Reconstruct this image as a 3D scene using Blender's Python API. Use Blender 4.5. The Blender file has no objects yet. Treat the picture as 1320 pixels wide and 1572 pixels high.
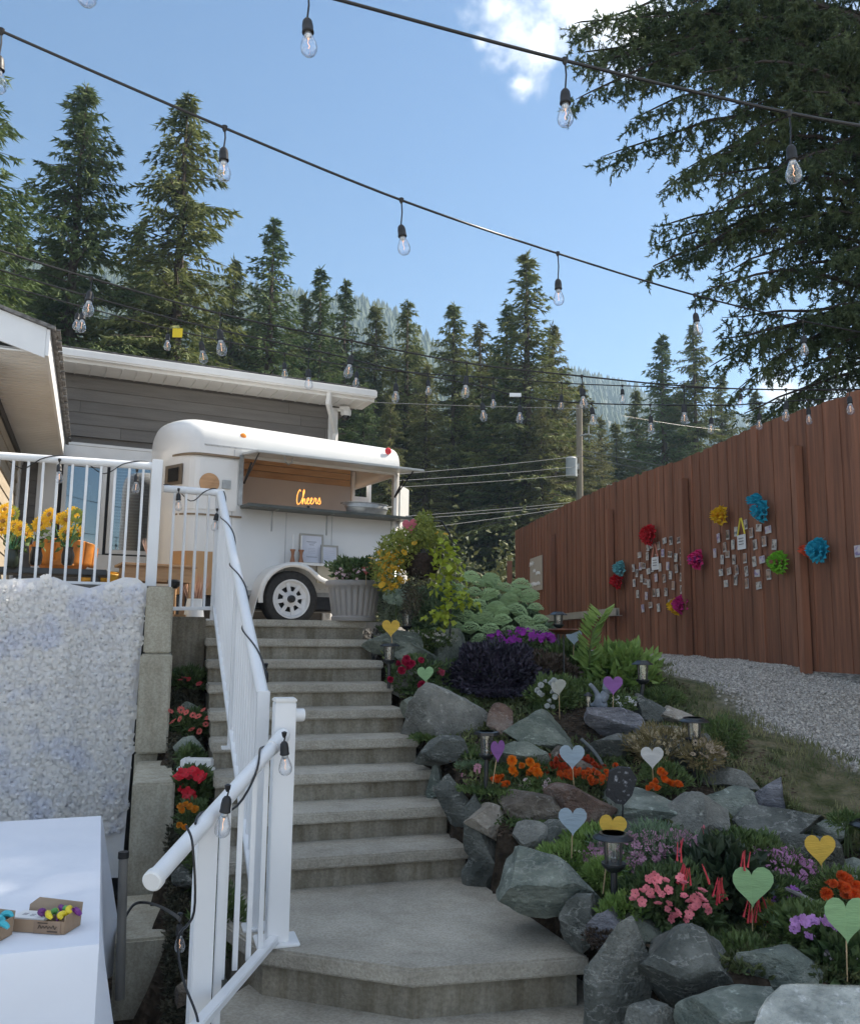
import bpy, math, random
import numpy as np
from mathutils import Vector, Matrix
rng = np.random.default_rng(7)
random.seed(7)
R = math.radians
scene = bpy.context.scene
COL = scene.collection
# ---------------------------------------------------------------- camera
F = 1320.0; PITCH = 0.13994; ROLL = 0.0120; EYE = np.array([0.0, 0.0, 2.0])
_fw = np.array([0, math.cos(PITCH), math.sin(PITCH)]); _r0 = np.array([1.0, 0, 0]); _u0 = np.cross(_r0, _fw)
_rt = _r0*math.cos(ROLL)+_u0*math.sin(ROLL); _up = _u0*math.cos(ROLL)-_r0*math.sin(ROLL)
cd = bpy.data.cameras.new('camera'); cam = bpy.data.objects.new('camera', cd); COL.objects.link(cam)
cd.sensor_fit = 'HORIZONTAL'; cd.sensor_width = 36.0; cd.lens = 36.0; cd.clip_start = 0.05; cd.clip_end = 4000
cam.matrix_world = Matrix(((_rt[0], _up[0], -_fw[0], EYE[0]), (_rt[1], _up[1], -_fw[1], EYE[1]), (_rt[2], _up[2], -_fw[2], EYE[2]), (0, 0, 0, 1)))
scene.camera = cam
scene.render.resolution_x = 859; scene.render.resolution_y = 1024
# ---------------------------------------------------------------- light
SUN_EL = R(47); SUN_AZ = R(62)          # azimuth clockwise from +Y
SKY_STRENGTH = 0.06; EXPOSURE = 1.6; SUN_STRENGTH = 4.0
scene.view_settings.view_transform = 'Standard'; scene.view_settings.look = 'None'
scene.view_settings.gamma = 1.0; scene.view_settings.use_curve_mapping = False
scene.view_settings.exposure = EXPOSURE
sd = bpy.data.lights.new('sun', 'SUN'); sd.energy = SUN_STRENGTH; sd.angle = R(0.5); sd.color = (1.0, 0.9, 0.76)
sun = bpy.data.objects.new('sun', sd); COL.objects.link(sun)
sv = Vector((math.sin(SUN_AZ)*math.cos(SUN_EL), math.cos(SUN_AZ)*math.cos(SUN_EL), math.sin(SUN_EL)))
sun.rotation_euler = sv.to_track_quat('Z', 'Y').to_euler(); sun.location = (20, 10, 25)
world = bpy.data.worlds.new('World'); scene.world = world; world.use_nodes = True
wn = world.node_tree.nodes; wl = world.node_tree.links
for n in list(wn): wn.remove(n)
def ray(px, py):
    d = _fw + _rt*((px-660)/F) - _up*((py-786)/F)
    return d/np.linalg.norm(d)
def wnode(t, **k):
    n = wn.new(t)
    for a, b in k.items(): setattr(n, a, b)
    return n
sky = wnode('ShaderNodeTexSky', sky_type='NISHITA'); sky.sun_disc = False
sky.sun_elevation = SUN_EL; sky.sun_rotation = SUN_AZ
sky.air_density = 1.0; sky.dust_density = 0.3; sky.ozone_density = 0.9; sky.altitude = 400
tc = wnode('ShaderNodeTexCoord')
hs = wnode('ShaderNodeHueSaturation'); hs.inputs['Saturation'].default_value = 1.2; hs.inputs['Value'].default_value = .88
bg = wnode('ShaderNodeBackground'); bg.inputs['Strength'].default_value = SKY_STRENGTH
out = wnode('ShaderNodeOutputWorld')
# a few clouds: lobes around fixed directions, broken up by noise
acc = None
noi = wnode('ShaderNodeTexNoise'); noi.inputs['Scale'].default_value = 11; noi.inputs['Detail'].default_value = 9; noi.inputs['Roughness'].default_value = 0.62
wl.new(tc.outputs['Generated'], noi.inputs['Vector'])
CL = [(790, 40, .045), (835, 70, .045), (905, 25, .06), (980, 35, .045), (800, 130, .016), (738, 62, .012), (760, 20, .02), (1240, 40, .05), (1330, 90, .06), (1280, 590, .04), (1200, 600, .025)]
for (cx, cy, rad) in CL:
    d = ray(cx, cy)
    vm = wnode('ShaderNodeVectorMath', operation='DISTANCE'); vm.inputs[1].default_value = tuple(d)
    wl.new(tc.outputs['Generated'], vm.inputs[0])
    mr = wnode('ShaderNodeMapRange'); mr.inputs['From Min'].default_value = rad*1.5; mr.inputs['From Max'].default_value = 0
    mr.inputs['To Min'].default_value = 0; mr.inputs['To Max'].default_value = 1; wl.new(vm.outputs['Value'], mr.inputs['Value'])
    if acc is None: acc = mr.outputs[0]
    else:
        mx = wnode('ShaderNodeMath', operation='MAXIMUM'); wl.new(acc, mx.inputs[0]); wl.new(mr.outputs[0], mx.inputs[1]); acc = mx.outputs[0]
ad = wnode('ShaderNodeMath', operation='MULTIPLY_ADD'); wl.new(noi.outputs['Fac'], ad.inputs[0]); ad.inputs[1].default_value = 2.6; ad.inputs[2].default_value = -1.42
ad2 = wnode('ShaderNodeMath', operation='ADD'); wl.new(ad.outputs[0], ad2.inputs[0]); wl.new(acc, ad2.inputs[1])
mm = wnode('ShaderNodeMapRange', interpolation_type='SMOOTHSTEP'); mm.inputs['From Min'].default_value = 0.12; mm.inputs['From Max'].default_value = 1.05
wl.new(ad2.outputs[0], mm.inputs['Value'])
gt = wnode('ShaderNodeMath', operation='GREATER_THAN'); wl.new(acc, gt.inputs[0]); gt.inputs[1].default_value = 0.001
ml0 = wnode('ShaderNodeMath', operation='MULTIPLY'); wl.new(mm.outputs[0], ml0.inputs[0]); wl.new(gt.outputs[0], ml0.inputs[1])
# unseen cumulus added for neutral fill light; a mask keeps the view clear
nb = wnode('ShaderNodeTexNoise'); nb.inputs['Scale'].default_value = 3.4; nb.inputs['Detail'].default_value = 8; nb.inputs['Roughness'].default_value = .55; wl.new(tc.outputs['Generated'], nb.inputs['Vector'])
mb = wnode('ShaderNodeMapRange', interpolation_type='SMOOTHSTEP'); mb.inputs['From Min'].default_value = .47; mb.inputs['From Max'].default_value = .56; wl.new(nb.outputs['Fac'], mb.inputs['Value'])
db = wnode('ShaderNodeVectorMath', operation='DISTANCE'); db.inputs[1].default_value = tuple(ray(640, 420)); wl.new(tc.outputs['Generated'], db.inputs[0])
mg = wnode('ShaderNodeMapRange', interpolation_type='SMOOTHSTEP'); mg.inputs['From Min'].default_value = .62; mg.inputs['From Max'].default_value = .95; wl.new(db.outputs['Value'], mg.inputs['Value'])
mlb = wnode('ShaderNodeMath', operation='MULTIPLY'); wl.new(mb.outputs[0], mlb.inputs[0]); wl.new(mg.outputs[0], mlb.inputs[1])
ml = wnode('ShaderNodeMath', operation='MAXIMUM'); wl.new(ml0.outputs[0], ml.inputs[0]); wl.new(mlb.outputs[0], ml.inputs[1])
n2 = wnode('ShaderNodeTexNoise'); n2.inputs['Scale'].default_value = 6; n2.inputs['Detail'].default_value = 5; wl.new(tc.outputs['Generated'], n2.inputs['Vector'])
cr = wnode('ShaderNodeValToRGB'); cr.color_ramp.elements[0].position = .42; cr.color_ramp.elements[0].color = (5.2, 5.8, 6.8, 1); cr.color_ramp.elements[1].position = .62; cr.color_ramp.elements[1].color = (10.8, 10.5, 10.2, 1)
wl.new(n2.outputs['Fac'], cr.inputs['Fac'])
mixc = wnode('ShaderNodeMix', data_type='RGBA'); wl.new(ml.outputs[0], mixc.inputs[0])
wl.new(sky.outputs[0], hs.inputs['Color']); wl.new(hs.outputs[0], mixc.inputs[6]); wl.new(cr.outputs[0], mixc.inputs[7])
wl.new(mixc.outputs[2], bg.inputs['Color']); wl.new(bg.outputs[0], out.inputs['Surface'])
scene.cycles.max_bounces = 8; scene.cycles.transparent_max_bounces = 24; scene.cycles.volume_bounces = 0
scene.cycles.volume_step_rate = 4.0; scene.cycles.volume_max_steps = 64
scene.cycles.use_denoising = True
scene.cycles.sample_clamp_indirect = 6.0
# ---------------------------------------------------------------- helpers: where a pixel of the place lies
def atY(px, py, Y):
    d = ray(px, py); return EYE + d*(Y/d[1])
def onz(px, py, z):
    d = ray(px, py); return EYE + d*((z-EYE[2])/d[2])
def onplane(px, py, pt, ang):
    """vertical plane through pt running along the compass angle ang"""
    n = np.array([-math.sin(ang), math.cos(ang), 0.0]); d = ray(px, py)
    return EYE + d*(((np.array([pt[0], pt[1], 0])-EYE*np.array([1, 1, 0]))@n)/(d@n))
def proj(P):
    P = np.asarray(P, float)-EYE; d = P@_fw
    return 660+F*(P@_rt)/d, 786-F*(P@_up)/d
# ---------------------------------------------------------------- materials
MATS = {}
def mk(name, c1, c2=None, scale=8.0, rough=0.7, bump=0.0, bscale=None, metal=0.0, stretch=None, detail=6, c3=None, rand=0.0, trans=0.0, spec=0.5, coat=0.0, lo=.35, hi=.65, obj=False):
    if name in MATS: return MATS[name]
    m = bpy.data.materials.new(name); m.use_nodes = True; nt = m.node_tree; N = nt.nodes; L = nt.links
    p = N['Principled BSDF']; p.inputs['Roughness'].default_value = rough; p.inputs['Metallic'].default_value = metal
    p.inputs['Specular IOR Level'].default_value = spec
    if coat: p.inputs['Coat Weight'].default_value = coat; p.inputs['Coat Roughness'].default_value = .08
    if obj: src = N.new('ShaderNodeTexCoord').outputs['Object']
    else: src = N.new('ShaderNodeNewGeometry').outputs['Position']
    if stretch:
        mp = N.new('ShaderNodeMapping'); mp.inputs['Scale'].default_value = stretch; L.new(src, mp.inputs['Vector']); src = mp.outputs[0]
    c2 = c2 or tuple(x*.8 for x in c1)
    nz = N.new('ShaderNodeTexNoise'); nz.inputs['Scale'].default_value = scale; nz.inputs['Detail'].default_value = detail; L.new(src, nz.inputs['Vector'])
    rp = N.new('ShaderNodeValToRGB'); e = rp.color_ramp.elements; e[0].position = lo; e[1].position = hi
    e[0].color = (*c1, 1); e[1].color = (*c2, 1)
    if c3: q = e.new((lo+hi)/2); q.color = (*c3, 1)
    L.new(nz.outputs['Fac'], rp.inputs['Fac']); colr = rp.outputs[0]
    if rand:
        oi = N.new('ShaderNodeObjectInfo'); mr = N.new('ShaderNodeMapRange'); mr.inputs['To Min'].default_value = 1-rand; mr.inputs['To Max'].default_value = 1+rand
        L.new(oi.outputs['Random'], mr.inputs['Value'])
        vs = N.new('ShaderNodeVectorMath'); vs.operation = 'SCALE'; L.new(colr, vs.inputs[0]); L.new(mr.outputs[0], vs.inputs['Scale']); colr = vs.outputs[0]
    L.new(colr, p.inputs['Base Color'])
    if bump:
        n3 = N.new('ShaderNodeTexNoise'); n3.inputs['Scale'].default_value = bscale or scale*4; n3.inputs['Detail'].default_value = 8; L.new(src, n3.inputs['Vector'])
        b = N.new('ShaderNodeBump'); b.inputs['Strength'].default_value = bump; b.inputs['Distance'].default_value = .02; L.new(n3.outputs['Fac'], b.inputs['Height']); L.new(b.outputs[0], p.inputs['Normal'])
    if trans:
        o = N['Material Output']; t = N.new('ShaderNodeBsdfTranslucent'); L.new(colr, t.inputs['Color'])
        mx = N.new('ShaderNodeMixShader'); mx.inputs[0].default_value = trans; L.new(p.outputs[0], mx.inputs[1]); L.new(t.outputs[0], mx.inputs[2]); L.new(mx.outputs[0], o.inputs['Surface'])
    MATS[name] = m
    return m
def glassmat(name, tint=(1, 1, 1), refl=.12, rough=.02):
    if name in MATS: return MATS[name]
    m = bpy.data.materials.new(name); m.use_nodes = True; nt = m.node_tree; N = nt.nodes; L = nt.links
    for n in list(N): N.remove(n)
    o = N.new('ShaderNodeOutputMaterial'); t = N.new('ShaderNodeBsdfTransparent'); t.inputs[0].default_value = (*tint, 1)
    g = N.new('ShaderNodeBsdfGlossy'); g.inputs['Roughness'].default_value = rough; lw = N.new('ShaderNodeLayerWeight'); lw.inputs[0].default_value = .35
    ma = N.new('ShaderNodeMath'); ma.operation = 'MULTIPLY_ADD'; ma.inputs[1].default_value = .75; ma.inputs[2].default_value = refl; L.new(lw.outputs['Facing'], ma.inputs[0]); ma.use_clamp = True
    mx = N.new('ShaderNodeMixShader'); L.new(ma.outputs[0], mx.inputs[0]); L.new(t.outputs[0], mx.inputs[1]); L.new(g.outputs[0], mx.inputs[2]); L.new(mx.outputs[0], o.inputs[0])
    MATS[name] = m; return m
def emis(name, c, s):
    if name in MATS: return MATS[name]
    m = bpy.data.materials.new(name); m.use_nodes = True; p = m.node_tree.nodes['Principled BSDF']
    p.inputs['Base Color'].default_value = (*c, 1); p.inputs['Emission Color'].default_value = (*c, 1); p.inputs['Emission Strength'].default_value = s
    MATS[name] = m; return m
# ---------------------------------------------------------------- mesh building
def link(name, me, parent=None, loc=None):
    o = bpy.data.objects.new(name, me); COL.objects.link(o)
    if parent is not None: o.parent = parent
    if loc is not None: o.location = tuple(float(a) for a in loc)
    return o
def tag(o, label=None, cat=None, group=None, kind=None):
    if label: o['label'] = label
    if cat: o['category'] = cat
    if group: o['group'] = group
    if kind: o['kind'] = kind
    return o
def thing(name, label, cat, loc, rotz=0.0, group=None):
    o = link(name, None, None, loc); o.rotation_euler = (0, 0, rotz); o.empty_display_size = .05
    return tag(o, label, cat, group)
class B:
    def __init__(s): s.v = []; s.f = []
    def add(s, V, Fc):
        n = len(s.v); s.v += [tuple(map(float, p)) for p in V]; s.f += [tuple(i+n for i in q) for q in Fc]; return s
    def box(s, c, size, M=None, rz=0.0):
        x, y, z = (a/2 for a in size); P = np.array([[i*x, j*y, k*z] for i in (-1, 1) for j in (-1, 1) for k in (-1, 1)], float)
        if rz: P = P@np.array([[math.cos(rz), math.sin(rz), 0], [-math.sin(rz), math.cos(rz), 0], [0, 0, 1]])
        if M is not None: P = P@np.asarray(M).T
        P = P+np.asarray(c, float)
        return s.add(P, [(0, 1, 3, 2), (4, 6, 7, 5), (0, 4, 5, 1), (2, 3, 7, 6), (0, 2, 6, 4), (1, 5, 7, 3)])
    def hexa(s, P):     # 8 points: bottom 4 (ccw) then top 4
        return s.add(P, [(3, 2, 1, 0), (4, 5, 6, 7), (0, 1, 5, 4), (1, 2, 6, 5), (2, 3, 7, 6), (3, 0, 4, 7)])
    def beam(s, a, b, w, h, up=(0, 0, 1)):
        a = np.asarray(a, float); b = np.asarray(b, float); d = b-a; d /= np.linalg.norm(d); upv = np.asarray(up, float)
        sd = np.cross(d, upv); sd /= np.linalg.norm(sd); u2 = np.cross(sd, d)
        q = lambda p: [p-sd*w/2-u2*h/2, p+sd*w/2-u2*h/2, p+sd*w/2+u2*h/2, p-sd*w/2+u2*h/2]
        P = q(a)+q(b)
        return s.add(P, [(0, 1, 2, 3), (7, 6, 5, 4), (0, 4, 5, 1), (1, 5, 6, 2), (2, 6, 7, 3), (3, 7, 4, 0)])
    def tube(s, pts, r, n=8, cap=True):
        pts = [np.asarray(p, float) for p in pts]; m = len(pts); rr = r if hasattr(r, '__len__') else [r]*m
        rings = []; nv = None
        for i, p in enumerate(pts):
            d = pts[min(i+1, m-1)]-pts[max(i-1, 0)]; d = d/(np.linalg.norm(d)+1e-12)
            if nv is None:
                nv = np.cross(d, [0, 0, 1.0]);
                if np.linalg.norm(nv) < .1: nv = np.cross(d, [0, 1.0, 0])
            nv = nv-d*(nv@d); nv /= np.linalg.norm(nv); bv = np.cross(d, nv)
            rings.append([p+rr[i]*(nv*math.cos(2*math.pi*k/n)+bv*math.sin(2*math.pi*k/n)) for k in range(n)])
        V = [q for g in rings for q in g]; Fc = []
        for i in range(m-1):
            for k in range(n): Fc.append((i*n+k, i*n+(k+1) % n, (i+1)*n+(k+1) % n, (i+1)*n+k))
        if cap: Fc += [tuple(range(n-1, -1, -1)), tuple(range((m-1)*n, m*n))]
        return s.add(V, Fc)
    def lathe(s, prof, c=(0, 0, 0), n=20, M=None, cap=True):
        V = []; Fc = []; m = len(prof)
        for (r, z) in prof:
            for k in range(n): a = 2*math.pi*k/n; V.append((r*math.cos(a), r*math.sin(a), z))
        for i in range(m-1):
            for k in range(n): Fc.append((i*n+k, i*n+(k+1) % n, (i+1)*n+(k+1) % n, (i+1)*n+k))
        if cap:
            if prof[0][0] > 1e-4: Fc.append(tuple(range(n-1, -1, -1)))
            if prof[-1][0] > 1e-4: Fc.append(tuple(range((m-1)*n, m*n)))
        V = np.array(V)
        if M is not None: V = V@np.asarray(M).T
        return s.add(V+np.asarray(c, float), Fc)
    def prism(s, poly, z0, z1):
        n = len(poly); V = [(p[0], p[1], z0) for p in poly]+[(p[0], p[1], z1) for p in poly]
        return s.add(V, [tuple(range(n-1, -1, -1)), tuple(range(n, 2*n))]+[(i, (i+1) % n, n+(i+1) % n, n+i) for i in range(n)])
    def extr(s, poly3, d):   # extrude a 3D polygon along vector d
        n = len(poly3); P = np.asarray(poly3, float); V = np.vstack([P, P+np.asarray(d, float)])
        return s.add(V, [tuple(range(n-1, -1, -1)), tuple(range(n, 2*n))]+[(i, (i+1) % n, n+(i+1) % n, n+i) for i in range(n)])
    def mesh(s, name, mat, org=(0, 0, 0), smooth=False, bevel=0.0, autos=None):
        me = bpy.data.meshes.new(name); o = np.asarray(org, float)
        me.from_pydata([tuple(np.asarray(p)-o) for p in s.v], [], s.f)
        if bevel:
            import bmesh
            bm = bmesh.new(); bm.from_mesh(me); bmesh.ops.recalc_face_normals(bm, faces=bm.faces)
            bmesh.ops.bevel(bm, geom=list(bm.edges), offset=bevel, segments=2, affect='EDGES', clamp_overlap=True); bm.to_mesh(me); bm.free()
        me.update()
        if mat is not None: me.materials.append(mat)
        if smooth:
            me.polygons.foreach_set('use_smooth', [True]*len(me.polygons))
            if autos:
                try: me.set_sharp_from_angle(angle=R(autos))
                except Exception: pass
        return me
    def obj(s, name, mat, parent=None, world=True, smooth=False, bevel=0.0, org=None, autos=35):
        """world=True: the points are world points, stored relative to the parent's (unrotated) base or to org"""
        if org is None: org = wloc(parent) if (parent is not None and world) else (0, 0, 0)
        me = s.mesh(name, mat, org, smooth, bevel, autos)
        return link(name, me, parent, None if parent is not None else org)
def wloc(o):
    p = np.zeros(3)
    while o is not None: p = p+np.array(o.location); o = o.parent
    return p
def soup(name, T, mat, parent=None, org=(0, 0, 0), smooth=False):
    """T: (n,3,3) triangles -> one mesh"""
    T = np.asarray(T, np.float32)-np.asarray(org, np.float32); n = len(T)
    me = bpy.data.meshes.new(name); me.vertices.add(3*n); me.vertices.foreach_set('co', T.reshape(-1))
    me.loops.add(3*n); me.loops.foreach_set('vertex_index', np.arange(3*n, dtype=np.int32))
    me.polygons.add(n); me.polygons.foreach_set('loop_start', np.arange(0, 3*n, 3, dtype=np.int32)); me.polygons.foreach_set('loop_total', np.full(n, 3, np.int32))
    me.update(calc_edges=True)
    if mat is not None: me.materials.append(mat)
    return me
def inst(name, me, parent, loc, rot=(0, 0, 0), sc=1.0):
    o = link(name, me, parent, loc); o.rotation_euler = rot; o.scale = (sc, sc, sc) if not hasattr(sc, '__len__') else sc
    return o
def unit(n): v = rng.normal(size=(n, 3)); return v/np.linalg.norm(v, axis=1, keepdims=True)
def leaves(P, D, L, W, fold=0.25):
    """leaf = two triangles either side of a midrib; P bases, D unit directions, L lengths, W widths"""
    n = len(P); L = np.broadcast_to(L, n)[:, None]; W = np.broadcast_to(W, n)[:, None]
    S = np.cross(D, unit(n)); S /= np.linalg.norm(S, axis=1, keepdims=True)+1e-9; U = np.cross(S, D)
    tip = P+D*L; m = P+D*L*.45; a = m+S*W/2+U*W*fold; b = m-S*W/2+U*W*fold
    return np.concatenate([np.stack([P, a, tip], 1), np.stack([P, tip, b], 1)])
def cr_path(K, seg=6):
    K = [np.asarray(k, float) for k in K]; K = [2*K[0]-K[1]]+K+[2*K[-1]-K[-2]]; out = []
    for i in range(1, len(K)-2):
        for j in range(seg):
            t = j/seg; a, b, c, d = K[i-1:i+3]
            out.append(.5*((2*b)+(-a+c)*t+(2*a-5*b+4*c-d)*t*t+(-a+3*b-3*c+d)*t**3))
    out.append(K[-2]); return out
# ================================================================ MATERIALS
def conc(name, a, b, big=2.2, fine=55, streak=0.0, bump=.6, pit=.5):
    m = bpy.data.materials.new(name); m.use_nodes = True; N = m.node_tree.nodes; L = m.node_tree.links; p = N['Principled BSDF']; p.inputs['Roughness'].default_value = .93; p.inputs['Specular IOR Level'].default_value = .3
    g = N.new('ShaderNodeNewGeometry').outputs['Position']
    def nz(sc, d, st=None, r=.6):
        q = g
        if st: mp = N.new('ShaderNodeMapping'); mp.inputs['Scale'].default_value = st; L.new(g, mp.inputs['Vector']); q = mp.outputs[0]
        n = N.new('ShaderNodeTexNoise'); n.inputs['Scale'].default_value = sc; n.inputs['Detail'].default_value = d; n.inputs['Roughness'].default_value = r; L.new(q, n.inputs['Vector']); return n.outputs['Fac']
    def ramp(f, c0, c1, lo, hi):
        r = N.new('ShaderNodeValToRGB'); e = r.color_ramp.elements; e[0].position = lo; e[1].position = hi; e[0].color = (*c0, 1); e[1].color = (*c1, 1); L.new(f, r.inputs[0]); return r.outputs[0]
    def mul(x, y, f=1.0):
        k = N.new('ShaderNodeMix'); k.data_type = 'RGBA'; k.blend_type = 'MULTIPLY'; k.inputs[0].default_value = f; L.new(x, k.inputs[6]); L.new(y, k.inputs[7]); return k.outputs[2]
    c = ramp(nz(big, 9), a, b, .32, .66)
    c = mul(c, ramp(nz(fine, 3), (.82, .815, .81), (1.08, 1.08, 1.08), .36, .62))          # aggregate speckle
    c = mul(c, ramp(nz(9, 8, None, .7), (.70, .68, .63), (1, 1, 1), .30, .52), .6)        # blotchy dirt
    if streak: c = mul(c, ramp(nz(7, 6, (1.6, 1.6, .22)), (.55, .50, .42), (1.05, 1.05, 1.05), .38, .60), streak)
    L.new(c, p.inputs['Base Color'])
    h = N.new('ShaderNodeMath'); h.operation = 'ADD'; L.new(nz(fine*1.3, 8), h.inputs[0]); L.new(nz(12, 6), h.inputs[1]); bp = N.new('ShaderNodeBump'); bp.inputs['Strength'].default_value = bump; bp.inputs['Distance'].default_value = .012; L.new(h.outputs[0], bp.inputs['Height']); L.new(bp.outputs[0], p.inputs['Normal'])
    MATS[name] = m; return m
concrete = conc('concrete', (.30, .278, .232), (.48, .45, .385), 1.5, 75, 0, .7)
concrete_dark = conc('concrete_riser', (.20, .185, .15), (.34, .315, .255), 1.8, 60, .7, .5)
concrete_wall = conc('concrete_wall', (.36, .34, .275), (.47, .445, .365), 1.4, 70, .35, .3)
white_paint = mk('white_paint', (.78, .79, .8), (.72, .73, .74), 3, .38, .02)
white_vinyl = mk('white_vinyl', (.74, .74, .73), (.66, .66, .65), 2, .5, .03)
siding_m = mk('grey_siding', (.13, .12, .11), (.16, .15, .138), 5, .75, .25, 60, stretch=(.3, .3, 3), rand=.08)
siding_tan = mk('tan_siding', (.33, .28, .21), (.4, .34, .26), 5, .75, .2, 60, stretch=(.3, .3, 3), rand=.08)
shingle_m = mk('roof_shingle', (.1, .095, .09), (.26, .25, .24), 14, .95, .6, 90)
metal_dark = mk('dark_metal', (.02, .022, .025), (.035, .036, .04), 20, .42, .1, metal=.3)
black_plastic = mk('black_plastic', (.012, .012, .013), (.022, .022, .022), 20, .45)
rubber = mk('tyre_rubber', (.02, .02, .02), (.035, .034, .033), 30, .8, .2)
fence_m = mk('stained_fence_wood', (.27, .115, .066), (.13, .061, .039), 3.0, .66, .35, 12, stretch=(9, 9, .45), c3=(.205, .09, .053), rand=.14, spec=.35, lo=.28, hi=.72)
gray_metal = mk('galvanised_steel', (.42, .43, .43), (.3, .31, .31), 12, .42, .1, metal=.55)
wood_light = mk('light_wood', (.50, .30, .15), (.38, .21, .10), 3, .55, .15, 30, stretch=(2, 2, 14), lo=.3, hi=.7)
wood_plank = mk('pine_plank', (.50, .33, .19), (.40, .25, .14), 3, .6, .15, 30, stretch=(1.2, 1.2, 14), rand=.12)
twigwood = mk('skewer_wood', (.5, .36, .2), None, 10, .7)
bark_m = mk('bark', (.10, .075, .055), (.05, .038, .03), 6, .95, .8, 25, stretch=(4, 4, .8))
soil_m = mk('soil', (.03, .022, .016), (.06, .045, .033), 18, .98, .8, 60)
cloth_m = mk('white_tablecloth', (.78, .8, .86), (.72, .75, .82), 2, .85, .5, 3.2)
glass_bulb = glassmat('bulb_glass', (.97, .98, 1), .07)
glass_win = glassmat('window_glass', (.55, .6, .62), .3)
lamp_glass = glassmat('lamp_glass', (.82, .84, .82), .14, .1)
filament_m = emis('filament', (1, .55, .3), .35)
# ================================================================ TERRAIN
SA = R(17.3); SU = np.array([math.cos(SA), math.sin(SA)]); SV = np.array([-math.sin(SA), math.cos(SA)])
SP = np.array([-.567, 7.79]); RISE = .165; TREAD = .344; ZTOP = 2.1; ZL = .615; ZLL = .405; ZPAT = .25
def S(s, w, z): return np.array([SP[0]+s*SU[0]+w*SV[0], SP[1]+s*SU[1]+w*SV[1], z])
def sw(X, Y): dx = X-SP[0]; dy = Y-SP[1]; return dx*SU[0]+dy*SU[1], dx*SV[0]+dy*SV[1]
YK = [-100, 2.6, 3.4, 4.2, 4.6, 5.0, 5.5, 6.0, 7.0, 8.0, 10, 20, 60]
ZK = [.5, .60, .68, .74, .85, .95, 1.12, 1.28, 1.55, 1.72, 1.765, 1.8, 1.8]
def sst(a, b, x): t = np.clip((x-a)/(b-a), 0, 1); return t*t*(3-2*t)
_LP = [onz(*p, ZL) for p in [(905, 1469), (633, 1489), (394, 1455)]]
_sw2 = sw(_LP[2][0], _LP[2][1])
POLY1 = [S(0.0, -2.6, 0)[:2], _LP[0][:2], _LP[1][:2], _LP[2][:2], S(-1.4, _sw2[1]+.35, 0)[:2], S(-1.4, -2.6, 0)[:2]]
POLY2 = [onz(*p, ZLL)[:2] for p in [(1090, 1640), (860, 1760), (560, 1740), (330, 1620), (325, 1548), (395, 1500), (500, 1440), (800, 1440)]]
def inpoly(X, Y, P):
    r = np.zeros(np.shape(X), bool); n = len(P)
    for i in range(n):
        a, b = P[i], P[(i+1) % n]
        c = ((a[1] > Y) != (b[1] > Y)) & (X < (b[0]-a[0])*(Y-a[1])/((b[1]-a[1]) or 1e-9)+a[0]); r ^= c
    return r
def zt(X, Y):
    X = np.asarray(X, float); Y = np.asarray(Y, float)
    z = np.interp(Y, YK, ZK)
    s, w = sw(X, Y)
    top = sst(1.0, -.1, s)*sst(-1.0, .1, w); z = z*(1-top)+2.07*top     # top level around stairs and trailer
    nx = np.sin(X*3.1+Y*1.3)*np.sin(Y*2.7-X*.9)*.025+np.sin(X*7.3)*np.sin(Y*6.1)*.012
    z = z+nx*np.where(top > .5, .1, 1.0)
    stz = np.clip(ZTOP+w*(RISE/TREAD), ZL, ZTOP)
    inst_ = (s < .02) & (s > -1.45) & (w < .02) & (w > -6)
    z = np.where(inst_, np.minimum(z, stz-.42), z)
    z = np.where(inpoly(X, Y, POLY1) | inpoly(X, Y, POLY2), np.minimum(z, .1), z)
    bed = (s <= -1.45) & (s > -1.72) & (w < -.12)
    z = np.where(bed, np.clip(1.75+.47*w, .15, 2.0)+nx, z)
    z = np.where((s <= -1.72) & (w < .35), .1, z)
    z = np.where((Y < 2.9) & (X < 1.0), .1, z)
    z = np.where((Y < 3.42) & (X >= .5), np.minimum(z, .15), z)
    z = np.where((w > .6) & (s < .1), 1.98, z)
    z = np.where((w > -.3) & (w <= .6) & (s < .08) & (s > -2.2), 1.6, z)
    return z
def G(px, py, Y0=2.6, Y1=60):
    d = ray(px, py); Ys = np.linspace(Y0, Y1, 6000)**1.0; P = EYE[None]+d[None]*(Ys/d[1])[:, None]
    below = P[:, 2] < zt(P[:, 0], P[:, 1]); i = int(np.argmax(below)) if below.any() else len(Ys)-1
    return P[i]
def axis(lo, a, b, hi, st, g=1.28):
    L_ = [a]; d = st
    while L_[-1] > lo: d *= g; L_.append(L_[-1]-d)
    Rr = [b]; d = st
    while Rr[-1] < hi: d *= g; Rr.append(Rr[-1]+d)
    return np.array(L_[::-1]+list(np.arange(a+st, b-st/2, st))+Rr)
EDGE_PX = [(1345, 1300), (1290, 1282), (1235, 1262), (1175, 1225), (1120, 1175), (1080, 1120), (1035, 1085), (1000, 1050), (960, 1015), (925, 1003)]
EDGE = np.array([G(*p) for p in EDGE_PX]); EDGE = EDGE[np.argsort(EDGE[:, 1])]
def xedge(Y): return np.interp(Y, EDGE[:, 1], EDGE[:, 0])
def surf(X, Y):     # 0 soil .. 1 grass .. 2 gravel
    e = X-xedge(Y)+.1*np.sin(Y*5+X*3)+.05*np.sin(X*11-Y*7)
    wdt = np.interp(Y, [3, 5, 6.5, 8, 10], [1.2, 1.0, .55, .3, .05])
    return np.where(e < 0, 0, np.where(e < wdt, 1, 2)), e/wdt
xs = axis(-1400, -9, 9, 1400, .1); ys = axis(-60, 2.4, 21, 1500, .1)
XX, YY = np.meshgrid(xs, ys, indexing='ij'); ZZ = zt(XX, YY)
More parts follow.
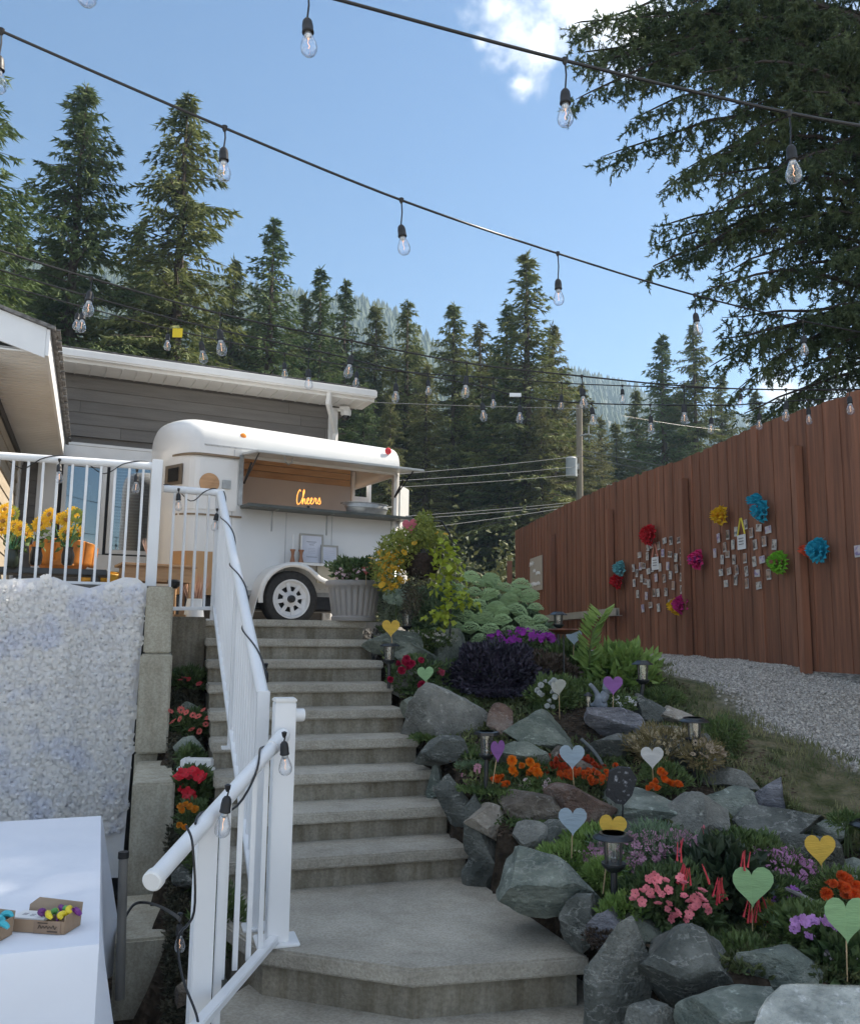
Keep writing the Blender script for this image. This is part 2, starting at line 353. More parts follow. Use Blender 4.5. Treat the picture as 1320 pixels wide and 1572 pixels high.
nx_, ny_ = XX.shape; idx = np.arange(nx_*ny_).reshape(nx_, ny_)
me = bpy.data.meshes.new('ground'); V = np.stack([XX, YY, ZZ], -1).reshape(-1, 3)
Q = np.stack([idx[:-1, :-1], idx[1:, :-1], idx[1:, 1:], idx[:-1, 1:]], -1).reshape(-1, 4)
me.vertices.add(len(V)); me.vertices.foreach_set('co', V.astype(np.float32).reshape(-1)); me.loops.add(Q.size); me.loops.foreach_set('vertex_index', Q.astype(np.int32).reshape(-1))
me.polygons.add(len(Q)); me.polygons.foreach_set('loop_start', np.arange(0, Q.size, 4, dtype=np.int32)); me.polygons.foreach_set('loop_total', np.full(len(Q), 4, np.int32)); me.update(calc_edges=True)
me.polygons.foreach_set('use_smooth', np.ones(len(Q), bool))
ca = me.color_attributes.new('cover', 'FLOAT_COLOR', 'POINT'); sf, eg = surf(V[:, 0], V[:, 1]); s_, w_ = sw(V[:, 0], V[:, 1])
gv = np.clip((eg-.75)*2.2, 0, 1)*(V[:, 1] < 26); gr = np.clip(eg*4+.3, 0, 1)*(1-gv); far = np.clip((V[:, 1]-20)/8, 0, 1)
gv = np.where((w_ > -.15) & (s_ < 1), .85, gv)
ca.data.foreach_set('color', np.stack([gv*(1-far), np.maximum(gr, far), np.zeros_like(gv), np.ones_like(gv)], -1).astype(np.float32).reshape(-1))
def ground_mat():
    m = bpy.data.materials.new('ground'); m.use_nodes = True; N = m.node_tree.nodes; L = m.node_tree.links; p = N['Principled BSDF']; p.inputs['Roughness'].default_value = .97; p.inputs['Specular IOR Level'].default_value = .2
    g = N.new('ShaderNodeNewGeometry'); at = N.new('ShaderNodeAttribute'); at.attribute_name = 'cover'; sp = N.new('ShaderNodeSeparateColor'); L.new(at.outputs['Color'], sp.inputs[0])
    def nz(sc, d=8):
        n = N.new('ShaderNodeTexNoise'); n.inputs['Scale'].default_value = sc; n.inputs['Detail'].default_value = d; L.new(g.outputs['Position'], n.inputs['Vector']); return n.outputs['Fac']
    def ramp(f, a, b, lo=.35, hi=.65):
        r = N.new('ShaderNodeValToRGB'); e = r.color_ramp.elements; e[0].position = lo; e[1].position = hi; e[0].color = (*a, 1); e[1].color = (*b, 1); L.new(f, r.inputs[0]); return r.outputs[0]
    vo = N.new('ShaderNodeTexVoronoi'); vo.inputs['Scale'].default_value = 38; L.new(g.outputs['Position'], vo.inputs['Vector'])
    rb = N.new('ShaderNodeSeparateColor'); L.new(vo.outputs['Color'], rb.inputs[0])
    grav = ramp(rb.outputs[0], (.20, .19, .17), (.54, .51, .46), .1, .9)
    soil = ramp(nz(14), (.022, .017, .012), (.06, .045, .032)); grass = ramp(nz(9), (.05, .06, .022), (.16, .14, .085))
    def mix(f, a, b):
        x = N.new('ShaderNodeMix'); x.data_type = 'RGBA'; L.new(f, x.inputs[0]); L.new(a, x.inputs[6]); L.new(b, x.inputs[7]); return x.outputs[2]
    c = mix(sp.outputs[1], soil, grass); c = mix(sp.outputs[0], c, grav); L.new(c, p.inputs['Base Color'])
    b = N.new('ShaderNodeBump'); b.inputs['Strength'].default_value = .9; b.inputs['Distance'].default_value = .02; L.new(vo.outputs['Distance'], b.inputs['Height']); L.new(b.outputs[0], p.inputs['Normal'])
    return m
me.materials.append(ground_mat())
tag(link('ground', me), 'sloping ground of dark soil, dry grass and grey gravel', None, None, 'structure')
# ================================================================ STAIRS
def slab(poly, z0, z1, name, mat, bevel=.008):
    b = B().prism([p[:2] for p in poly], z0, z1); c = np.mean([p[:2] for p in poly], axis=0)
    return b.obj(name, mat, None, org=(c[0], c[1], z0), bevel=bevel, smooth=True, autos=40)
stairs = link('stairs', None, None, S(-.75, -1.5, ZL)); tag(stairs, 'worn poured concrete staircase climbing from the landing to the white trailer', None, None, 'structure')
NOSE = .035
for k in range(9):
    z1 = ZTOP-k*RISE; w0 = -k*TREAD; back = w0+TREAD+.05 if k else w0+.75
    b = B(); jag = [(-1.4-rng.uniform(0, .01), w0+rng.uniform(-.004, .004))]+[(s, w0+rng.uniform(-.006, .006)) for s in np.arange(-1.3, -.05, .09)]+[(rng.uniform(-.008, .008), w0)]
    b.prism([S(s, w, 0)[:2] for s, w in jag]+[S(0, back, 0)[:2], S(-1.4, back, 0)[:2]], z1-.062, z1); b.obj('tread', concrete, stairs, bevel=.009, smooth=True)
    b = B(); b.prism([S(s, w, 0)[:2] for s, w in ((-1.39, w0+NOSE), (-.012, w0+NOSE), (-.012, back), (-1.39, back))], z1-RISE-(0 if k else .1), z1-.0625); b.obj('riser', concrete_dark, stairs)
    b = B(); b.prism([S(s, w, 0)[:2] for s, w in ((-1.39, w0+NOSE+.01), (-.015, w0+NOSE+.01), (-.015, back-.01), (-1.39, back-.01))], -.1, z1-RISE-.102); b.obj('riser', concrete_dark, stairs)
# landing
LP = [onz(*p, ZL) for p in [(905, 1469), (633, 1489), (394, 1455)]]
swl = [sw(p[0], p[1]) for p in LP]
land = [S(0.0, -8*TREAD+.1, 0), S(.03, -8*TREAD-.05, 0)]+[LP[0], LP[1], LP[2]]+[S(-1.4, swl[2][1]+.35, 0), S(-1.4, -8*TREAD+.1, 0)]
def inset(poly, d):
    P = [np.array(p[:2]) for p in poly]; n = len(P); o = []; A = sum(P[i][0]*P[(i+1) % n][1]-P[(i+1) % n][0]*P[i][1] for i in range(n)); sg = 1 if A > 0 else -1
    for i in range(n):
        e1 = P[i]-P[i-1]; e2 = P[(i+1) % n]-P[i]; n1 = sg*np.array([-e1[1], e1[0]])/np.linalg.norm(e1); n2 = sg*np.array([-e2[1], e2[0]])/np.linalg.norm(e2)
        m = n1+n2; m /= (m@n1)*1.0; o.append(P[i]+m*d)
    return o
landing = link('landing', None, None, (*np.mean([p[:2] for p in land], axis=0), ZLL)); tag(landing, 'angular concrete landing at the foot of the stairs', None, None, 'structure')
B().prism([p[:2] for p in land], ZL-.075, ZL).obj('landing_slab', concrete, landing, bevel=.01, smooth=True)
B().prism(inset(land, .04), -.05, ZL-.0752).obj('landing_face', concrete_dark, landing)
low = [onz(*p, ZLL) for p in [(1090, 1640), (860, 1760), (560, 1740), (330, 1620), (325, 1548), (395, 1500), (500, 1440), (800, 1440)]]
lower_step = link('lower_step', None, None, (*np.mean([p[:2] for p in low], axis=0), 0)); tag(lower_step, 'lowest concrete step below the angular landing', None, None, 'structure')
B().prism([p[:2] for p in low], ZLL-.07, ZLL).obj('step_slab', concrete, lower_step, bevel=.01, smooth=True)
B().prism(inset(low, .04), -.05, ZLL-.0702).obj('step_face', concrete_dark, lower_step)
pat = B().prism([(-12, -14), (9, -14), (9, 2.3), (3.2, 2.6), S(-2.1, -5.4, 0)[:2], S(-2.35, .45, 0)[:2], (-12, 5.2)], 0, ZPAT)  # extended unseen behind the camera and paled to bounce sunlight onto the scene
tag(pat.obj('patio', mk('patio_concrete', (.42, .40, .36), (.55, .53, .48), 3, .9, .3, 50), None, org=(-3, 0, 0)), 'grey patio floor under the table', None, None, 'structure')
# top slab where trailer and planter stand
tp = B().prism([S(-9, .72, 0)[:2], S(.35, .72, 0)[:2], S(.6, 3.0, 0)[:2], S(3.0, 9, 0)[:2], S(-9, 9, 0)[:2]], 1.7, ZTOP)
tag(tp.obj('pavement', mk('top_paving', (.17, .165, .155), (.28, .27, .25), 3, .93, .4, 50), None, org=(-4, 10, 1.7)), 'concrete paving at the top of the stairs under the trailer', None, None, 'structure')
# concrete cross wall at the head of the left planting bed
cw = B().box(S(-1.68, -.08, 1.75), (.56, .16, .72), rz=SA)
tag(cw.obj('retaining_wall', concrete_dark, None, org=S(-1.68, -.08, 1.4), bevel=.008), 'dark concrete cross wall at the head of the left flower bed', 'wall')
# stepped wall left of the stairs (three blocks, each lower and nearer)
swall = thing('stepped_wall', 'stepped concrete retaining wall between the flower backdrop and the railing', 'wall', S(-2.2, -2, ZPAT))
def wall_block(xl, xr, Y, z1, z0, Yb, ch=0.0):
    a = atY(xl, 1100, Y); c = atY(xr, 1100, Y); wd = np.linalg.norm((c-a)[:2]); m = (a+c)/2; L_ = Yb-Y
    q = lambda t, f, z: np.array([m[0]+t*SU[0]*wd/2+f*SV[0], m[1]+t*SU[1]*wd/2+f*SV[1], z])
    b = B().hexa([q(-1, 0, z0), q(1, 0, z0), q(1, L_, z0), q(-1, L_, z0), q(-1, 0, z1), q(1-ch, 0, z1), q(1-ch*2, L_, z1), q(-1, L_, z1)])
    b.obj('wall_block', concrete_wall, swall, bevel=.012, smooth=True)
wall_block(215, 256, 6.25, 2.31, 1.83, 7.6); wall_block(211, 259, 6.2, 1.826, 1.14, 7.4); wall_block(211, 256, 6.28, 1.136, .9, 7.4)
wall_block(211, 273, 5.33, 1.09, .2, 6.27); wall_block(199, 281, 4.55, .47, 0.0, 5.32)
# ================================================================ HILLS and far forest
HP = [(-900, 420), (-400, 340), (0, 385), (200, 410), (430, 448), (545, 458), (600, 474), (650, 515), (700, 548), (800, 560), (880, 566), (950, 583), (1010, 606), (1100, 638), (1200, 640), (1320, 652), (1800, 640), (2600, 600)]
az = np.array([math.atan2(*(ray(x, y)[:2])) for x, y in HP]); el = np.array([math.asin(ray(x, y)[2]) for x, y in HP])
AZ = np.linspace(-1.3, 1.3, 300); RR = np.concatenate([np.linspace(75, 620, 46), [680, 800, 1000]])
A2, R2 = np.meshgrid(AZ, RR, indexing='ij'); E2 = np.interp(A2, az, el); Dr = np.interp(A2, [-1.3, -.3, 0, .1, .3, 1.3], [330, 330, 360, 420, 560, 600])
t = np.clip((R2-75)/(Dr-75), 0, 1); hz = 1.6+(Dr*np.tan(E2))*(t**1.25)*.985
hz = hz-np.clip(R2-Dr, 0, 1e9)*.35
hz = hz+np.sin(A2*40+R2*.02)*t*2.2*(1-t*.6)+np.sin(A2*90+1)*t*1.2
hx = R2*np.sin(A2); hy = R2*np.cos(A2); ii = np.arange(A2.size).reshape(A2.shape)
hill_m = mk('hillside', (.035, .05, .028), (.10, .10, .075), .02, .95, .8, .15, detail=10, c3=(.06, .07, .045))
hm = bpy.data.meshes.new('hills'); hm.from_pydata(np.stack([hx, hy, np.maximum(hz, 1.0)], -1).reshape(-1, 3).tolist(), [], np.stack([ii[:-1, :-1], ii[:-1, 1:], ii[1:, 1:], ii[1:, :-1]], -1).reshape(-1, 4).tolist())
hm.materials.append(hill_m); tag(link('hills', hm), 'forested mountain slope rising behind the trees', None, None, 'structure')
n = 22000; aa = rng.uniform(-.95, .95, n); rr = rng.uniform(0, 1, n)**.7; Dn = np.interp(aa, [-1.3, -.3, 0, .1, .3, 1.3], [330, 330, 360, 420, 560, 600]); rr = 110+(Dn*1.01-110)*rr
tt = np.clip((rr-75)/(Dn-75), 0, 1); en = np.interp(aa, az, el); hzn = 1.6+Dn*np.tan(en)*(tt**1.25)*.985-np.clip(rr-Dn, 0, 99)*.35
hh = rng.uniform(3.2, 7.5, n); base = np.stack([rr*np.sin(aa), rr*np.cos(aa), hzn-1.5], -1); T = []
for tier in ((0, .8, .3), (.3, 1.0, .2)):
    top = base+np.stack([0*hh, 0*hh, hh*tier[1]+1], -1)
    for k in range(5):
        a0 = 2*math.pi*k/5; a1 = 2*math.pi*(k+1)/5; r_ = hh*tier[2]*rng.uniform(.8, 1.2, n)
        T.append(np.stack([base+np.stack([r_*math.cos(a0), r_*math.sin(a0), hh*tier[0]+1], -1), base+np.stack([r_*math.cos(a1), r_*math.sin(a1), hh*tier[0]+1], -1), top], 1))
ff = link('far_forest', soup('far_forest', np.concatenate(T), mk('far_conifers', (.028, .05, .028), (.07, .095, .045), .06, .9)))
tag(ff, 'far conifer forest covering the mountain slope', None, None, 'stuff')
# ================================================================ CONIFERS
needle = [mk('needles_deep', (.05, .088, .036), (.15, .20, .07), 1.6, .75, trans=.22, spec=.25, rand=.15), mk('needles_olive', (.078, .11, .038), (.225, .245, .085), 1.4, .75, trans=.25, spec=.25, rand=.2), mk('needles_light', (.085, .10, .035), (.24, .235, .095), 1.2, .75, trans=.25, spec=.25, rand=.2)]
def conifer(H, Rm, seed, nb=300, bare=.08, droop=.35, sparse=1.0, tw=.26):
    g = np.random.default_rng(seed); P = []; D = []; Ls = []; wood = B()
    wood.tube([(0, 0, -.3), (0, 0, H*.3), (0, 0, H*.7), (0, 0, H)], [H*.014+.05, H*.011+.02, H*.006, .012], 7)
    for i in range(nb):
        u = (i+g.uniform())/nb; h = H*(bare+(1-bare)*u**.85); q = 1-h/H
        L_ = Rm*(q**.8)*g.uniform(.42, 1.18)*1.08+.07; a = g.uniform(0, 2*math.pi)
        if g.uniform() < .05: L_ *= 1.2
        d = np.array([math.cos(a), math.sin(a), 0]); up0 = .35*(1-q)+.05; dr = droop*(.4+q)
        m = max(3, int(L_/.125)); t = np.linspace(.12, 1, m)[:, None]
        pts = np.array([0, 0, h])+d*(L_*t)+np.array([0, 0, 1])*(L_*(up0*t-dr*t*t+.10*t**4))
        if L_ > .5: wood.tube([(0, 0, h), tuple(pts[m//2]), tuple(pts[-1])], [.02+.008*L_, .012, .004], 4, False)
        sd_ = np.array([-d[1], d[0], 0])
        for j in range(m):
            tj = float(t[j, 0]); nt = int(3.4*sparse+g.uniform()*1.6)
            for _ in range(nt):
                side = g.choice([-1, 1]); spread = L_*.30*(1-tj*.75)*g.uniform(.3, 1); c = pts[j]+sd_*side*spread*g.uniform(.2, 1)+np.array([0, 0, -.25*spread-g.uniform(0, .06)])
                dd = d*g.uniform(.3, 1)+sd_*side*g.uniform(.1, .9)+np.array([0, 0, g.uniform(-.7, .1)-droop*.5]); P.append(c); D.append(dd/np.linalg.norm(dd)); Ls.append(tw*.62*g.uniform(.6, 1.25))
    for k in range(14): P.append(np.array([0, 0, H-.9*k/14])); a = g.uniform(0, 6.3); dd = np.array([math.cos(a)*.6, math.sin(a)*.6, 1.0]); D.append(dd/np.linalg.norm(dd)); Ls.append(.22)
    P = np.array(P); D = np.array(D); Ls = np.array(Ls); T = []
    for k in range(5):      # ragged spray: five spikes per twig
        j = g.normal(size=D.shape)*(.30 if k else .05); dk = D+j; dk /= np.linalg.norm(dk, axis=1, keepdims=True)
        s = np.cross(dk, g.normal(size=D.shape)); s /= np.linalg.norm(s, axis=1, keepdims=True); o = P+D*(Ls*k*.13)[:, None]; w = .022 if k else .026
        T.append(np.stack([o-s*w, o+s*w, o+dk*(Ls*g.uniform(.6, 1.1, len(Ls)))[:, None]], 1))
    return np.concatenate(T), wood
PROTO = []
for i, (H, Rm, nb, bare, dr, sp, tw) in enumerate([(15, 3.1, 360, .06, .42, 1.15, .30), (15, 2.9, 330, .1, .62, .95, .30), (15, 2.3, 320, .1, .3, 1.1, .26), (15, 2.6, 350, .14, .38, 1.0, .28), (15, 2.2, 300, .2, .45, .8, .28)]):
    T, wd = conifer(H, Rm, 100+i, nb, bare, dr, sp, tw); PROTO.append((H, T, wd))
TREES = [  # px, y of top, Y, proto, width factor, material, rotation
 (-45, 20, 15, 0, 1.15, 0, 'dark conifer at the left edge of the picture, taller than its neighbours'),
 (133, 132, 21, 0, 1.1, 0, 'tall dark full conifer behind the left house roof'),
 (289, 147, 22, 1, 1.25, 1, 'tall open conifer with drooping boughs left of the high string light'),
 (215, 345, 27, 3, 1.1, 0, 'shorter conifer between the two tall ones on the left'),
 (30, 330, 26, 3, 1.2, 0, 'dark conifer low behind the gabled porch roof'),
 (360, 400, 30, 3, 1.1, 1, 'shorter olive conifer right of the tall open one'),
 (421, 338, 30, 2, 1.25, 0, 'pointed dense conifer above the middle of the grey roof'),
 (468, 452, 33, 4, 1.1, 1, 'thin conifer left of the pair over the roof end'),
 (493, 413, 33, 2, 1.15, 0, 'narrow conifer, left of the pair over the roof end'),
 (531, 432, 35, 2, 1.1, 0, 'narrow conifer, right of the pair over the roof end'),
 (578, 470, 36, 3, 1.1, 1, 'olive conifer standing in front of the distant ridge'),
 (626, 463, 37, 4, 1.2, 1, 'sparse conifer with thin tip before the distant ridge'),
 (655, 560, 34, 4, 1.2, 2, 'low pale conifer between sparse tips in the middle'),
 (697, 468, 36, 3, 1.2, 1, 'conifer with broad tip left of the central dark pair'),
 (737, 495, 37, 4, 1.25, 2, 'ragged pale conifer behind the broad tipped one'),
 (778, 470, 35, 2, 1.3, 0, 'dark dense conifer beside the tallest central one'),
 (808, 390, 34, 4, 1.45, 1, 'tallest conifer of the central stand, right of middle'),
 (848, 500, 36, 3, 1.1, 2, 'yellow green conifer just right of the tallest central one'),
 (893, 590, 38, 3, 1.2, 2, 'short pale conifer behind the utility pole'),
 (922, 640, 40, 4, 1.1, 2, 'shortest pale conifer at the right end of the central stand'),
 (975, 600, 46, 3, 1.1, 1, 'low conifer left of the pair behind the fence'),
 (1015, 515, 44, 2, 1.35, 0, 'narrow conifer, left of the pair behind the fence'),
 (1063, 498, 44, 1, 1.0, 1, 'open conifer, right of the pair behind the fence'),
 (1105, 575, 46, 3, 1.1, 1, 'low conifer under the big overhanging boughs'),
 (1160, 600, 48, 3, 1.2, 1, 'lowest conifer seen over the fence under the big tree'),
 (1215, 610, 50, 2, 1.2, 1, 'far low conifer over the fence at the right'),
 (600, 610, 30, 1, .9, 2, 'low shaggy olive conifer behind the end of the trailer'),
 (560, 590, 32, 3, 1.1, 0, 'low dark conifer behind the roof gutter end'),
 (830, 610, 33, 1, 1.0, 2, 'low shaggy conifer in front of the yellow green one')]
for (q_, y_, Y_, p_, l_) in [(80, 400, 29, 3, 'between the left edge conifer and the tall full one'), (330, 470, 33, 0, 'low right of the tall open conifer'), (395, 480, 34, 3, 'just left of the pointed dense conifer'), (447, 500, 36, 2, 'just right of the pointed dense conifer'), (512, 520, 37, 3, 'low between the pair over the roof end'), (550, 540, 38, 1, 'right of the pair over the roof end'), (603, 545, 39, 4, 'behind the olive conifer before the ridge'), (640, 530, 40, 3, 'right of the thin tip before the ridge'), (715, 560, 39, 2, 'low between the broad tipped and the ragged pale conifers'), (758, 540, 38, 3, 'low left of the dark dense central conifer'), (868, 585, 40, 2, 'between the yellow green conifer and the utility pole'), (945, 650, 44, 3, 'lowest at the far end of the fence'), (1040, 600, 48, 3, 'low between the pair behind the fence'), (255, 430, 28, 0, 'just left below the tall open conifer')]:
    TREES.append((q_, y_, Y_, p_, 1.35, 1, 'background conifer '+l_))
for i, (px, py, Y, pr, wf, mt, lab) in enumerate(TREES):
    top = atY(px, py, Y); H, T, wd = PROTO[pr]; h = top[2]-1.7; sc = h/H
    sx = sc*wf if h < 17 else sc*wf*.9
    t = thing('conifer_tree', lab, 'tree', (top[0], top[1], 1.7), i*2.1, 'conifers behind the house and the fence')
    key = f'k{pr}{mt}'
    if key not in bpy.data.meshes:
        mm_ = soup(key, T, needle[mt]); wm = wd.mesh('w'+key, bark_m, smooth=True)
    inst('crown', bpy.data.meshes[key], t, (0, 0, 0), sc=(sx, sx, sc)); inst('trunk', bpy.data.meshes['w'+key], t, (0, 0, 0), sc=(sx, sx, sc))
# low bushes and broadleaf undergrowth below the stand
n = 70000; bx = rng.uniform(-14, 26, n); by = 22+rng.uniform(0, 8, n)+rng.normal(0, .5, n); lump = 1.2+1.6*(np.sin(bx*.9)*.5+.5)*(np.sin(bx*2.3+1)*.4+.6)
bz = 1.7+lump*np.abs(rng.normal(0, .6, n)); lv = leaves(np.stack([bx, by, bz], -1), unit(n), rng.uniform(.12, .24, n), .12)
tag(link('undergrowth', soup('undergrowth', lv, mk('undergrowth_leaves', (.04, .06, .022), (.15, .155, .06), .8, .7, trans=.2))), 'bushy undergrowth below the conifers', None, None, 'stuff')
# ================================================================ WOODEN FENCE (right)
FP = [(5.2, 3.6), (4.75, 5.2), (4.25, 6.6)]
for (px, by_, ty) in [(1320, 1032, 600), (1160, 1016, 655), (1063, 1008, 700), (943, 1000, 742), (870, 995, 775), (793, 985, 815)]:
    # distance from the height of the top edge above the eye (fence top z = 4.10)
    d = ray(px, ty); k = (4.10-2.0)/d[2]; FP.append((d[0]*k, d[1]*k))
FP = np.array(FP); seg = np.linalg.norm(np.diff(FP, axis=0), axis=1); cum = np.concatenate([[0], np.cumsum(seg)])
def fpt(t): return np.array([np.interp(t, cum, FP[:, 0]), np.interp(t, cum, FP[:, 1])])
def fdir(t): d = fpt(min(t+.2, cum[-1]))-fpt(max(t-.2, 0)); return d/np.linalg.norm(d)
def fn(t): d = fdir(t); return np.array([-d[1], d[0]])      # towards the drive (left / viewer side)
FL = cum[-1]; mid = fpt(FL*.45)
fence = thing('wooden_fence', 'tall red brown stained board fence running along the gravel drive', 'fence', (mid[0], mid[1], 1.74))
t = 0.0; bmesh_cache = []
while t < FL-.02:
    wd = rng.uniform(.098, .125); c = fpt(t+wd/2); d = fdir(t+wd/2); nn = fn(t+wd/2); off = .010*(len(bmesh_cache) % 2)+rng.uniform(-.002, .002); bmesh_cache.append(0)
    z1 = 4.10+rng.uniform(-.012, .012); z0 = 1.70
    b = B().box((c[0]+nn[0]*off, c[1]+nn[1]*off, (z0+z1)/2), (wd-.001, .019, z1-z0), rz=math.atan2(d[1], d[0])+rng.uniform(-.004, .004))
    b.obj('board', fence_m, fence); t += wd-.004
for z in (2.1, 3.0, 3.8):
    b = B()
    for i in range(len(FP)-1): b.beam((*(FP[i]-fn(cum[i]+.01)*.05), z), (*(FP[i+1]-fn(cum[i+1]-.01)*.05), z), .04, .09)
    b.obj('rail', fence_m, fence)
def ft_at(px, py=900):   # parameter of the fence where the ray column px meets it
    ts = np.linspace(0, FL, 1500); P = np.array([fpt(a) for a in ts]); pr = np.array([proj((p[0], p[1], 2.6))[0] for p in P]); ok = P[:, 1] > 4.5
    return ts[ok][np.argmin(abs(pr[ok]-px))]
POST_M = mk('fence_post_wood', (.27, .115, .066), (.18, .08, .047), 3, .6, .3, 12, stretch=(6, 6, .5), rand=.15)
for (px, ty) in [(1241, 685), (1062, 735), (945, 782), (855, 820)]:
    ta = ft_at(px); c = fpt(ta)+fn(ta)*.075; d = ray(px, ty); z1 = 2+d[2]*c[1]/d[1]
    a = fdir(ta); B().box((c[0], c[1], (z1+1.68)/2), (.072, .085, z1-1.68), rz=math.atan2(a[1], a[0])).obj('post', POST_M, fence, bevel=.004)
# far fence end return
e = fpt(FL); B().box((e[0]-.12, e[1]+.3, 2.55), (.1, .1, 1.9)).obj('post', POST_M, fence)
def on_fence(px, py, off=.03):
    ta = ft_at(px); c = fpt(ta)+fn(ta)*off; d = ray(px, py); k = np.linalg.norm(c)/np.linalg.norm(d[:2]); a = fdir(ta)
    return np.array([c[0], c[1], 2+d[2]*k]), math.atan2(-a[1], -a[0]), ta
# ---- sign board
p, rz, _ = on_fence(826, 881, .035); sg = thing('sign_board', 'pale beige sign with white lettering near the far end of the fence', 'sign', p, rz)
B().box((0, 0, 0), (.92, .012, .62)).obj('panel', mk('sign_beige', (.42, .38, .31), (.38, .34, .28), 4, .7), sg, world=False)
wm = mk('sign_white', (.75, .75, .72), None, 5, .6)
b = B()
def scrib(b, x0, x1, z, h, y, seed, th=.012, n=None):
    g = np.random.default_rng(seed); n = n or int((x1-x0)/h*2.4); X = np.linspace(x0, x1, n); Z = z+h*.5*np.where(np.arange(n) % 2 == 0, -1, 1)*g.uniform(.4, 1, n)
    b.tube(cr_path([(x, y, zz) for x, zz in zip(X, Z)], 3), th/2, 4)
for (x0, x1, z, h, th) in [(-.44, -.13, .2, .09, .02), (-.18, -.02, .06, .07, .018), (.02, .32, .0, .08, .02), (-.42, .32, -.19, .09, .02)]: scrib(b, x0, x1, z, h, -.012, int(abs(z)*100+3), th)
b.obj('lettering', wm, sg, world=False)
# ---- snapshots
PH1 = [(986, 852), (989, 868), (999, 840), (1004, 836), (1016, 838), (1025, 830), (1035, 830), (1048, 829), (998, 854), (1022, 849), (1033, 851), (1042, 856), (1052, 845), (1051, 861), (976, 872), (987, 869.5), (992, 869), (999, 877), (981, 880), (1005, 872), (1017, 871), (1029, 869), (1042, 873), (977, 895), (988, 888), (994, 893), (999, 896), (1011, 887), (1023, 888), (1033, 883), (1050, 886), (1060, 887), (982, 912), (995, 915), (1007, 910), (1013, 910), (1025, 909), (1037, 899), (1050, 905), (989, 934), (1001, 929), (1013, 933), (1032, 925), (1012, 857)]
PH2 = [(1109, 826), (1124, 821), (1137, 816), (1152, 805), (1160, 818), (1172, 810), (1186, 813), (1118, 840), (1131, 836), (1165, 836), (1179, 831), (1195, 836), (1103, 849), (1122, 851), (1114, 859), (1132, 859), (1149, 857), (1163, 862), (1175, 859), (1191, 859), (1111, 879), (1124, 877), (1135, 875), (1150, 877), (1167, 880), (1184, 882), (1118, 896), (1133, 891), (1150, 896), (1168, 899), (1322, 846)]
def photo_mat(i):
    cols = [((.03, .03, .035), (.45, .4, .36)), ((.35, .22, .16), (.05, .05, .06)), ((.5, .48, .45), (.12, .1, .09)), ((.2, .16, .3), (.5, .45, .42)), ((.06, .05, .04), (.35, .25, .2)), ((.1, .14, .16), (.55, .5, .45))]
    a, b_ = cols[i % 6]; return mk(f'snapshot_print_{i}', a, b_, 22, .35, c3=tuple((x+y)/2*1.3 for x, y in zip(a, b_)), lo=.4, hi=.6)
border = mk('snapshot_border', (.5, .5, .5), None, 4, .4)
for gi, (lst, grp, lab) in enumerate([(PH1, 'snapshots in the left cluster on the fence', 'small snapshot pinned in the left photo cluster on the wooden fence'), (PH2, 'snapshots in the right cluster on the fence', 'small snapshot pinned in the right photo cluster on the wooden fence')]):
    for i, (px, py) in enumerate(lst):
        p, rz, ta = on_fence(px, py, .032); t_ = thing('snapshot', lab if px < 1300 else 'snapshot pinned on the fence at the right edge of the picture', 'photograph', p, rz, grp if px < 1300 else None)
        t_.rotation_euler = (0, random.uniform(-.12, .12), rz); land_ = random.random() < .25; w, h = (.09, .072) if land_ else (.068, .10)
        B().box((0, 0, 0), (w, .003, h)).obj('border', border, t_, world=False); B().box((0, -.0028, .006), (w-.008, .002, h-.02)).obj('print', photo_mat(i+gi*3), t_, world=False)
# ---- small hanging signs with cord
def hang_sign(px, py, w, h, cordc, lab):
    p, rz, _ = on_fence(px, py, .04); t_ = thing('hanging_sign', lab, 'sign', p, rz)
    B().box((0, 0, 0), (w, .008, h)).obj('panel', mk('card_white', (.72, .73, .74), None, 4, .6), t_, world=False)
    b = B()
    for q in range(3): b.box((0, -.006, h*.25-q*h*.2), (w*.6, .003, .008))
    b.obj('lettering', mk('ink', (.12, .12, .14), None, 4, .6), t_, world=False)
    B().tube([(-w*.45, 0, h*.5), (-.01, 0, h*.5+.17), (.01, 0, h*.5+.17), (w*.45, 0, h*.5)], .009, 6).obj('cord', cordc, t_, world=False)
hang_sign(1146, 832, .165, .15, mk('cord_yellow', (.75, .62, .06), None, 4, .7), 'small white sign on a yellow cord among the right snapshots')
hang_sign(1011, 865, .16, .16, mk('cord_pink', (.55, .22, .16), None, 4, .7), 'small white sign on a pinkish cord among the left snapshots')
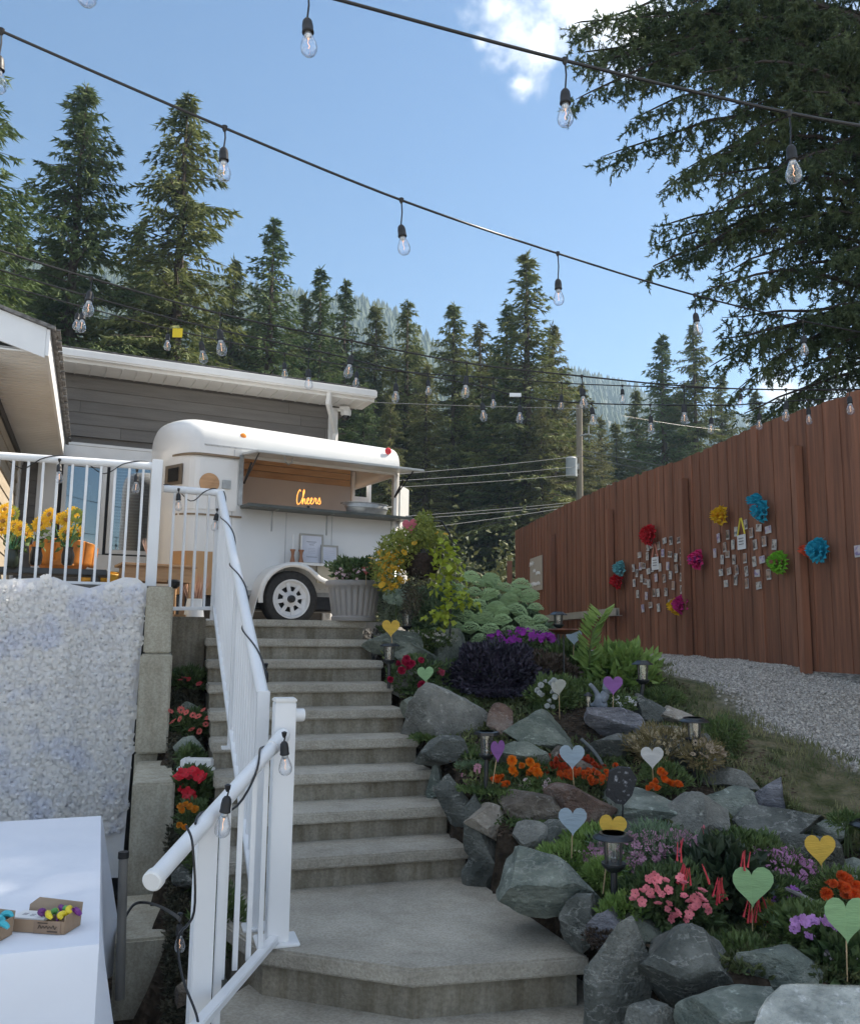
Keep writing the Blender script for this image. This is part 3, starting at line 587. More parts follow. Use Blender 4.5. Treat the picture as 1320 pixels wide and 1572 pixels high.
# ---- tissue paper flowers
def tissue(px, py, r, parts, lab, sq=(1, 1)):
    p, rz, _ = on_fence(px, py, .05); t_ = thing('tissue_flower', lab, 'paper flower', p, rz, 'tissue paper flowers on the fence')
    for (nm, col, dx, dz, rr, npet) in parts:
        T = []; n = npet*3
        for k in range(n):
            ring = k//npet; a = 2*math.pi*k/npet+ring*.5; ro = rr*(1.0, .78, .5)[ring]; wdt = ro*1.5*math.pi/npet*1.3; y0 = -.02-.045*ring
            c = np.array([dx, y0, dz]); e = np.array([math.cos(a)*sq[0], 0, math.sin(a)*sq[1]]); s = np.array([-math.sin(a), 0, math.cos(a)])
            m1 = c+e*ro*.6+s*wdt/2+np.array([0, -.02, 0]); m2 = c+e*ro*.6-s*wdt/2+np.array([0, -.0, 0])
            t1 = c+e*ro+s*wdt*.42+np.array([0, rng.uniform(-.05, .01), 0]); t2 = c+e*ro*.93-s*wdt*.42+np.array([0, rng.uniform(-.05, .01), 0]); tm = c+e*ro*.86+np.array([0, -.05, 0])
            T += [(c, m1, m2), (m1, t1, tm), (m1, tm, m2), (m2, tm, t2)]
        me_ = soup(nm, np.array(T), mk('tissue_'+lab.split()[0]+nm+str(int(col[0]*100)), col, tuple(x*.7 for x in col), 25, .8, trans=.3)); link(nm, me_, t_)
YEL = (.85, .55, .02); RED = (.55, .01, .02); BLU = (.02, .40, .58); PNK = (.7, .03, .2); GRN = (.22, .55, .04); ORG = (.75, .12, .05); MAG = (.55, .02, .22)
tissue(1124, 791, .1, [('petals', YEL, 0, 0, .115, 12), ('centre', (.8, .4, .02), 0, 0, .04, 6)], 'yellow tissue flower above the right snapshot cluster')
tissue(1183, 777, .1, [('petals', BLU, -.035, .06, .07, 9), ('petals', BLU, .03, -.05, .10, 10), ('centre', (.6, .1, .1), 0, 0, .03, 6)], 'blue tissue flower, folded and highest on the fence', (1, 1.2))
tissue(1009, 821, .1, [('petals', RED, 0, 0, .145, 11)], 'red tissue flower at the top of the left snapshot cluster', (1.2, 1))
tissue(962, 880, .1, [('petals', (.18, .5, .55), .03, .06, .12, 10), ('petals', RED, -.06, -.1, .12, 10)], 'pale blue and red tissue flower left of the left snapshots')
tissue(1085, 859, .1, [('petals', PNK, 0, 0, .125, 8), ('centre', (.45, .1, .4), 0, 0, .05, 6)], 'pink tissue flower between the two snapshot clusters')
tissue(1053, 931, .1, [('petals', YEL, -.06, 0, .11, 8), ('petals', MAG, .06, .02, .13, 9)], 'yellow and magenta tissue flower below the left snapshots')
tissue(1210, 863, .1, [('petals', GRN, 0, 0, .12, 16), ('centre', (.6, .25, .2), 0, 0, .035, 6)], 'green tissue flower right of the right snapshot cluster')
tissue(1268, 845, .1, [('petals', BLU, .03, 0, .125, 14), ('petals', ORG, -.08, .01, .07, 8)], 'large blue tissue flower with orange side past the near post')
# ---- steel gutter length lying against the fence
a, rz, ta = on_fence(964, 945, .14); b_, _, tb = on_fence(812, 958, .2)
gb = B(); L_ = 0
gb.beam(a, b_, .09, .006, (0, 0, 1)).beam(a+[0, 0, .05], b_+[0, 0, .05], .006, .1)
gb.beam(a+np.array([*(fn(ta)*.045), .05]), b_+np.array([*(fn(tb)*.045), .05]), .006, .1)
tag(gb.obj('metal_channel', mk('weathered_beam', (.36, .34, .29), (.28, .27, .23), 4, .5), None, org=(a+b_)/2), 'long grey channel section leaning along the foot of the fence', 'beam')
# ================================================================ HOUSE
HA = R(25); HU = np.array([math.cos(HA), math.sin(HA)]); HN = np.array([-math.sin(HA), math.cos(HA)]); HO = np.array([-4.5, 12.0])
def Hh(s, n, z): return np.array([HO[0]+s*HU[0]+n*HN[0], HO[1]+s*HU[1]+n*HN[1], z])
def hpx(px, py, n=0.0): P = onplane(px, py, HO+n*HN, HA); return (P[:2]-HO)@HU, P[2]
house = thing('house', 'grey sided single storey house with white trim and low shingled roof', 'house', Hh(0, 0, ZTOP))
sR = hpx(515, 700)[0]; sL = -5.0
eR, zeR = hpx(575, 603, -.55); eL, zeL = hpx(80, 530, -.55)
ztop = (zeR+zeL)/2; fh = .17
# wall core and siding boards
B().hexa([Hh(sL, .05, 2.1), Hh(sR, .05, 2.1), Hh(sR, 6, 2.1), Hh(sL, 6, 2.1), Hh(sL, .05, ztop-.1), Hh(sR, .05, ztop-.1), Hh(sR, 6, ztop-.1), Hh(sL, 6, ztop-.1)]).obj('wall', siding_m, house)
zt0 = hpx(160, 688)[1]; swl_, _ = hpx(60, 700); swr, _ = hpx(262, 700); zsill = hpx(160, 866)[1]
z = 2.3; row = 0
while z < ztop-.22:
    s = sL+rng.uniform(.3, 3)
    lo_ = sL
    while lo_ < sR-.01:
        hi_ = min(s, sR)
        parts_ = [(lo_, hi_)]
        if z+.17 > zsill-.05 and z < zt0+.1: parts_ = [(a_, b2) for a_, b2 in ((lo_, min(hi_, swl_)), (max(lo_, swr), hi_)) if b2-a_ > .05]
        for (a_, b2) in parts_:
            B().hexa([Hh(a_+.002, -.014, z), Hh(b2-.002, -.014, z), Hh(b2-.002, .05, z), Hh(a_+.002, .05, z), Hh(a_+.002, .004, z+.178), Hh(b2-.002, .004, z+.178), Hh(b2-.002, .05, z+.178), Hh(a_+.002, .05, z+.178)]).obj('siding_board', siding_m, house)
        lo_ = hi_; s = hi_+3.6
    z += .17; row += 1
# eaves: fascia, gutter, soffit, roof
def hbar(s0, s1, n0, n1, z0, z1, name, m, dz=0.0, bev=0.0):
    B().hexa([Hh(s0, n0, z0), Hh(s1, n0, z0+dz), Hh(s1, n1, z0+dz), Hh(s0, n1, z0), Hh(s0, n0, z1), Hh(s1, n0, z1+dz), Hh(s1, n1, z1+dz), Hh(s0, n1, z1)]).obj(name, m, house, bevel=bev)
hbar(sL, eR, -.55, -.53, ztop-fh, ztop-.02, 'fascia', white_vinyl)
hbar(sL, eR+.01, -.66, -.552, ztop-.13, ztop-.005, 'gutter', white_vinyl, bev=.02)
hbar(sL, eR, -.528, .0, ztop-fh+.005, ztop-fh+.02, 'soffit', white_vinyl)
k = sL
while k < eR-.1: hbar(k, k+.012, -.527, -.02, ztop-fh-.012, ztop-fh+.004, 'soffit_seam', white_vinyl); k += .2
zr = ztop+1.05; rn = 3.6
q = [Hh(sL, -.62, ztop), Hh(eR+.02, -.62, ztop), Hh(eR-3.0, rn, zr), Hh(sL, rn, zr)]
dn = np.array([0, 0, -.05]); B().add(q+[p+dn for p in q], [(0, 1, 2, 3), (7, 6, 5, 4), (0, 4, 5, 1), (1, 5, 6, 2), (3, 2, 6, 7), (0, 3, 7, 4)]).obj('roof', shingle_m, house)
q = [Hh(eR+.02, -.6, ztop), Hh(eR+.02, 6.6, ztop), Hh(eR-3.0, rn, zr)]; B().add(q+[p+dn for p in q], [(0, 1, 2), (5, 4, 3), (0, 3, 4, 1), (1, 4, 5, 2), (2, 5, 3, 0)]).obj('roof', shingle_m, house)
# shingle courses as real steps
st = B()
for c in range(1, 26):
    f = c/26; a_ = Hh(sL, -.62+(rn+.62)*f, ztop+(zr-ztop)*f+.004); b2 = Hh(eR+.02-3.02*f, -.62+(rn+.62)*f, ztop+(zr-ztop)*f+.004)
    m = int(np.linalg.norm(b2-a_)/.3)
    for i in range(m):
        p0 = a_+(b2-a_)*i/m; p1 = a_+(b2-a_)*(i+.97)/m; st.beam(p0, p1, .16, .008+.008*rng.uniform(), (0, 0, 1))
so = st.obj('shingles', shingle_m, house); tag(so, kind='stuff')
# trim band and windows
hbar(swl_, hpx(262, 700)[0], -.035, .03, hpx(160, 706)[1], zt0, 'trim_board', white_vinyl)
hbar(swl_, hpx(262, 700)[0], -.045, .03, zt0+.002, zt0+.04, 'trim_board', white_vinyl)
def window(x0, x1, y0, y1, blinds):
    s0, _ = hpx(x0, y1); s1, _ = hpx(x1, y1); z1 = hpx((x0+x1)/2, y0)[1]; z0 = hpx((x0+x1)/2, y1)[1]
    w = link('window', None, house, Hh(s0, 0, z0)-wloc(house)); fwid = .055
    b = B()
    for (a_, b2, c_, d_) in [(s0, s1, z1-fwid, z1), (s0, s1, z0, z0+fwid), (s0, s0+fwid, z0+fwid, z1-fwid), (s1-fwid, s1, z0+fwid, z1-fwid)]:
        b.hexa([Hh(a_, -.05, c_), Hh(b2, -.05, c_), Hh(b2, .04, c_), Hh(a_, .04, c_), Hh(a_, -.05, d_), Hh(b2, -.05, d_), Hh(b2, .04, d_), Hh(a_, .04, d_)])
    b.obj('frame', white_vinyl, w)
    g = [Hh(s0+fwid, -.01, z0+fwid), Hh(s1-fwid, -.01, z0+fwid), Hh(s1-fwid, -.01, z1-fwid), Hh(s0+fwid, -.01, z1-fwid)]
    B().extr(g, np.array([*(HN*.006), 0])).obj('pane', glass_win, w)
    if blinds:
        zz = z0+fwid; nb = int((z1-z0-2*fwid)/.045)
        for i in range(nb): B().extr([Hh(s0+fwid, .01, zz+i*.045), Hh(s1-fwid, .01, zz+i*.045), Hh(s1-fwid, .035, zz+i*.045+.036), Hh(s0+fwid, .035, zz+i*.045+.036)], (0, 0, .003)).obj('blind_slat', mk('blind_grey', (.42, .44, .42), None, 3, .7), w)
    else:
        B().extr([Hh(s0+.1, .036, z0+.1), Hh(s0+.42, .036, z0+.1), Hh(s0+.3, .036, z1-.1), Hh(s0+.1, .036, z1-.1)], (0, 0, .003)).obj('curtain', mk('curtain', (.5, .5, .52), None, 3, .8), w)
        B().extr([Hh(s1-.45, .02, z1-.55), Hh(s1-.2, .02, z1-.55), Hh(s1-.2, .02, z1-.3), Hh(s1-.45, .02, z1-.3)], np.array([*(HN*.004), 0])).obj('paper_notice', mk('notice', (.3, .5, .55), None, 3, .8), w)
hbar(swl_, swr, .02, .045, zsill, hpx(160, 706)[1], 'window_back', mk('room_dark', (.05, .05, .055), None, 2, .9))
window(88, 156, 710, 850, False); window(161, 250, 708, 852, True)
hbar(swl_, swr, -.06, .03, zsill-.10, hpx(160, 852)[1]-.005, 'sill', white_vinyl)
hbar(swl_, hpx(84, 800)[0], -.03, .03, zsill, hpx(70, 706)[1], 'corner_trim', white_vinyl)
# downspout and corner trim at right end
hbar(sR-.14, sR+.01, -.035, .05, 2.1, ztop-.2, 'corner_trim', white_vinyl)
b = B(); dsp = [Hh(eR-.75, -.6, ztop-.12), Hh(eR-.75, -.55, ztop-.28), Hh(sR-.05, -.12, ztop-.62), Hh(sR-.05, -.1, ztop-.8), Hh(sR-.05, -.1, 2.2)]
b.tube(dsp, .045, 4); b.obj('downspout', white_vinyl, house)
# dome camera under the eave
p = atY(531, 634, Hh(sR, -.1, 0)[1]); cm = thing('security_camera', 'white dome security camera below the eave at the house corner', 'camera', p)
B().box((-.09, 0, .05), (.1, .05, .05)).box((-.02, 0, .07), (.16, .14, .05)).obj('bracket', white_vinyl, cm, world=False, bevel=.01)
B().lathe([(.075, .05), (.085, .03), (.085, -.02), (.07, -.05)], n=20).obj('housing', white_vinyl, cm, world=False, smooth=True)
B().lathe([(.065, -.05), (.06, -.085), (.035, -.11), (.001, -.118)], n=20).obj('lens_dome', mk('dome_black', (.01, .01, .012), None, 4, .08), cm, world=False, smooth=True)
# ---- gabled wing at the left
WZ = 4.52
n1 = onz(72, 505, WZ); f1 = onplane(97, 692, HO, HA); wd_ = f1[:2]-n1[:2]; wd_ /= np.linalg.norm(wd_); wu = np.array([wd_[1], -wd_[0]])   # wu: towards the right
wing = thing('house_wing', 'gabled wing with white fascia boards and ribbed white soffit at the left', 'house', (n1[0]-.6, n1[1]+1, ZTOP))
def W(a, b, z): return np.array([n1[0]+a*wu[0]+b*wd_[0], n1[1]+a*wu[1]+b*wd_[1], z])
LW = np.linalg.norm((f1-n1)[:2])-.15; sl = .30
def wz(a): return WZ-a*sl
# rake board (front), eave fascia (right side), roof sheet, soffit
B().hexa([W(-4, -.03, wz(-4)-.26), W(0, -.03, wz(0)-.26), W(0, 0, wz(0)-.26), W(-4, 0, wz(-4)-.26), W(-4, -.03, wz(-4)), W(0, -.03, wz(0)), W(0, 0, wz(0)), W(-4, 0, wz(-4))]).obj('rake_board', white_paint, wing)
B().hexa([W(.002, -.03, WZ-.24), W(.03, -.03, WZ-.24), W(.03, LW, WZ-.24), W(.002, LW, WZ-.24), W(.002, -.03, WZ-.01), W(.03, -.03, WZ-.01), W(.03, LW, WZ-.01), W(.002, LW, WZ-.01)]).obj('eave_board', white_paint, wing)
B().hexa([W(-4, -.06, wz(-4)+.005), W(.07, -.06, wz(.07)+.005), W(.07, LW, wz(.07)+.005), W(-4, LW, wz(-4)+.005), W(-4, -.06, wz(-4)+.035), W(.07, -.06, wz(.07)+.035), W(.07, LW, wz(.07)+.035), W(-4, LW, wz(-4)+.035)]).obj('roof', shingle_m, wing)
tab = B()
for i in range(int(LW/.16)): tab.box(W(.08, i*.16+.05, wz(.07)+.022+.008*(i % 2)), (.05, .13, .012), rz=math.atan2(wu[1], wu[0]))
tag(tab.obj('shingle_tabs', shingle_m, wing), kind='stuff')
SW = .52
k = 0.0
while k < LW-.05:   # ribbed soffit strips
    B().hexa([W(-SW-.25, k, WZ-.22), W(0, k, WZ-.22), W(0, k+.085, WZ-.22), W(-SW-.25, k+.085, WZ-.22), W(-SW-.25, k, WZ-.205), W(0, k, WZ-.205), W(0, k+.085, WZ-.205), W(-SW-.25, k+.085, WZ-.205)]).obj('soffit_strip', white_vinyl, wing); k += .1
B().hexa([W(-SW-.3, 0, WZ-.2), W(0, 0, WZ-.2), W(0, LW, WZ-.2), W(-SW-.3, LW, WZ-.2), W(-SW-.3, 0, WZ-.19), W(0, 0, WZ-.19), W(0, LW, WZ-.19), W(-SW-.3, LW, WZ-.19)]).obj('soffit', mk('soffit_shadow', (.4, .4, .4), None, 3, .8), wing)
# side wall of the wing with tan lap siding, dark frieze, door with white frame
B().hexa([W(-4, .35, 2.2), W(-SW, .35, 2.2), W(-SW, LW+.3, 2.2), W(-4, LW+.3, 2.2), W(-4, .35, WZ-.2), W(-SW, .35, WZ-.2), W(-SW, LW+.3, WZ-.2), W(-4, LW+.3, WZ-.2)]).obj('wall', siding_tan, wing)
def wpx(px, py):
    P = onplane(px, py, W(-SW, 0, 0)[:2], math.atan2(wd_[1], wd_[0])); return (P[:2]-n1[:2])@wd_, P[2]
d0 = wpx(20, 800)[0]; d1 = wpx(42, 800)[0]; zd = wpx(25, 650)[1]
z = 2.35
while z < WZ-.3:
    for (a_, b2) in ([(.4, LW+.2)] if z > 4.35 else [(.4, d0), (d1, LW+.2)]):
        if b2 > a_+.05: B().hexa([W(-SW, a_, z), W(-SW+.016, a_, z), W(-SW+.016, b2, z), W(-SW, b2, z), W(-SW, a_, z+.18), W(-SW+.003, a_, z+.18), W(-SW+.003, b2, z+.18), W(-SW, b2, z+.18)]).obj('siding_board', siding_tan, wing)
    z += .17
for (a_, b2, z0, z1) in [(d0, d0+.12, 2.33, 4.3), (d1-.12, d1, 2.33, 4.3), (d0, d1, 4.2, 4.34)]:
    B().hexa([W(-SW, a_, z0), W(-SW+.035, a_, z0), W(-SW+.035, b2, z0), W(-SW, b2, z0), W(-SW, a_, z1), W(-SW+.035, a_, z1), W(-SW+.035, b2, z1), W(-SW, b2, z1)]).obj('door_frame', white_paint, wing)
B().hexa([W(-SW, d0+.12, 2.33), W(-SW+.02, d0+.12, 2.33), W(-SW+.02, d1-.12, 2.33), W(-SW, d1-.12, 2.33), W(-SW, d0+.12, 4.2), W(-SW+.02, d0+.12, 4.2), W(-SW+.02, d1-.12, 4.2), W(-SW, d1-.12, 4.2)]).obj('door', white_vinyl, wing)
B().hexa([W(-SW+.003, .4, WZ-.32), W(-SW+.03, .4, WZ-.32), W(-SW+.03, LW, WZ-.32), W(-SW+.003, LW, WZ-.32), W(-SW+.003, .4, WZ-.225), W(-SW+.03, .4, WZ-.225), W(-SW+.03, LW, WZ-.225), W(-SW+.003, LW, WZ-.225)]).obj('frieze_board', mk('dark_trim', (.06, .055, .05), None, 3, .6), wing)
b = B().box(W(-SW+.02, .33, 3.3), (.14, .14, 2.05), rz=math.atan2(wu[1], wu[0])); b.obj('corner_post', white_paint, wing)
# flood lamp
p = onplane(36, 606, W(-SW+.1, 0, 0)[:2], math.atan2(wd_[1], wd_[0])); fl = thing('flood_light', 'round outdoor lamp mounted under the soffit beside the door', 'lamp', p)
B().lathe([(.04, -.1), (.05, 0), (.12, .07), (.125, .1)], n=18, M=Matrix.Rotation(R(65), 3, 'Y')).obj('shade', mk('lamp_grey', (.2, .19, .17), None, 5, .4), fl, world=False, smooth=True)
B().box((-.07, 0, -.04), (.1, .08, .14)).obj('mount', white_vinyl, fl, world=False, bevel=.01); B().lathe([(.001, -.18), (.03, -.16), (.035, -.12), (.02, -.09)], c=(-.03, -.02, 0), n=12).obj('sensor', white_vinyl, fl, world=False, smooth=True)
# ---- deck
DZ = 2.33
deck = link('deck', None, None, (-4, 8, ZTOP)); tag(deck, 'wooden deck in front of the house, edged by the white railing', None, None, 'structure')
dA = atY(256, 900, 6.6)[:2]
def Dk(s, n, z): return np.array([dA[0]+s*SU[0]+n*SV[0], dA[1]+s*SU[1]+n*SV[1], z])
B().hexa([Dk(-7, 0, 0), Dk(0, 0, 0), Dk(.0, 5, 0), Dk(-7, 5, 0), Dk(-7, 0, DZ-.04), Dk(0, 0, DZ-.04), Dk(.0, 5, DZ-.04), Dk(-7, 5, DZ-.04)]).obj('deck_face', mk('deck_dark', (.05, .05, .05), (.08, .08, .075), 3, .8), deck)
k = 0.0
while k < 5: B().hexa([Dk(-7, k, DZ-.035), Dk(.02, k, DZ-.035), Dk(.02, k+.13, DZ-.035), Dk(-7, k+.13, DZ-.035), Dk(-7, k, DZ), Dk(.02, k, DZ), Dk(.02, k+.13, DZ), Dk(-7, k+.13, DZ)]).obj('plank', mk('deck_plank', (.10, .095, .09), (.14, .13, .12), 3, .8, .2, 40, rand=.1), deck); k += .138
# ================================================================ RAILINGS
def rail_panel(t_, A, Bp, top, bot, nbal, r_top=.03, bal=.019, name='baluster', ends=(0.5, 0.5)):
    """straight or sloping rail: A,Bp ground-plan points with z of the top rail centre; bot = drop from top to bottom rail"""
    A = np.asarray(A, float); Bp = np.asarray(Bp, float); dz = np.array([0, 0, -bot])
    B().tube([A, Bp], r_top, 18).obj('top_rail', white_paint, t_, smooth=True)
    B().beam(A+dz, Bp+dz, .045, .03).obj('bottom_rail', white_paint, t_, bevel=.003)
    ang = math.atan2(*(Bp-A)[[1, 0]])
    for i in range(nbal):
        p = A+(Bp-A)*((i+ends[0])/(nbal-1+ends[0]+ends[1])); B().box(p+np.array([0, 0, -bot/2]), (bal, bal, bot-.02), rz=ang).obj(name, white_paint, t_)
def rpost(t_, p, h, w=.075, ang=SA, cap=False):
    B().box((p[0], p[1], p[2]+h/2), (w, w, h), rz=ang).obj('post', white_paint, t_, bevel=.004)
    B().box((p[0], p[1], p[2]+.006), (w*1.9, w*1.9, .012), rz=ang).obj('base_plate', white_paint, t_, bevel=.003)
# deck rail
dr = thing('deck_railing', 'white metal railing along the deck edge above the flower backdrop', 'railing', Dk(-2, 0, DZ))
pA = atY(242, 712, 6.62); pEnd = atY(-170, 688, 6.05); zr_ = (pA[2]+atY(0, 699, 6.25)[2])/2
A_ = np.array([pA[0], pA[1], zr_-.01]); E_ = np.array([pEnd[0], pEnd[1], zr_-.01]); hb = zr_-atY(100, 893, 6.4)[2]
rail_panel(dr, A_, E_, zr_, hb, 17, .03, .018, ends=(1, 1))
rpost(dr, np.array([A_[0], A_[1], DZ-.1]), zr_-DZ+.14, .08)
# short level rail from the deck post to the head of the stairs
tp2 = atY(338, 757, 7.05); a2 = atY(250, 750, 6.75)
sr = thing('stair_head_railing', 'short level white railing between the deck post and the head of the stairs', 'railing', (tp2[0], tp2[1], ZTOP))
rail_panel(sr, a2, tp2, 0, a2[2]-atY(290, 936, 6.9)[2], 4, .03, .018, ends=(1, 1))
rpost(sr, np.array([tp2[0], tp2[1], ZTOP-.02]), tp2[2]-ZTOP+.05, .07)
# long sloping rail
lp = onz(424, 1447, ZL)          # base of the big lower post
up = np.array([tp2[0], tp2[1], tp2[2]]); lo = atY(404, 1070, lp[1]+.18)
lr = thing('stair_railing', 'long sloping white handrail with thin balusters up the left side of the stairs', 'railing', (*((up+lo)/2)[:2], ZL+.5))
rail_panel(lr, up, lo, 0, .93, 27, .031, .014, ends=(.6, .6))
rpost(lr, np.array([lo[0], lo[1], ZL]), lo[2]-ZL+.03, .06)
mid_ = up+(lo-up)*.56; kz = ZTOP-round((ZTOP-(mid_[2]-1.05))/RISE)*RISE
B().box((mid_[0], mid_[1], (mid_[2]+kz)/2), (.05, .05, mid_[2]-kz), rz=SA).obj('post', white_paint, lr); B().box((mid_[0], mid_[1], kz+.006), (.12, .1, .012), rz=SA).obj('base_plate', white_paint, lr)
# lower rail on the landing
h0 = atY(235, 1352, 2.88); h1 = atY(436, 1128, lp[1]-.06); dirh = (h1-h0)/np.linalg.norm(h1-h0)
lw = thing('landing_railing', 'thick white handrail slanting down from the landing post towards the viewer', 'railing', (lp[0], lp[1], ZL))
B().tube([h0, h1], .029, 24).obj('top_rail', white_paint, lw, smooth=True)
B().lathe([(.001, .0), (.029, .0), (.034, .006), (.034, .03)], c=h0-dirh*.012, n=24, M=Vector(dirh).to_track_quat('Z', 'Y').to_matrix()).obj('end_cap', white_vinyl, lw, smooth=True)
B().tube([h1-dirh*.16, h1-dirh*.02], .0335, 24).obj('collar', white_paint, lw, smooth=True)
pt = atY(432, 1078, lp[1]); B().box((lp[0], lp[1], (pt[2]+ZL)/2), (.098, .098, pt[2]-ZL), rz=SA).obj('post', white_paint, lw, bevel=.004)
B().box((lp[0], lp[1], pt[2]+.01), (.105, .105, .02), rz=SA).obj('post_cap', white_vinyl, lw, bevel=.006); B().box((lp[0], lp[1], ZL+.007), (.19, .17, .014), rz=SA).obj('base_plate', white_paint, lw, bevel=.004)
B().tube([lp*[1, 1, 0]+[.03, 0, pt[2]-.06], lp*[1, 1, 0]+np.array([.085, .03, pt[2]-.06])], .03, 18).obj('rail_stub', white_paint, lw, smooth=True)
b0 = atY(300, 1580, 2.92); b1 = atY(422, 1441, lp[1]-.03)
B().beam(b0+(b0-b1)*.3, b1, .045, .03).obj('bottom_rail', white_paint, lw, bevel=.004)
for (xt, yt, xb) in [(352, 1255, 335), (372, 1235, 358), (392, 1205, 384), (410, 1185, 402)]:
    f = None; best = 9
    for q in np.linspace(0, 1.0, 200):
        x_ = proj(h0+(h1-h0)*q)[0]
        if abs(x_-xt) < best: best = abs(x_-xt); f = q
    p = h0+(h1-h0)*f; fb = f*1.0; pb = b0+(b1-b0)*((p-b0)[:2]@(b1-b0)[:2])/((b1-b0)[:2]@(b1-b0)[:2])
    B().box((p[0], p[1], (p[2]+pb[2])/2), (.02, .02, p[2]-pb[2]), rz=SA).obj('baluster', white_paint, lw)
f = .36; p = h0+(h1-h0)*.33; B().box((p[0], p[1], (p[2]+0.25)/2), (.085, .03, p[2]-.25), rz=SA+.5).obj('post', white_paint, lw, bevel=.003)
p = h0+(h1-h0)*.46; B().box((p[0], p[1], (p[2]+0.25)/2), (.03, .03, p[2]-.25), rz=SA).obj('post', white_paint, lw, bevel=.003)
# ================================================================ HORSE TRAILER BAR
TA = R(30); TU = np.array([math.cos(TA), math.sin(TA)]); TN = np.array([-math.sin(TA), math.cos(TA)]); WC = atY(443, 920, 10.2)
TO = WC[:2]+TN*.13; TZ = ZTOP
def Tt(s, n, z): return np.array([TO[0]+s*TU[0]+n*TN[0], TO[1]+s*TU[1]+n*TN[1], z])
def tpx(px, py, n=0.0): P = onplane(px, py, TO+n*TN, TA); return (P[:2]-TO)@TU, P[2]
tr_white = mk('trailer_white', (.74, .74, .73), (.62, .63, .62), 1.1, .3, .10, 3, coat=.3, lo=.3, hi=.75)
tr = thing('horse_trailer', 'white converted horse trailer bar parked above the stairs with its hatch open', 'trailer', (WC[0], WC[1], TZ))
sB = tpx(611, 760)[0]; ztopT = tpx(480, 668)[1]-.02; zrear = tpx(603, 690)[1]; zbot = tpx(500, 917)[1]
sw0 = tpx(372, 740)[0]; sw1 = tpx(603, 760)[0]; zw0 = tpx(372, 774)[1]; zw1 = tpx(372, 703)[1]; WT = 1.65
ztopT = (ztopT+zrear)/2+.03
# plan outline: straight sides, rounded nose
sN = -1.05; NL = .36
def outline(m):
    P = [(sB, 0), (sw1, 0), (sw0, 0), (-.8, 0), (sN, 0)]
    for i in range(1, m): a = math.pi*i/m; P.append((sN-NL*math.sin(a)**.9, WT/2-WT/2*math.cos(a)))
    P += [(sN, WT), (-.8, WT), (sw0, WT), (sw1, WT), (sB, WT)]
    return P
O_ = outline(16); cx_ = (np.mean([sN, sB]), WT/2)
lev = [(zbot, 0), (zw0, 0), (zw1, 0), (ztopT-.26, 0)]+[(ztopT-.26+.26*math.sin(a), .26*(1-math.cos(a))) for a in np.linspace(.25, 1.5, 6)]
V = []; n_ = len(O_)
for (z, ins) in lev:
    for (s, n) in O_:
        v = np.array([s, n])
        nn = np.clip(n, ins, WT-ins)
        if s < sN: v_ = np.array([sN+(s-sN)*(1-ins*.75), WT/2+(n-WT/2)*(1-ins/(WT/2))])
        else: v_ = np.array([min(s, sB-ins*.12), WT/2+(n-WT/2)*(1-ins/(WT/2))])
        V.append(Tt(v_[0], v_[1], z+.05*np.clip((v_[0]-sB)/(sN-sB), 0, 1)*(z > zw1)))
Fc = []
for j in range(len(lev)-1):
    for i in range(n_):
        i2 = (i+1) % n_
        if j == 1 and i == 1: continue           # the hatch
        if i == n_-1 and j < 2: continue          # open rear
        Fc.append((j*n_+i, (j+1)*n_+i, (j+1)*n_+i2, j*n_+i2))
Fc.append(tuple(range((len(lev)-1)*n_, len(lev)*n_))); Fc.append(tuple(range(n_-1, -1, -1)))
bd = B().add(V, Fc); body = bd.obj('body', tr_white, tr, smooth=True, autos=40)
md = body.modifiers.new('thickness', 'SOLIDIFY'); md.thickness = .03; md.offset = 0
def tb(s0, s1, n0, n1, z0, z1, name, m, par=None, bev=0.0):
    o = B().hexa([Tt(s0, n0, z0), Tt(s1, n0, z0), Tt(s1, n1, z0), Tt(s0, n1, z0), Tt(s0, n0, z1), Tt(s1, n0, z1), Tt(s1, n1, z1), Tt(s0, n1, z1)]).obj(name, m, par or tr, bevel=bev); return o
inner = mk('trailer_inside', (.5, .49, .5), (.45, .44, .46), 2, .6)
sI = tpx(557, 750, .9)[0]
tb(sw0-.3, sI, 1.3, 1.33, zbot+.1, ztopT-.3, 'inner_wall', inner); tb(sw0-.32, sw0-.29, .04, 1.3, zbot+.1, ztopT-.3, 'inner_wall', inner)
tb(sw0-.3, sB-.05, .04, WT-.05, zbot+.05, zbot+.08, 'floor', wood_plank)
zp = tpx(480, 742, 1.3)[1]; k = zp
while k < zw1+.3: tb(sw0-.28, sI-.02, 1.27, 1.298, k+.003, k+.085, 'wall_plank', wood_plank); k += .09
for sx_ in (sI, sI+.26): tb(sx_, sx_+.05, 1.26, 1.33, zbot+.1, zw1+.25, 'door_stile', white_paint, bev=.008)
tb(sI+.05, sI+.26, 1.28, 1.3, zbot+.2, zw0+.45, 'door_panel', white_paint)
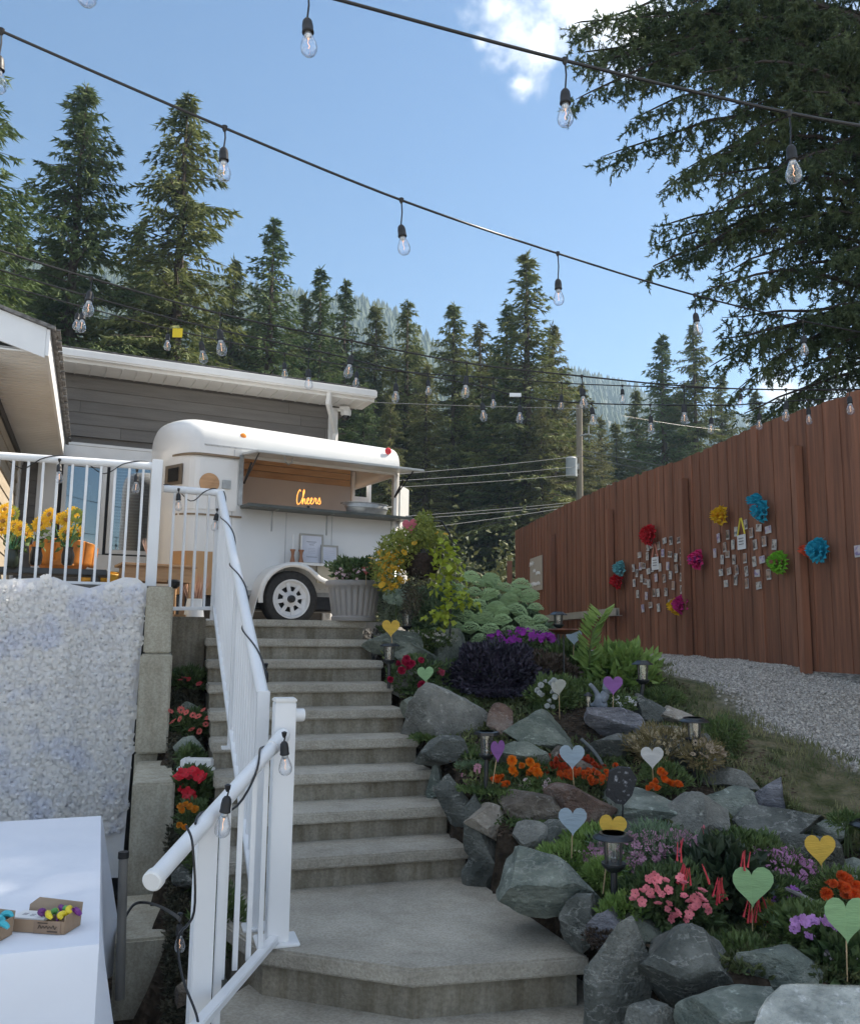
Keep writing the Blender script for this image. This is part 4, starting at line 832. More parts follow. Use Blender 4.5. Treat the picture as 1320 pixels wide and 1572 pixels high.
# hatch frame and counter
tb(sw0-.05, sw0, -.03, .03, zw0-.02, zw1+.03, 'hatch_frame', gray_metal); tb(sw1, sw1+.04, -.03, .03, zbot+.2, zw1+.03, 'hatch_frame', white_paint)
ct = mk('counter_dark', (.05, .06, .055), (.08, .09, .085), 6, .4); tb(sw0-.02, sB+.06, -.30, .05, zw0-.055, zw0-.02, 'counter', ct, bev=.005)
for q in (.18, .52, .95): s_q = sw0+(sB-sw0)*q; B().tube([Tt(s_q, -.02, zw0-.30), Tt(s_q, -.02, zw0-.06), Tt(s_q, -.24, zw0-.06)], .009, 6).obj('counter_bracket', gray_metal, tr)
aw = mk('hatch_panel', (.5, .52, .52), (.4, .42, .42), 3, .3)
B().hexa([Tt(sw0-.03, -.62, zw1-.04), Tt(sB+.04, -.62, zw1-.04), Tt(sB+.04, -.02, zw1+.03), Tt(sw0-.03, -.02, zw1+.03), Tt(sw0-.03, -.62, zw1-.01), Tt(sB+.04, -.62, zw1-.01), Tt(sB+.04, -.02, zw1+.06), Tt(sw0-.03, -.02, zw1+.06)]).obj('hatch_door', aw, tr, bevel=.006)
for s_q in (sw0+.02, sB-.06): B().tube([Tt(s_q, -.01, zw0+.25), Tt(s_q, -.52, zw1-.02)], .009, 6).tube([Tt(s_q, -.01, zw0+.25), Tt(s_q, -.25, (zw0+zw1)/2+.18)], .014, 6).obj('gas_strut', metal_dark, tr)
B().tube([Tt(sw0+.33, -.5, zw1-.02), Tt(sw0+.34, -.5, zw1-.09), Tt(sw0+.38, -.5, zw1-.12), Tt(sw0+.42, -.5, zw1-.09), Tt(sw0+.43, -.5, zw1-.02)], .01, 6).obj('handle', gray_metal, tr)
# rear door leaf, swung open
B().hexa([Tt(sB+.02, -.02, zbot+.2), Tt(sB+.30, .25, zbot+.2), Tt(sB+.28, .28, zbot+.2), Tt(sB+.0, .01, zbot+.2), Tt(sB+.02, -.02, zw1-.12), Tt(sB+.30, .25, zw1-.12), Tt(sB+.28, .28, zw1-.12), Tt(sB+.0, .01, zw1-.12)]).obj('rear_door', tr_white, tr, bevel=.01)
B().box(Tt(sB+.2, .1, zw0), (.05, .05, .1)).obj('latch', gray_metal, tr)
# escape door, drip cap, round plaque, vent, seam band
s0, z1 = tpx(298, 704); s1, z0 = tpx(359, 784); s0 = max(s0, -1.4)
brass = mk('brass_trim', (.22, .16, .10), (.16, .11, .07), 6, .45, metal=.2)
def nose(s):   # outward surface at s on the near side of the nose
    if s >= sN: return 0.0
    q = min(1, ((sN-s)/NL))**(1/.9); return WT/2-WT/2*math.sqrt(max(0, 1-q*q))
def wrap(px0, px1, py0, py1, th, name, m, k=14, bev=0):
    """thin sheet lying on the body between two screen columns (followed in plan), z taken from the plane"""
    sa = tpx(px0, py0)[0]; sb_ = tpx(px1, py0)[0]
    za = tpx((px0+px1)/2, py1)[1]; zb = tpx((px0+px1)/2, py0)[1]
    return sheet(sa, sb_, za, zb, th, name, m, k)
def sheet(sa, sb_, za, zb, th, name, m, k=14):
    P = []
    for i in range(k+1):
        s = sa+(sb_-sa)*i/k; s = max(s, sN-NL*.98); n = nose(s); P.append((s, n))
    V = []; Fc = []
    for (s, n) in P: V += [Tt(s, n-.017, za), Tt(s, n-.017-th, za), Tt(s, n-.017-th, zb), Tt(s, n-.017, zb)]
    for i in range(k): a = i*4; Fc += [(a, a+1, a+5, a+4), (a+1, a+2, a+6, a+5), (a+2, a+3, a+7, a+6), (a+3, a, a+4, a+7)]
    Fc += [(0, 3, 2, 1), (k*4, k*4+1, k*4+2, k*4+3)]
    return B().add(V, Fc).obj(name, m, tr)
za_, zb_ = tpx(330, 786)[1], tpx(330, 704)[1]
sheet(-1.42, sw0-.07, za_+.02, zb_, .012, 'escape_door', tr_white); sheet(-1.44, sw0-.06, zb_+.02, zb_+.045, .04, 'drip_cap', brass)
sheet(sN-NL, sw0, za_-.05, za_-.03, .014, 'seam_band', brass); 
seam_m = mk('trailer_seam', (.50, .51, .52), None, 3, .4)
for s_q, z0_, z1_ in [(sw0-.12, zbot, ztopT-.3), (sw0+.55, zbot, zw0-.06), (sw0+1.15, zbot, zw0-.06)]: tb(s_q, s_q+.012, -.0175, -.012, z0_, z1_, 'panel_seam', seam_m)
tb(sN, sB, -.022, -.012, zbot+.0, zbot+.05, 'bottom_trim', gray_metal); tb(sN, sB, -.020, -.012, ztopT-.285, ztopT-.265, 'roof_trim', seam_m)
rv = B()
for s_q in np.arange(sN+.02, sB, .07):
    rv.box(Tt(s_q, -.022, ztopT-.275), (.012, .012, .012), rz=TA)
    if s_q > sw0: rv.box(Tt(s_q, -.017, zbot+.09), (.012, .012, .012), rz=TA)
tag(rv.obj('rivets', seam_m, tr), kind='stuff')
zc = tpx(300, 930)[1]; zd_ = tpx(300, 846)[1]
sheet(sN-NL, -.62, zbot-.02, zd_, .014, 'rock_guard', mk('copper_guard', (.42, .25, .12), (.34, .2, .1), 2, .35, metal=.5))
ps, pz = tpx(320, 742); ps = max(ps, -1.3); c = Tt(ps, nose(ps)-.03, pz)
B().lathe([(.001, .0), (.115, 0), (.115, .02), (.001, .02)], c=c, n=28, M=Matrix.Rotation(TA, 3, 'Z')@Matrix.Rotation(R(90), 3, 'X')).obj('round_plaque', wood_light, tr, smooth=True)
ps2 = sw0-.25; B().hexa([Tt(ps2, -.05, pz-.05), Tt(ps2+.1, -.05, pz-.05), Tt(ps2+.1, -.02, pz-.05), Tt(ps2, -.02, pz-.05), Tt(ps2, -.05, pz+.05), Tt(ps2+.1, -.05, pz+.05), Tt(ps2+.1, -.02, pz+.05), Tt(ps2, -.02, pz+.05)]).obj('latch', gray_metal, tr)
vs = sN-NL*.75; vn = nose(vs); vd = np.array([nose(vs+.05)-nose(vs-.05)])
va = Tt(vs-.05, nose(vs-.05)-.02, pz-.02); vb = Tt(vs+.07, nose(vs+.07)-.02, pz-.02)
B().extr([va, vb, vb+[0, 0, .24], va+[0, 0, .24]], np.array([*(-TN*.02-TU*.02), 0])).obj('vent_window', mk('vent_brown', (.16, .12, .08), (.1, .08, .06), 4, .5), tr)
va2 = va*.8+vb*.2+np.array([*(-TN*.022-TU*.022), .04]); vb2 = va*.2+vb*.8+np.array([*(-TN*.022-TU*.022), .04]); B().extr([va2, vb2, vb2+[0, 0, .16], va2+[0, 0, .16]], np.array([*(-TN*.004-TU*.004), 0])).obj('vent_glass', mk('dark_glass', (.03, .03, .03), None, 3, .1), tr)
for (px, py, col, nm) in [(374, 670, (.8, .25, .02), 'marker_light'), (597, 692, (.6, .02, .03), 'marker_light')]:
    s_q, z_q = tpx(px, py); B().lathe([(.045, 0), (.045, .015), (.03, .03), (.001, .034)], c=Tt(s_q, .03, z_q), n=16, M=Matrix.Rotation(TA, 3, 'Z')@Matrix.Rotation(R(90), 3, 'X')).obj(nm, mk('marker_%d' % int(px), col, None, 4, .25), tr, smooth=True)
# roof vent
B().box(Tt(-.75, WT/2, ztopT+.05), (.3, .3, .05), rz=TA).obj('roof_vent', white_paint, tr, bevel=.01)
# chassis, fender, wheel
tb(sN-.2, sB, .1, WT-.1, zbot-.16, zbot-.03, 'chassis', metal_dark); tb(sN-1.0, sN-.1, WT/2-.06, WT/2+.06, zbot-.2, zbot-.1, 'drawbar', metal_dark)
tb(-.42, .62, -.01, .06, zbot-.15, zbot+.25, 'wheel_arch', metal_dark)
fz = tpx(470, 868, -.26)[1]; wz_ = WC[2]; fr = fz-wz_
arc = [(-.50, wz_-.30), (-.46, wz_-.12)]+[(fr*1.06*math.cos(a), wz_+fr*math.sin(a)) for a in np.linspace(R(172), R(90), 10)]+[(.55, wz_+fr), (.62, wz_+fr-.01)]
P2 = [(s*1.0, z) for s, z in arc]
V = []; Fc = []
for (s, z) in P2: V += [Tt(s, -.29, z), Tt(s, .0, z), Tt(s, .0, z+.03), Tt(s, -.29, z+.03)]
for i in range(len(P2)-1): a = i*4; Fc += [(a, a+1, a+5, a+4), (a+1, a+2, a+6, a+5), (a+2, a+3, a+7, a+6), (a+3, a, a+4, a+7)]
B().add(V, Fc).obj('fender', tr_white, tr, smooth=True, autos=50)
lip = [(fr*1.0*math.cos(a), wz_+fr*math.sin(a)) for a in np.linspace(R(188), R(60), 14)]+[(fr*.8, wz_+fr*.62), (fr*1.1, wz_+fr*.50), (fr*1.5, wz_+fr*.47)]
B().tube([Tt(s, -.285, z) for s, z in lip], .03, 8).obj('fender_lip', tr_white, tr, smooth=True)
tb(fr*.75, .85, -.26, -.22, wz_+fr*.5, wz_+fr+.01, 'fender_side', mk('fender_beige', (.45, .40, .30), None, 3, .5))
Mw = Matrix.Rotation(TA, 3, 'Z')@Matrix.Rotation(R(90), 3, 'X'); rw = .335
wheel = link('wheel', None, tr, WC-wloc(tr))
B().lathe([(rw-.12, -.09), (rw-.03, -.1), (rw-.004, -.075), (rw, 0), (rw-.004, .075), (rw-.03, .1), (rw-.12, .09)], c=WC, n=48, M=Mw, cap=False).obj('tyre', rubber, wheel, smooth=True, autos=60)
rimw = mk('rim_white', (.7, .71, .72), (.62, .63, .64), 5, .35)
b = B().lathe([(rw-.125, .0), (rw-.115, .085), (rw-.105, .1), (rw-.12, .1), (rw-.14, .06), (.15, .045), (.15, .0)], c=WC, n=40, M=Mw, cap=False)
for k in range(8):
    a = k*math.pi/4+.2; Mq = np.array(Mw)
    pts = [np.array([r_*math.cos(a+d_), r_*math.sin(a+d_), .052]) for r_, d_ in ((.07, -.30), (.07, .30), (.205, .12), (.205, -.12))]
    b.extr([WC+Mq@p for p in pts], Mq@np.array([0, 0, .012]))
b.lathe([(.001, .04), (.095, .05), (.09, .07), (.05, .075)], c=WC, n=24, M=Mw)
b.obj('rim', rimw, wheel, smooth=True, autos=35)
B().lathe([(.205, .03), (.001, .03)], c=WC, n=24, M=Mw).obj('brake_drum', black_plastic, wheel)
B().lathe([(.045, .07), (.042, .12), (.03, .13), (.001, .132)], c=WC, n=16, M=Mw).obj('hub', metal_dark, wheel, smooth=True)
# ---- things in and on the trailer
ns_z = zw0-.02; s_q = tpx(465, 765, .25)[0]; sgp = Tt(s_q, .05, ns_z); ch = thing('neon_sign', 'orange glowing script sign reading Cheers on the trailer counter', 'sign', sgp, TA)
neon = emis('neon_orange', (1.0, .36, .07), .75)
def cur(pts, seg=6): return [np.array([x, 0, z]) for x, z in [(p[0], p[2]) for p in cr_path([(a, 0, c) for a, c in pts], seg)]]
UW = .5
L1 = [(.20, .95), (.16, 1.05), (.08, .95), (0, .6), (.0, .25), (.08, .1), (.2, .2), (.26, .32)]
Lh = [(.26, .32), (.40, .8), (.42, 1.02), (.37, 1.0), (.34, .6), (.33, .1), (.40, .42), (.46, .45), (.48, .25), (.52, .12), (.60, .25)]
Le = [(.60, .25), (.70, .42), (.66, .52), (.60, .40), (.62, .18), (.70, .12), (.80, .25)]
Le2 = [(x+.2, y) for x, y in Le]
Lr = [(1.0, .25), (1.05, .50), (1.09, .48), (1.14, .46), (1.13, .25), (1.18, .12), (1.25, .25)]
Ls_ = [(1.25, .25), (1.33, .52), (1.36, .38), (1.40, .2), (1.34, .1), (1.26, .16)]
path = []
for seg_ in (L1, Lh, Le, Le2, Lr, Ls_): path += seg_[0 if not path else 1:]
sc_ = .31/1.4
B().tube([np.array([(x-.7)*sc_, 0, .08+z*sc_*.85+(x-.7)*.02]) for x, _, z in [tuple(p) for p in cr_path([(a, 0, c) for a, c in path], 5)]], .0055, 6).obj('letters', neon, ch, world=False, smooth=True)
B().box((0, .01, .04), (.03, .02, .08)).box((0, .02, .006), (.1, .07, .012)).obj('stand', black_plastic, ch, world=False)
# tub on the counter
s_q = tpx(562, 785, -.12)[0]; tu_ = thing('oval_tub', 'oval galvanised drinks tub standing on the right end of the trailer counter', 'tub', Tt(s_q, -.13, ns_z), TA)
Mx = Matrix.Diagonal((1.0, .45, 1.0)); b = B().lathe([(.001, .0), (.25, 0), (.27, .02), (.285, .075), (.295, .08), (.295, .095), (.28, .13), (.30, .135), (.30, .142), (.272, .142), (.262, .12), (.25, .03), (.001, .02)], n=36, M=Mx); b.obj('basin', gray_metal, tu_, world=False, smooth=True)
for q in (-1, 1): B().tube([(q*.285, -.04, .115), (q*.34, -.04, .125), (q*.34, .04, .125), (q*.285, .04, .115)], .008, 6).obj('handle', gray_metal, tu_, world=False)
# framed prints and candlesticks on the fender
def framed(px0, py0, px1, py1, nn_, lab, lines):
    s0, z0 = tpx(px0, py1, nn_); s1, z1 = tpx(px1, py0, nn_); w = s1-s0; h = z1-z0; t_ = thing('picture_frame', lab, 'picture frame', Tt((s0+s1)/2, nn_, fz+.032), TA); t_.rotation_euler = (R(-6), 0, TA)
    fm = mk('frame_silver', (.38, .37, .33), (.3, .29, .26), 5, .4, metal=.2); b = B(); fw_ = .022
    b.box((0, 0, h-fw_/2), (w, .02, fw_)).box((0, 0, fw_/2), (w, .02, fw_)).box((-w/2+fw_/2, 0, h/2), (fw_, .02, h-2*fw_)).box((w/2-fw_/2, 0, h/2), (fw_, .02, h-2*fw_)); b.obj('frame', fm, t_, world=False)
    B().box((0, .002, h/2), (w-2*fw_, .008, h-2*fw_)).obj('print', mk('print_paper', (.66, .68, .76), None, 3, .5), t_, world=False); b = B()
    for (zf, wf, hf) in lines: b.box((0, -.0035, h*zf), (w*wf, .002, h*hf))
    b.obj('lettering', mk('print_ink', (.30, .31, .36), None, 3, .6), t_, world=False)
framed(460, 824, 498, 869, -.06, 'larger framed menu print leaning on the trailer wall above the wheel', [(.74, .42, .02), (.70, .3, .012), (.64, .2, .02), (.52, .3, .006), (.47, .3, .006), (.42, .3, .006), (.37, .3, .006), (.24, .44, .02)])
framed(493, 841, 520, 870, -.12, 'smaller framed print leaning in front of the larger one', [(.7, .5, .006), (.6, .6, .006), (.5, .55, .006), (.4, .5, .006), (.3, .6, .006)])
for (px, lab) in [(449, 'left wooden candle holder with thin white candle on the trailer fender'), (462, 'right wooden candle holder with thin white candle on the trailer fender')]:
    s_q = tpx(px, 860, -.14)[0]; t_ = thing('candle_holder', lab, 'candle holder', Tt(s_q, -.14, fz+.032), 0, 'candle holders on the fender')
    B().lathe([(.036, 0), (.03, .02), (.016, .09), (.022, .13), (.034, .15), (.034, .16), (.01, .155)], n=18).obj('holder', mk('holder_wood', (.36, .17, .09), (.28, .12, .06), 6, .5), t_, world=False, smooth=True)
    B().tube([(0, 0, .15), (0, 0, .33)], .008, 8).obj('candle', white_paint, t_, world=False)
# ================================================================ FLOWER BACKDROP
fb_a = atY(226, 893, 6.35); fb_b = atY(-60, 893, 5.95); zft = [(-60, 888), (0, 890), (40, 888), (85, 886), (110, 897), (140, 903), (165, 895), (190, 886), (212, 888), (226, 900)]
fbm = mk('tulle_white', (.78, .79, .82), (.70, .72, .80), 5, .8, .2, 30, trans=.2, c3=(.78, .77, .76))
fbr = mk('rosette_white', (.84, .84, .85), (.76, .78, .85), 4, .8, .15, 60, trans=.12, c3=(.85, .84, .82))
fw2 = thing('flower_backdrop', 'white fabric backdrop covered with ruffled rosettes hanging below the deck railing', 'backdrop', ((fb_a[0]+fb_b[0])/2, (fb_a[1]+fb_b[1])/2, ZPAT))
fd = (fb_a-fb_b)[:2]; FW = np.linalg.norm(fd); fd /= FW; fnv = np.array([fd[1], -fd[0]])   # towards viewer
def fz_at(t_):
    P = fb_b[:2]+fd*t_*FW; x = proj((*P, 2.4))[0]; y = np.interp(x, [a for a, _ in zft], [b_ for _, b_ in zft]); d = ray(x, y); return 2+d[2]*P[1]/d[1]
def fold(t_, z): return .016*math.sin(t_*13+1)+.008*math.sin(t_*31+z*2)+.006*math.sin(z*4)
V = []; Fc = []; nu, nv_ = 50, 40
for i in range(nu+1):
    t_ = i/nu; zt_ = fz_at(t_)
    for j in range(nv_+1):
        f = j/nv_; z = zt_+(ZPAT+.03-zt_)*f; x = fb_b[:2]+fd*(t_*FW-(.06*f*t_))+fnv*fold(t_, z); V.append((x[0], x[1], z))
for i in range(nu):
    for j in range(nv_): a = i*(nv_+1)+j; Fc.append((a, a+1, a+nv_+2, a+nv_+1))
o = B().add(V, Fc).obj('cloth', fbm, fw2, smooth=True)
# rosettes: spiralled ruffles
def rosette(seed, r=.045):
    g = np.random.default_rng(seed); V = []; Fc = []
    for ring, (ro, y0, n, tl) in enumerate([(1.0, -.002, 7, .35), (.74, -.012, 6, .75), (.46, -.02, 5, 1.3), (.22, -.024, 3, 2.4)]):
        for k in range(n):
            a = 2*math.pi*(k+g.uniform(-.25, .25))/n+ring; e = np.array([math.cos(a), 0, math.sin(a)]); t_ = np.array([-math.sin(a), 0, math.cos(a)]); w = ro*r*1.25*math.pi/n; b = len(V)
            for (f, q, u) in [(.25, -.7, 0), (.25, .7, 0), (.7, -1, .5), (.7, 0, .42), (.7, 1, .5), (1, -.85, .7), (1, 0, 1.0), (1, .85, .7)]:
                V.append(e*ro*r*f+t_*w*q*.55+np.array([0, y0-r*.32*u*tl*g.uniform(.6, 1.3), 0]))
            Fc += [(b, b+1, b+4, b+3), (b, b+3, b+2), (b+2, b+3, b+6, b+5), (b+3, b+4, b+7, b+6)]
    return B().add(V, Fc).mesh('rosette', fbr, smooth=True)
ros = [rosette(i, .046) for i in range(5)]; place = []
z = .62; row = 0
while z < 2.45:
    k = 0
    x = (row % 2)*.045
    while x < FW-.01:
        t_ = (x+rng.uniform(-.015, .015))/FW; zz = z+rng.uniform(-.018, .018)
        if 0 < t_ < .995 and zz < fz_at(t_)-.035:
            f = (fz_at(t_)-zz)/(fz_at(t_)-ZPAT); P = fb_b[:2]+fd*(t_*FW-.06*f*t_)+fnv*(fold(t_, zz)+.004); xs_, ys_ = proj((*P, zz))
            if xs_ > -12 and ys_ < 1290: place.append((P[0], P[1], zz))
        x += .078
    z += .066; row += 1
ang = math.atan2(fd[1], fd[0]); base_ = wloc(fw2); rest = []
place.sort(key=lambda p: -p[0])
for i, p in enumerate(place):
    a = rng.uniform(0, 6.28); sc2 = rng.uniform(1.1, 1.4)
    if i < 299:
        o = inst('rosette', ros[i % 5], fw2, np.array(p)-base_, (0, 0, 0), sc2); o.rotation_euler = (Matrix.Rotation(ang, 3, 'Z')@Matrix.Rotation(a, 3, 'Y')).to_euler()
    else: rest.append((p, a, sc2, i % 5))
if rest:
    b = B()
    for (p, a, sc2, k) in rest:
        Mr = np.array(Matrix.Rotation(ang, 3, 'Z')@Matrix.Rotation(a, 3, 'Y'))*sc2; vv = np.array([v.co for v in ros[k].vertices])@Mr.T+np.array(p)
        b.add(vv, [tuple(q.vertices) for q in ros[k].polygons])
    tag(b.obj('rosettes', fbr, fw2, smooth=True), kind='stuff')
# ================================================================ TABLE with white cloth
TZt = ZPAT+.75
c4 = onz(155, 1254, TZt); c3_ = onz(152, 1452, TZt); ax = (c3_-c4)[:2]; LT = np.linalg.norm(ax); ax /= LT; ay = np.array([ax[1], -ax[0]])
if ay[0] > 0: ay = -ay
def Tb(a, b_, z): return np.array([c4[0]+ax[0]*a+ay[0]*b_, c4[1]+ax[1]*a+ay[1]*b_, z])
tc_ = Tb(LT/2, .6, ZPAT); tbl = thing('folding_table', 'long folding table hidden under a white cloth', 'table', tc_)
B().hexa([Tb(.02, .02, TZt-.05), Tb(LT-.02, .02, TZt-.05), Tb(LT-.02, 1.3, TZt-.05), Tb(.02, 1.3, TZt-.05), Tb(.02, .02, TZt-.012), Tb(LT-.02, .02, TZt-.012), Tb(LT-.02, 1.3, TZt-.012), Tb(.02, 1.3, TZt-.012)]).obj('tabletop', white_vinyl, tbl)
for (a, b_) in [(.15, .15), (LT-.15, .15), (.15, 1.15), (LT-.15, 1.15)]: B().tube([Tb(a, b_, ZPAT), Tb(a, b_, TZt-.05)], .015, 8).obj('leg', gray_metal, tbl)
V = []; Fc = []; pts = []
# cloth: top ring then skirt rings with growing folds
N_ = 96; per = []
for i in range(N_):
    q = i/N_*4; e = int(q); f = q-e; c = [(0, 0), (LT, 0), (LT, 1.32), (0, 1.32)]; a0 = np.array(c[e]); a1 = np.array(c[(e+1) % 4]); p = a0+(a1-a0)*f; nrm = [(0, -1), (1, 0), (0, 1), (-1, 0)][e]; per.append((p, nrm, q))
for j in range(7):
    dz = [0, .02, .12, .28, .46, .60, .72][j]
    for i, (p, nrm, q) in enumerate(per):
        cornr = min(q % 1, 1-q % 1); amp = (dz**1.1)*(.055*math.sin(q*17+.6*math.sin(q*5))+.03*math.sin(q*41+j*.3))+dz*.16*math.exp(-(cornr*7)**2)+.006*(j > 0)
        pp = p+np.array(nrm)*(amp+.02*dz); V.append(Tb(pp[0], pp[1], TZt-dz+(0.004 if j == 0 else 0)))
for j in range(6):
    for i in range(N_): i2 = (i+1) % N_; Fc.append((j*N_+i, j*N_+i2, (j+1)*N_+i2, (j+1)*N_+i))
Fc.append(tuple(range(N_-1, -1, -1)))
co = B().add(V, Fc).obj('tablecloth', cloth_m, None, smooth=True, org=tc_, autos=60); tag(co, 'plain white cloth draped to the ground over the table at the lower left', 'tablecloth')
# raised back strip: folded end of the cloth standing against the backdrop
# cardboard boxes with balloons
card = mk('cardboard', (.28, .19, .12), (.34, .24, .16), 8, .85, .1, 40, lo=.3, hi=.7); card_in = mk('cardboard_inside', (.34, .26, .19), (.38, .29, .21), 8, .85)
def gift_box(px, py, lab, cols, full):
    p = onz(px, py, TZt+.006); t_ = thing('cardboard_box', lab, 'box', p, R(-8))
    w, d, h = .19, .095, .055; b = B(); b.box((0, 0, .003), (w, d, .005)).box((0, -d/2, h*.35), (w, .005, h*.7)).box((-w/2, 0, h*.3), (.005, d, h*.6)).box((w/2, 0, h*.5), (.005, d, h)).obj('tray', card, t_, world=False)
    B().add([(-w/2, d/2, 0), (w/2, d/2, 0), (w/2, d/2+.01, .07), (-w/2+.03, d/2+.01, .078), (-w/2, d/2+.005, .055), (-w/2, d/2+.004, 0), (w/2, d/2+.004, 0), (w/2, d/2+.014, .07), (-w/2+.03, d/2+.014, .078), (-w/2, d/2+.009, .055)], [(0, 1, 2, 3, 4), (9, 8, 7, 6, 5), (0, 5, 6, 1), (1, 6, 7, 2), (2, 7, 8, 3), (3, 8, 9, 4), (4, 9, 5, 0)]).obj('lid', card_in, t_, world=False)
    B().box((.035, -d/2-.004, h*.35), (w*.5, .003, h*.7)).obj('label_panel', mk('cardboard_light', (.33, .23, .16), None, 9, .85), t_, world=False)
    b = B(); scrib(b, .005, .07, h*.38, .013, -d/2-.0075, 5, .0025); b.box((.02, -d/2-.0065, h*.6), (.035, .002, .003)).box((.055, -d/2-.0065, h*.14), (.035, .002, .003)).obj('lettering', mk('box_ink', (.07, .05, .04), None, 9, .8), t_, world=False)
    B().box((-.045, 0, .036), (.12, .075, .008)).obj('printed_card', white_paint, t_, world=False); b = B(); b.box((-.045, .0, .0405), (.015, .004, .001)).box((-.045, -.01, .0405), (.015, .004, .001)).box((-.075, .0, .0405), (.016, .018, .001)).box((-.012, .0, .0405), (.016, .018, .001)).obj('card_print', mk('card_grey', (.4, .4, .42), None, 9, .8), t_, world=False)
    g = np.random.default_rng(int(px)+500)
    for i, col in enumerate(cols):
        a = g.uniform(-.03, .03, 3); x = .045+.04*g.uniform(-1, 1); y = g.uniform(-.03, .03); z = .03+g.uniform(0, .018)
        pts = [(x, y, z), (x+a[0]*.5+.006, y+a[1]*.5, z+.018), (x+a[0]+.012, y+a[1], z+.015), (x+a[0]+.024, y+a[1], z+.006)]
        B().tube(cr_path(pts, 4), [.004+.006*math.sin(k/13*3.1) for k in range(len(cr_path(pts, 4)))], 8).obj('balloon', mk('balloon_%.2f_%.2f' % (col[0], col[1]), col, None, 9, .3), t_, world=False, smooth=True)
Y_ = (.75, .6, .03); Pp = (.16, .02, .2); Gn = (.1, .35, .08); Tq = (.05, .45, .55)
gift_box(70, 1425, 'open cardboard box holding a white card and yellow, purple and green balloons', [Y_, Pp, Pp, Gn, Y_, Pp, Pp, Y_, Gn, Y_, Pp, Pp], True)
gift_box(-38, 1440, 'cardboard box with turquoise balloons cut off by the left picture edge', [Tq]*14, True)
# grey pipe between table and stepped wall
p = onz(186, 1500, ZPAT+.1); pp_ = thing('drain_pipe', 'grey plastic pipe with black collar standing beside the stepped wall', 'pipe', (p[0], p[1], ZPAT))
q = atY(190, 1308, p[1]); B().tube([(p[0], p[1], ZPAT), (q[0], p[1], q[2]-.03)], .022, 16).obj('pipe', mk('pipe_grey', (.22, .21, .19), None, 5, .5), pp_, smooth=True); B().tube([(q[0], p[1], q[2]-.03), (q[0], p[1], q[2])], .026, 16).obj('collar', black_plastic, pp_)
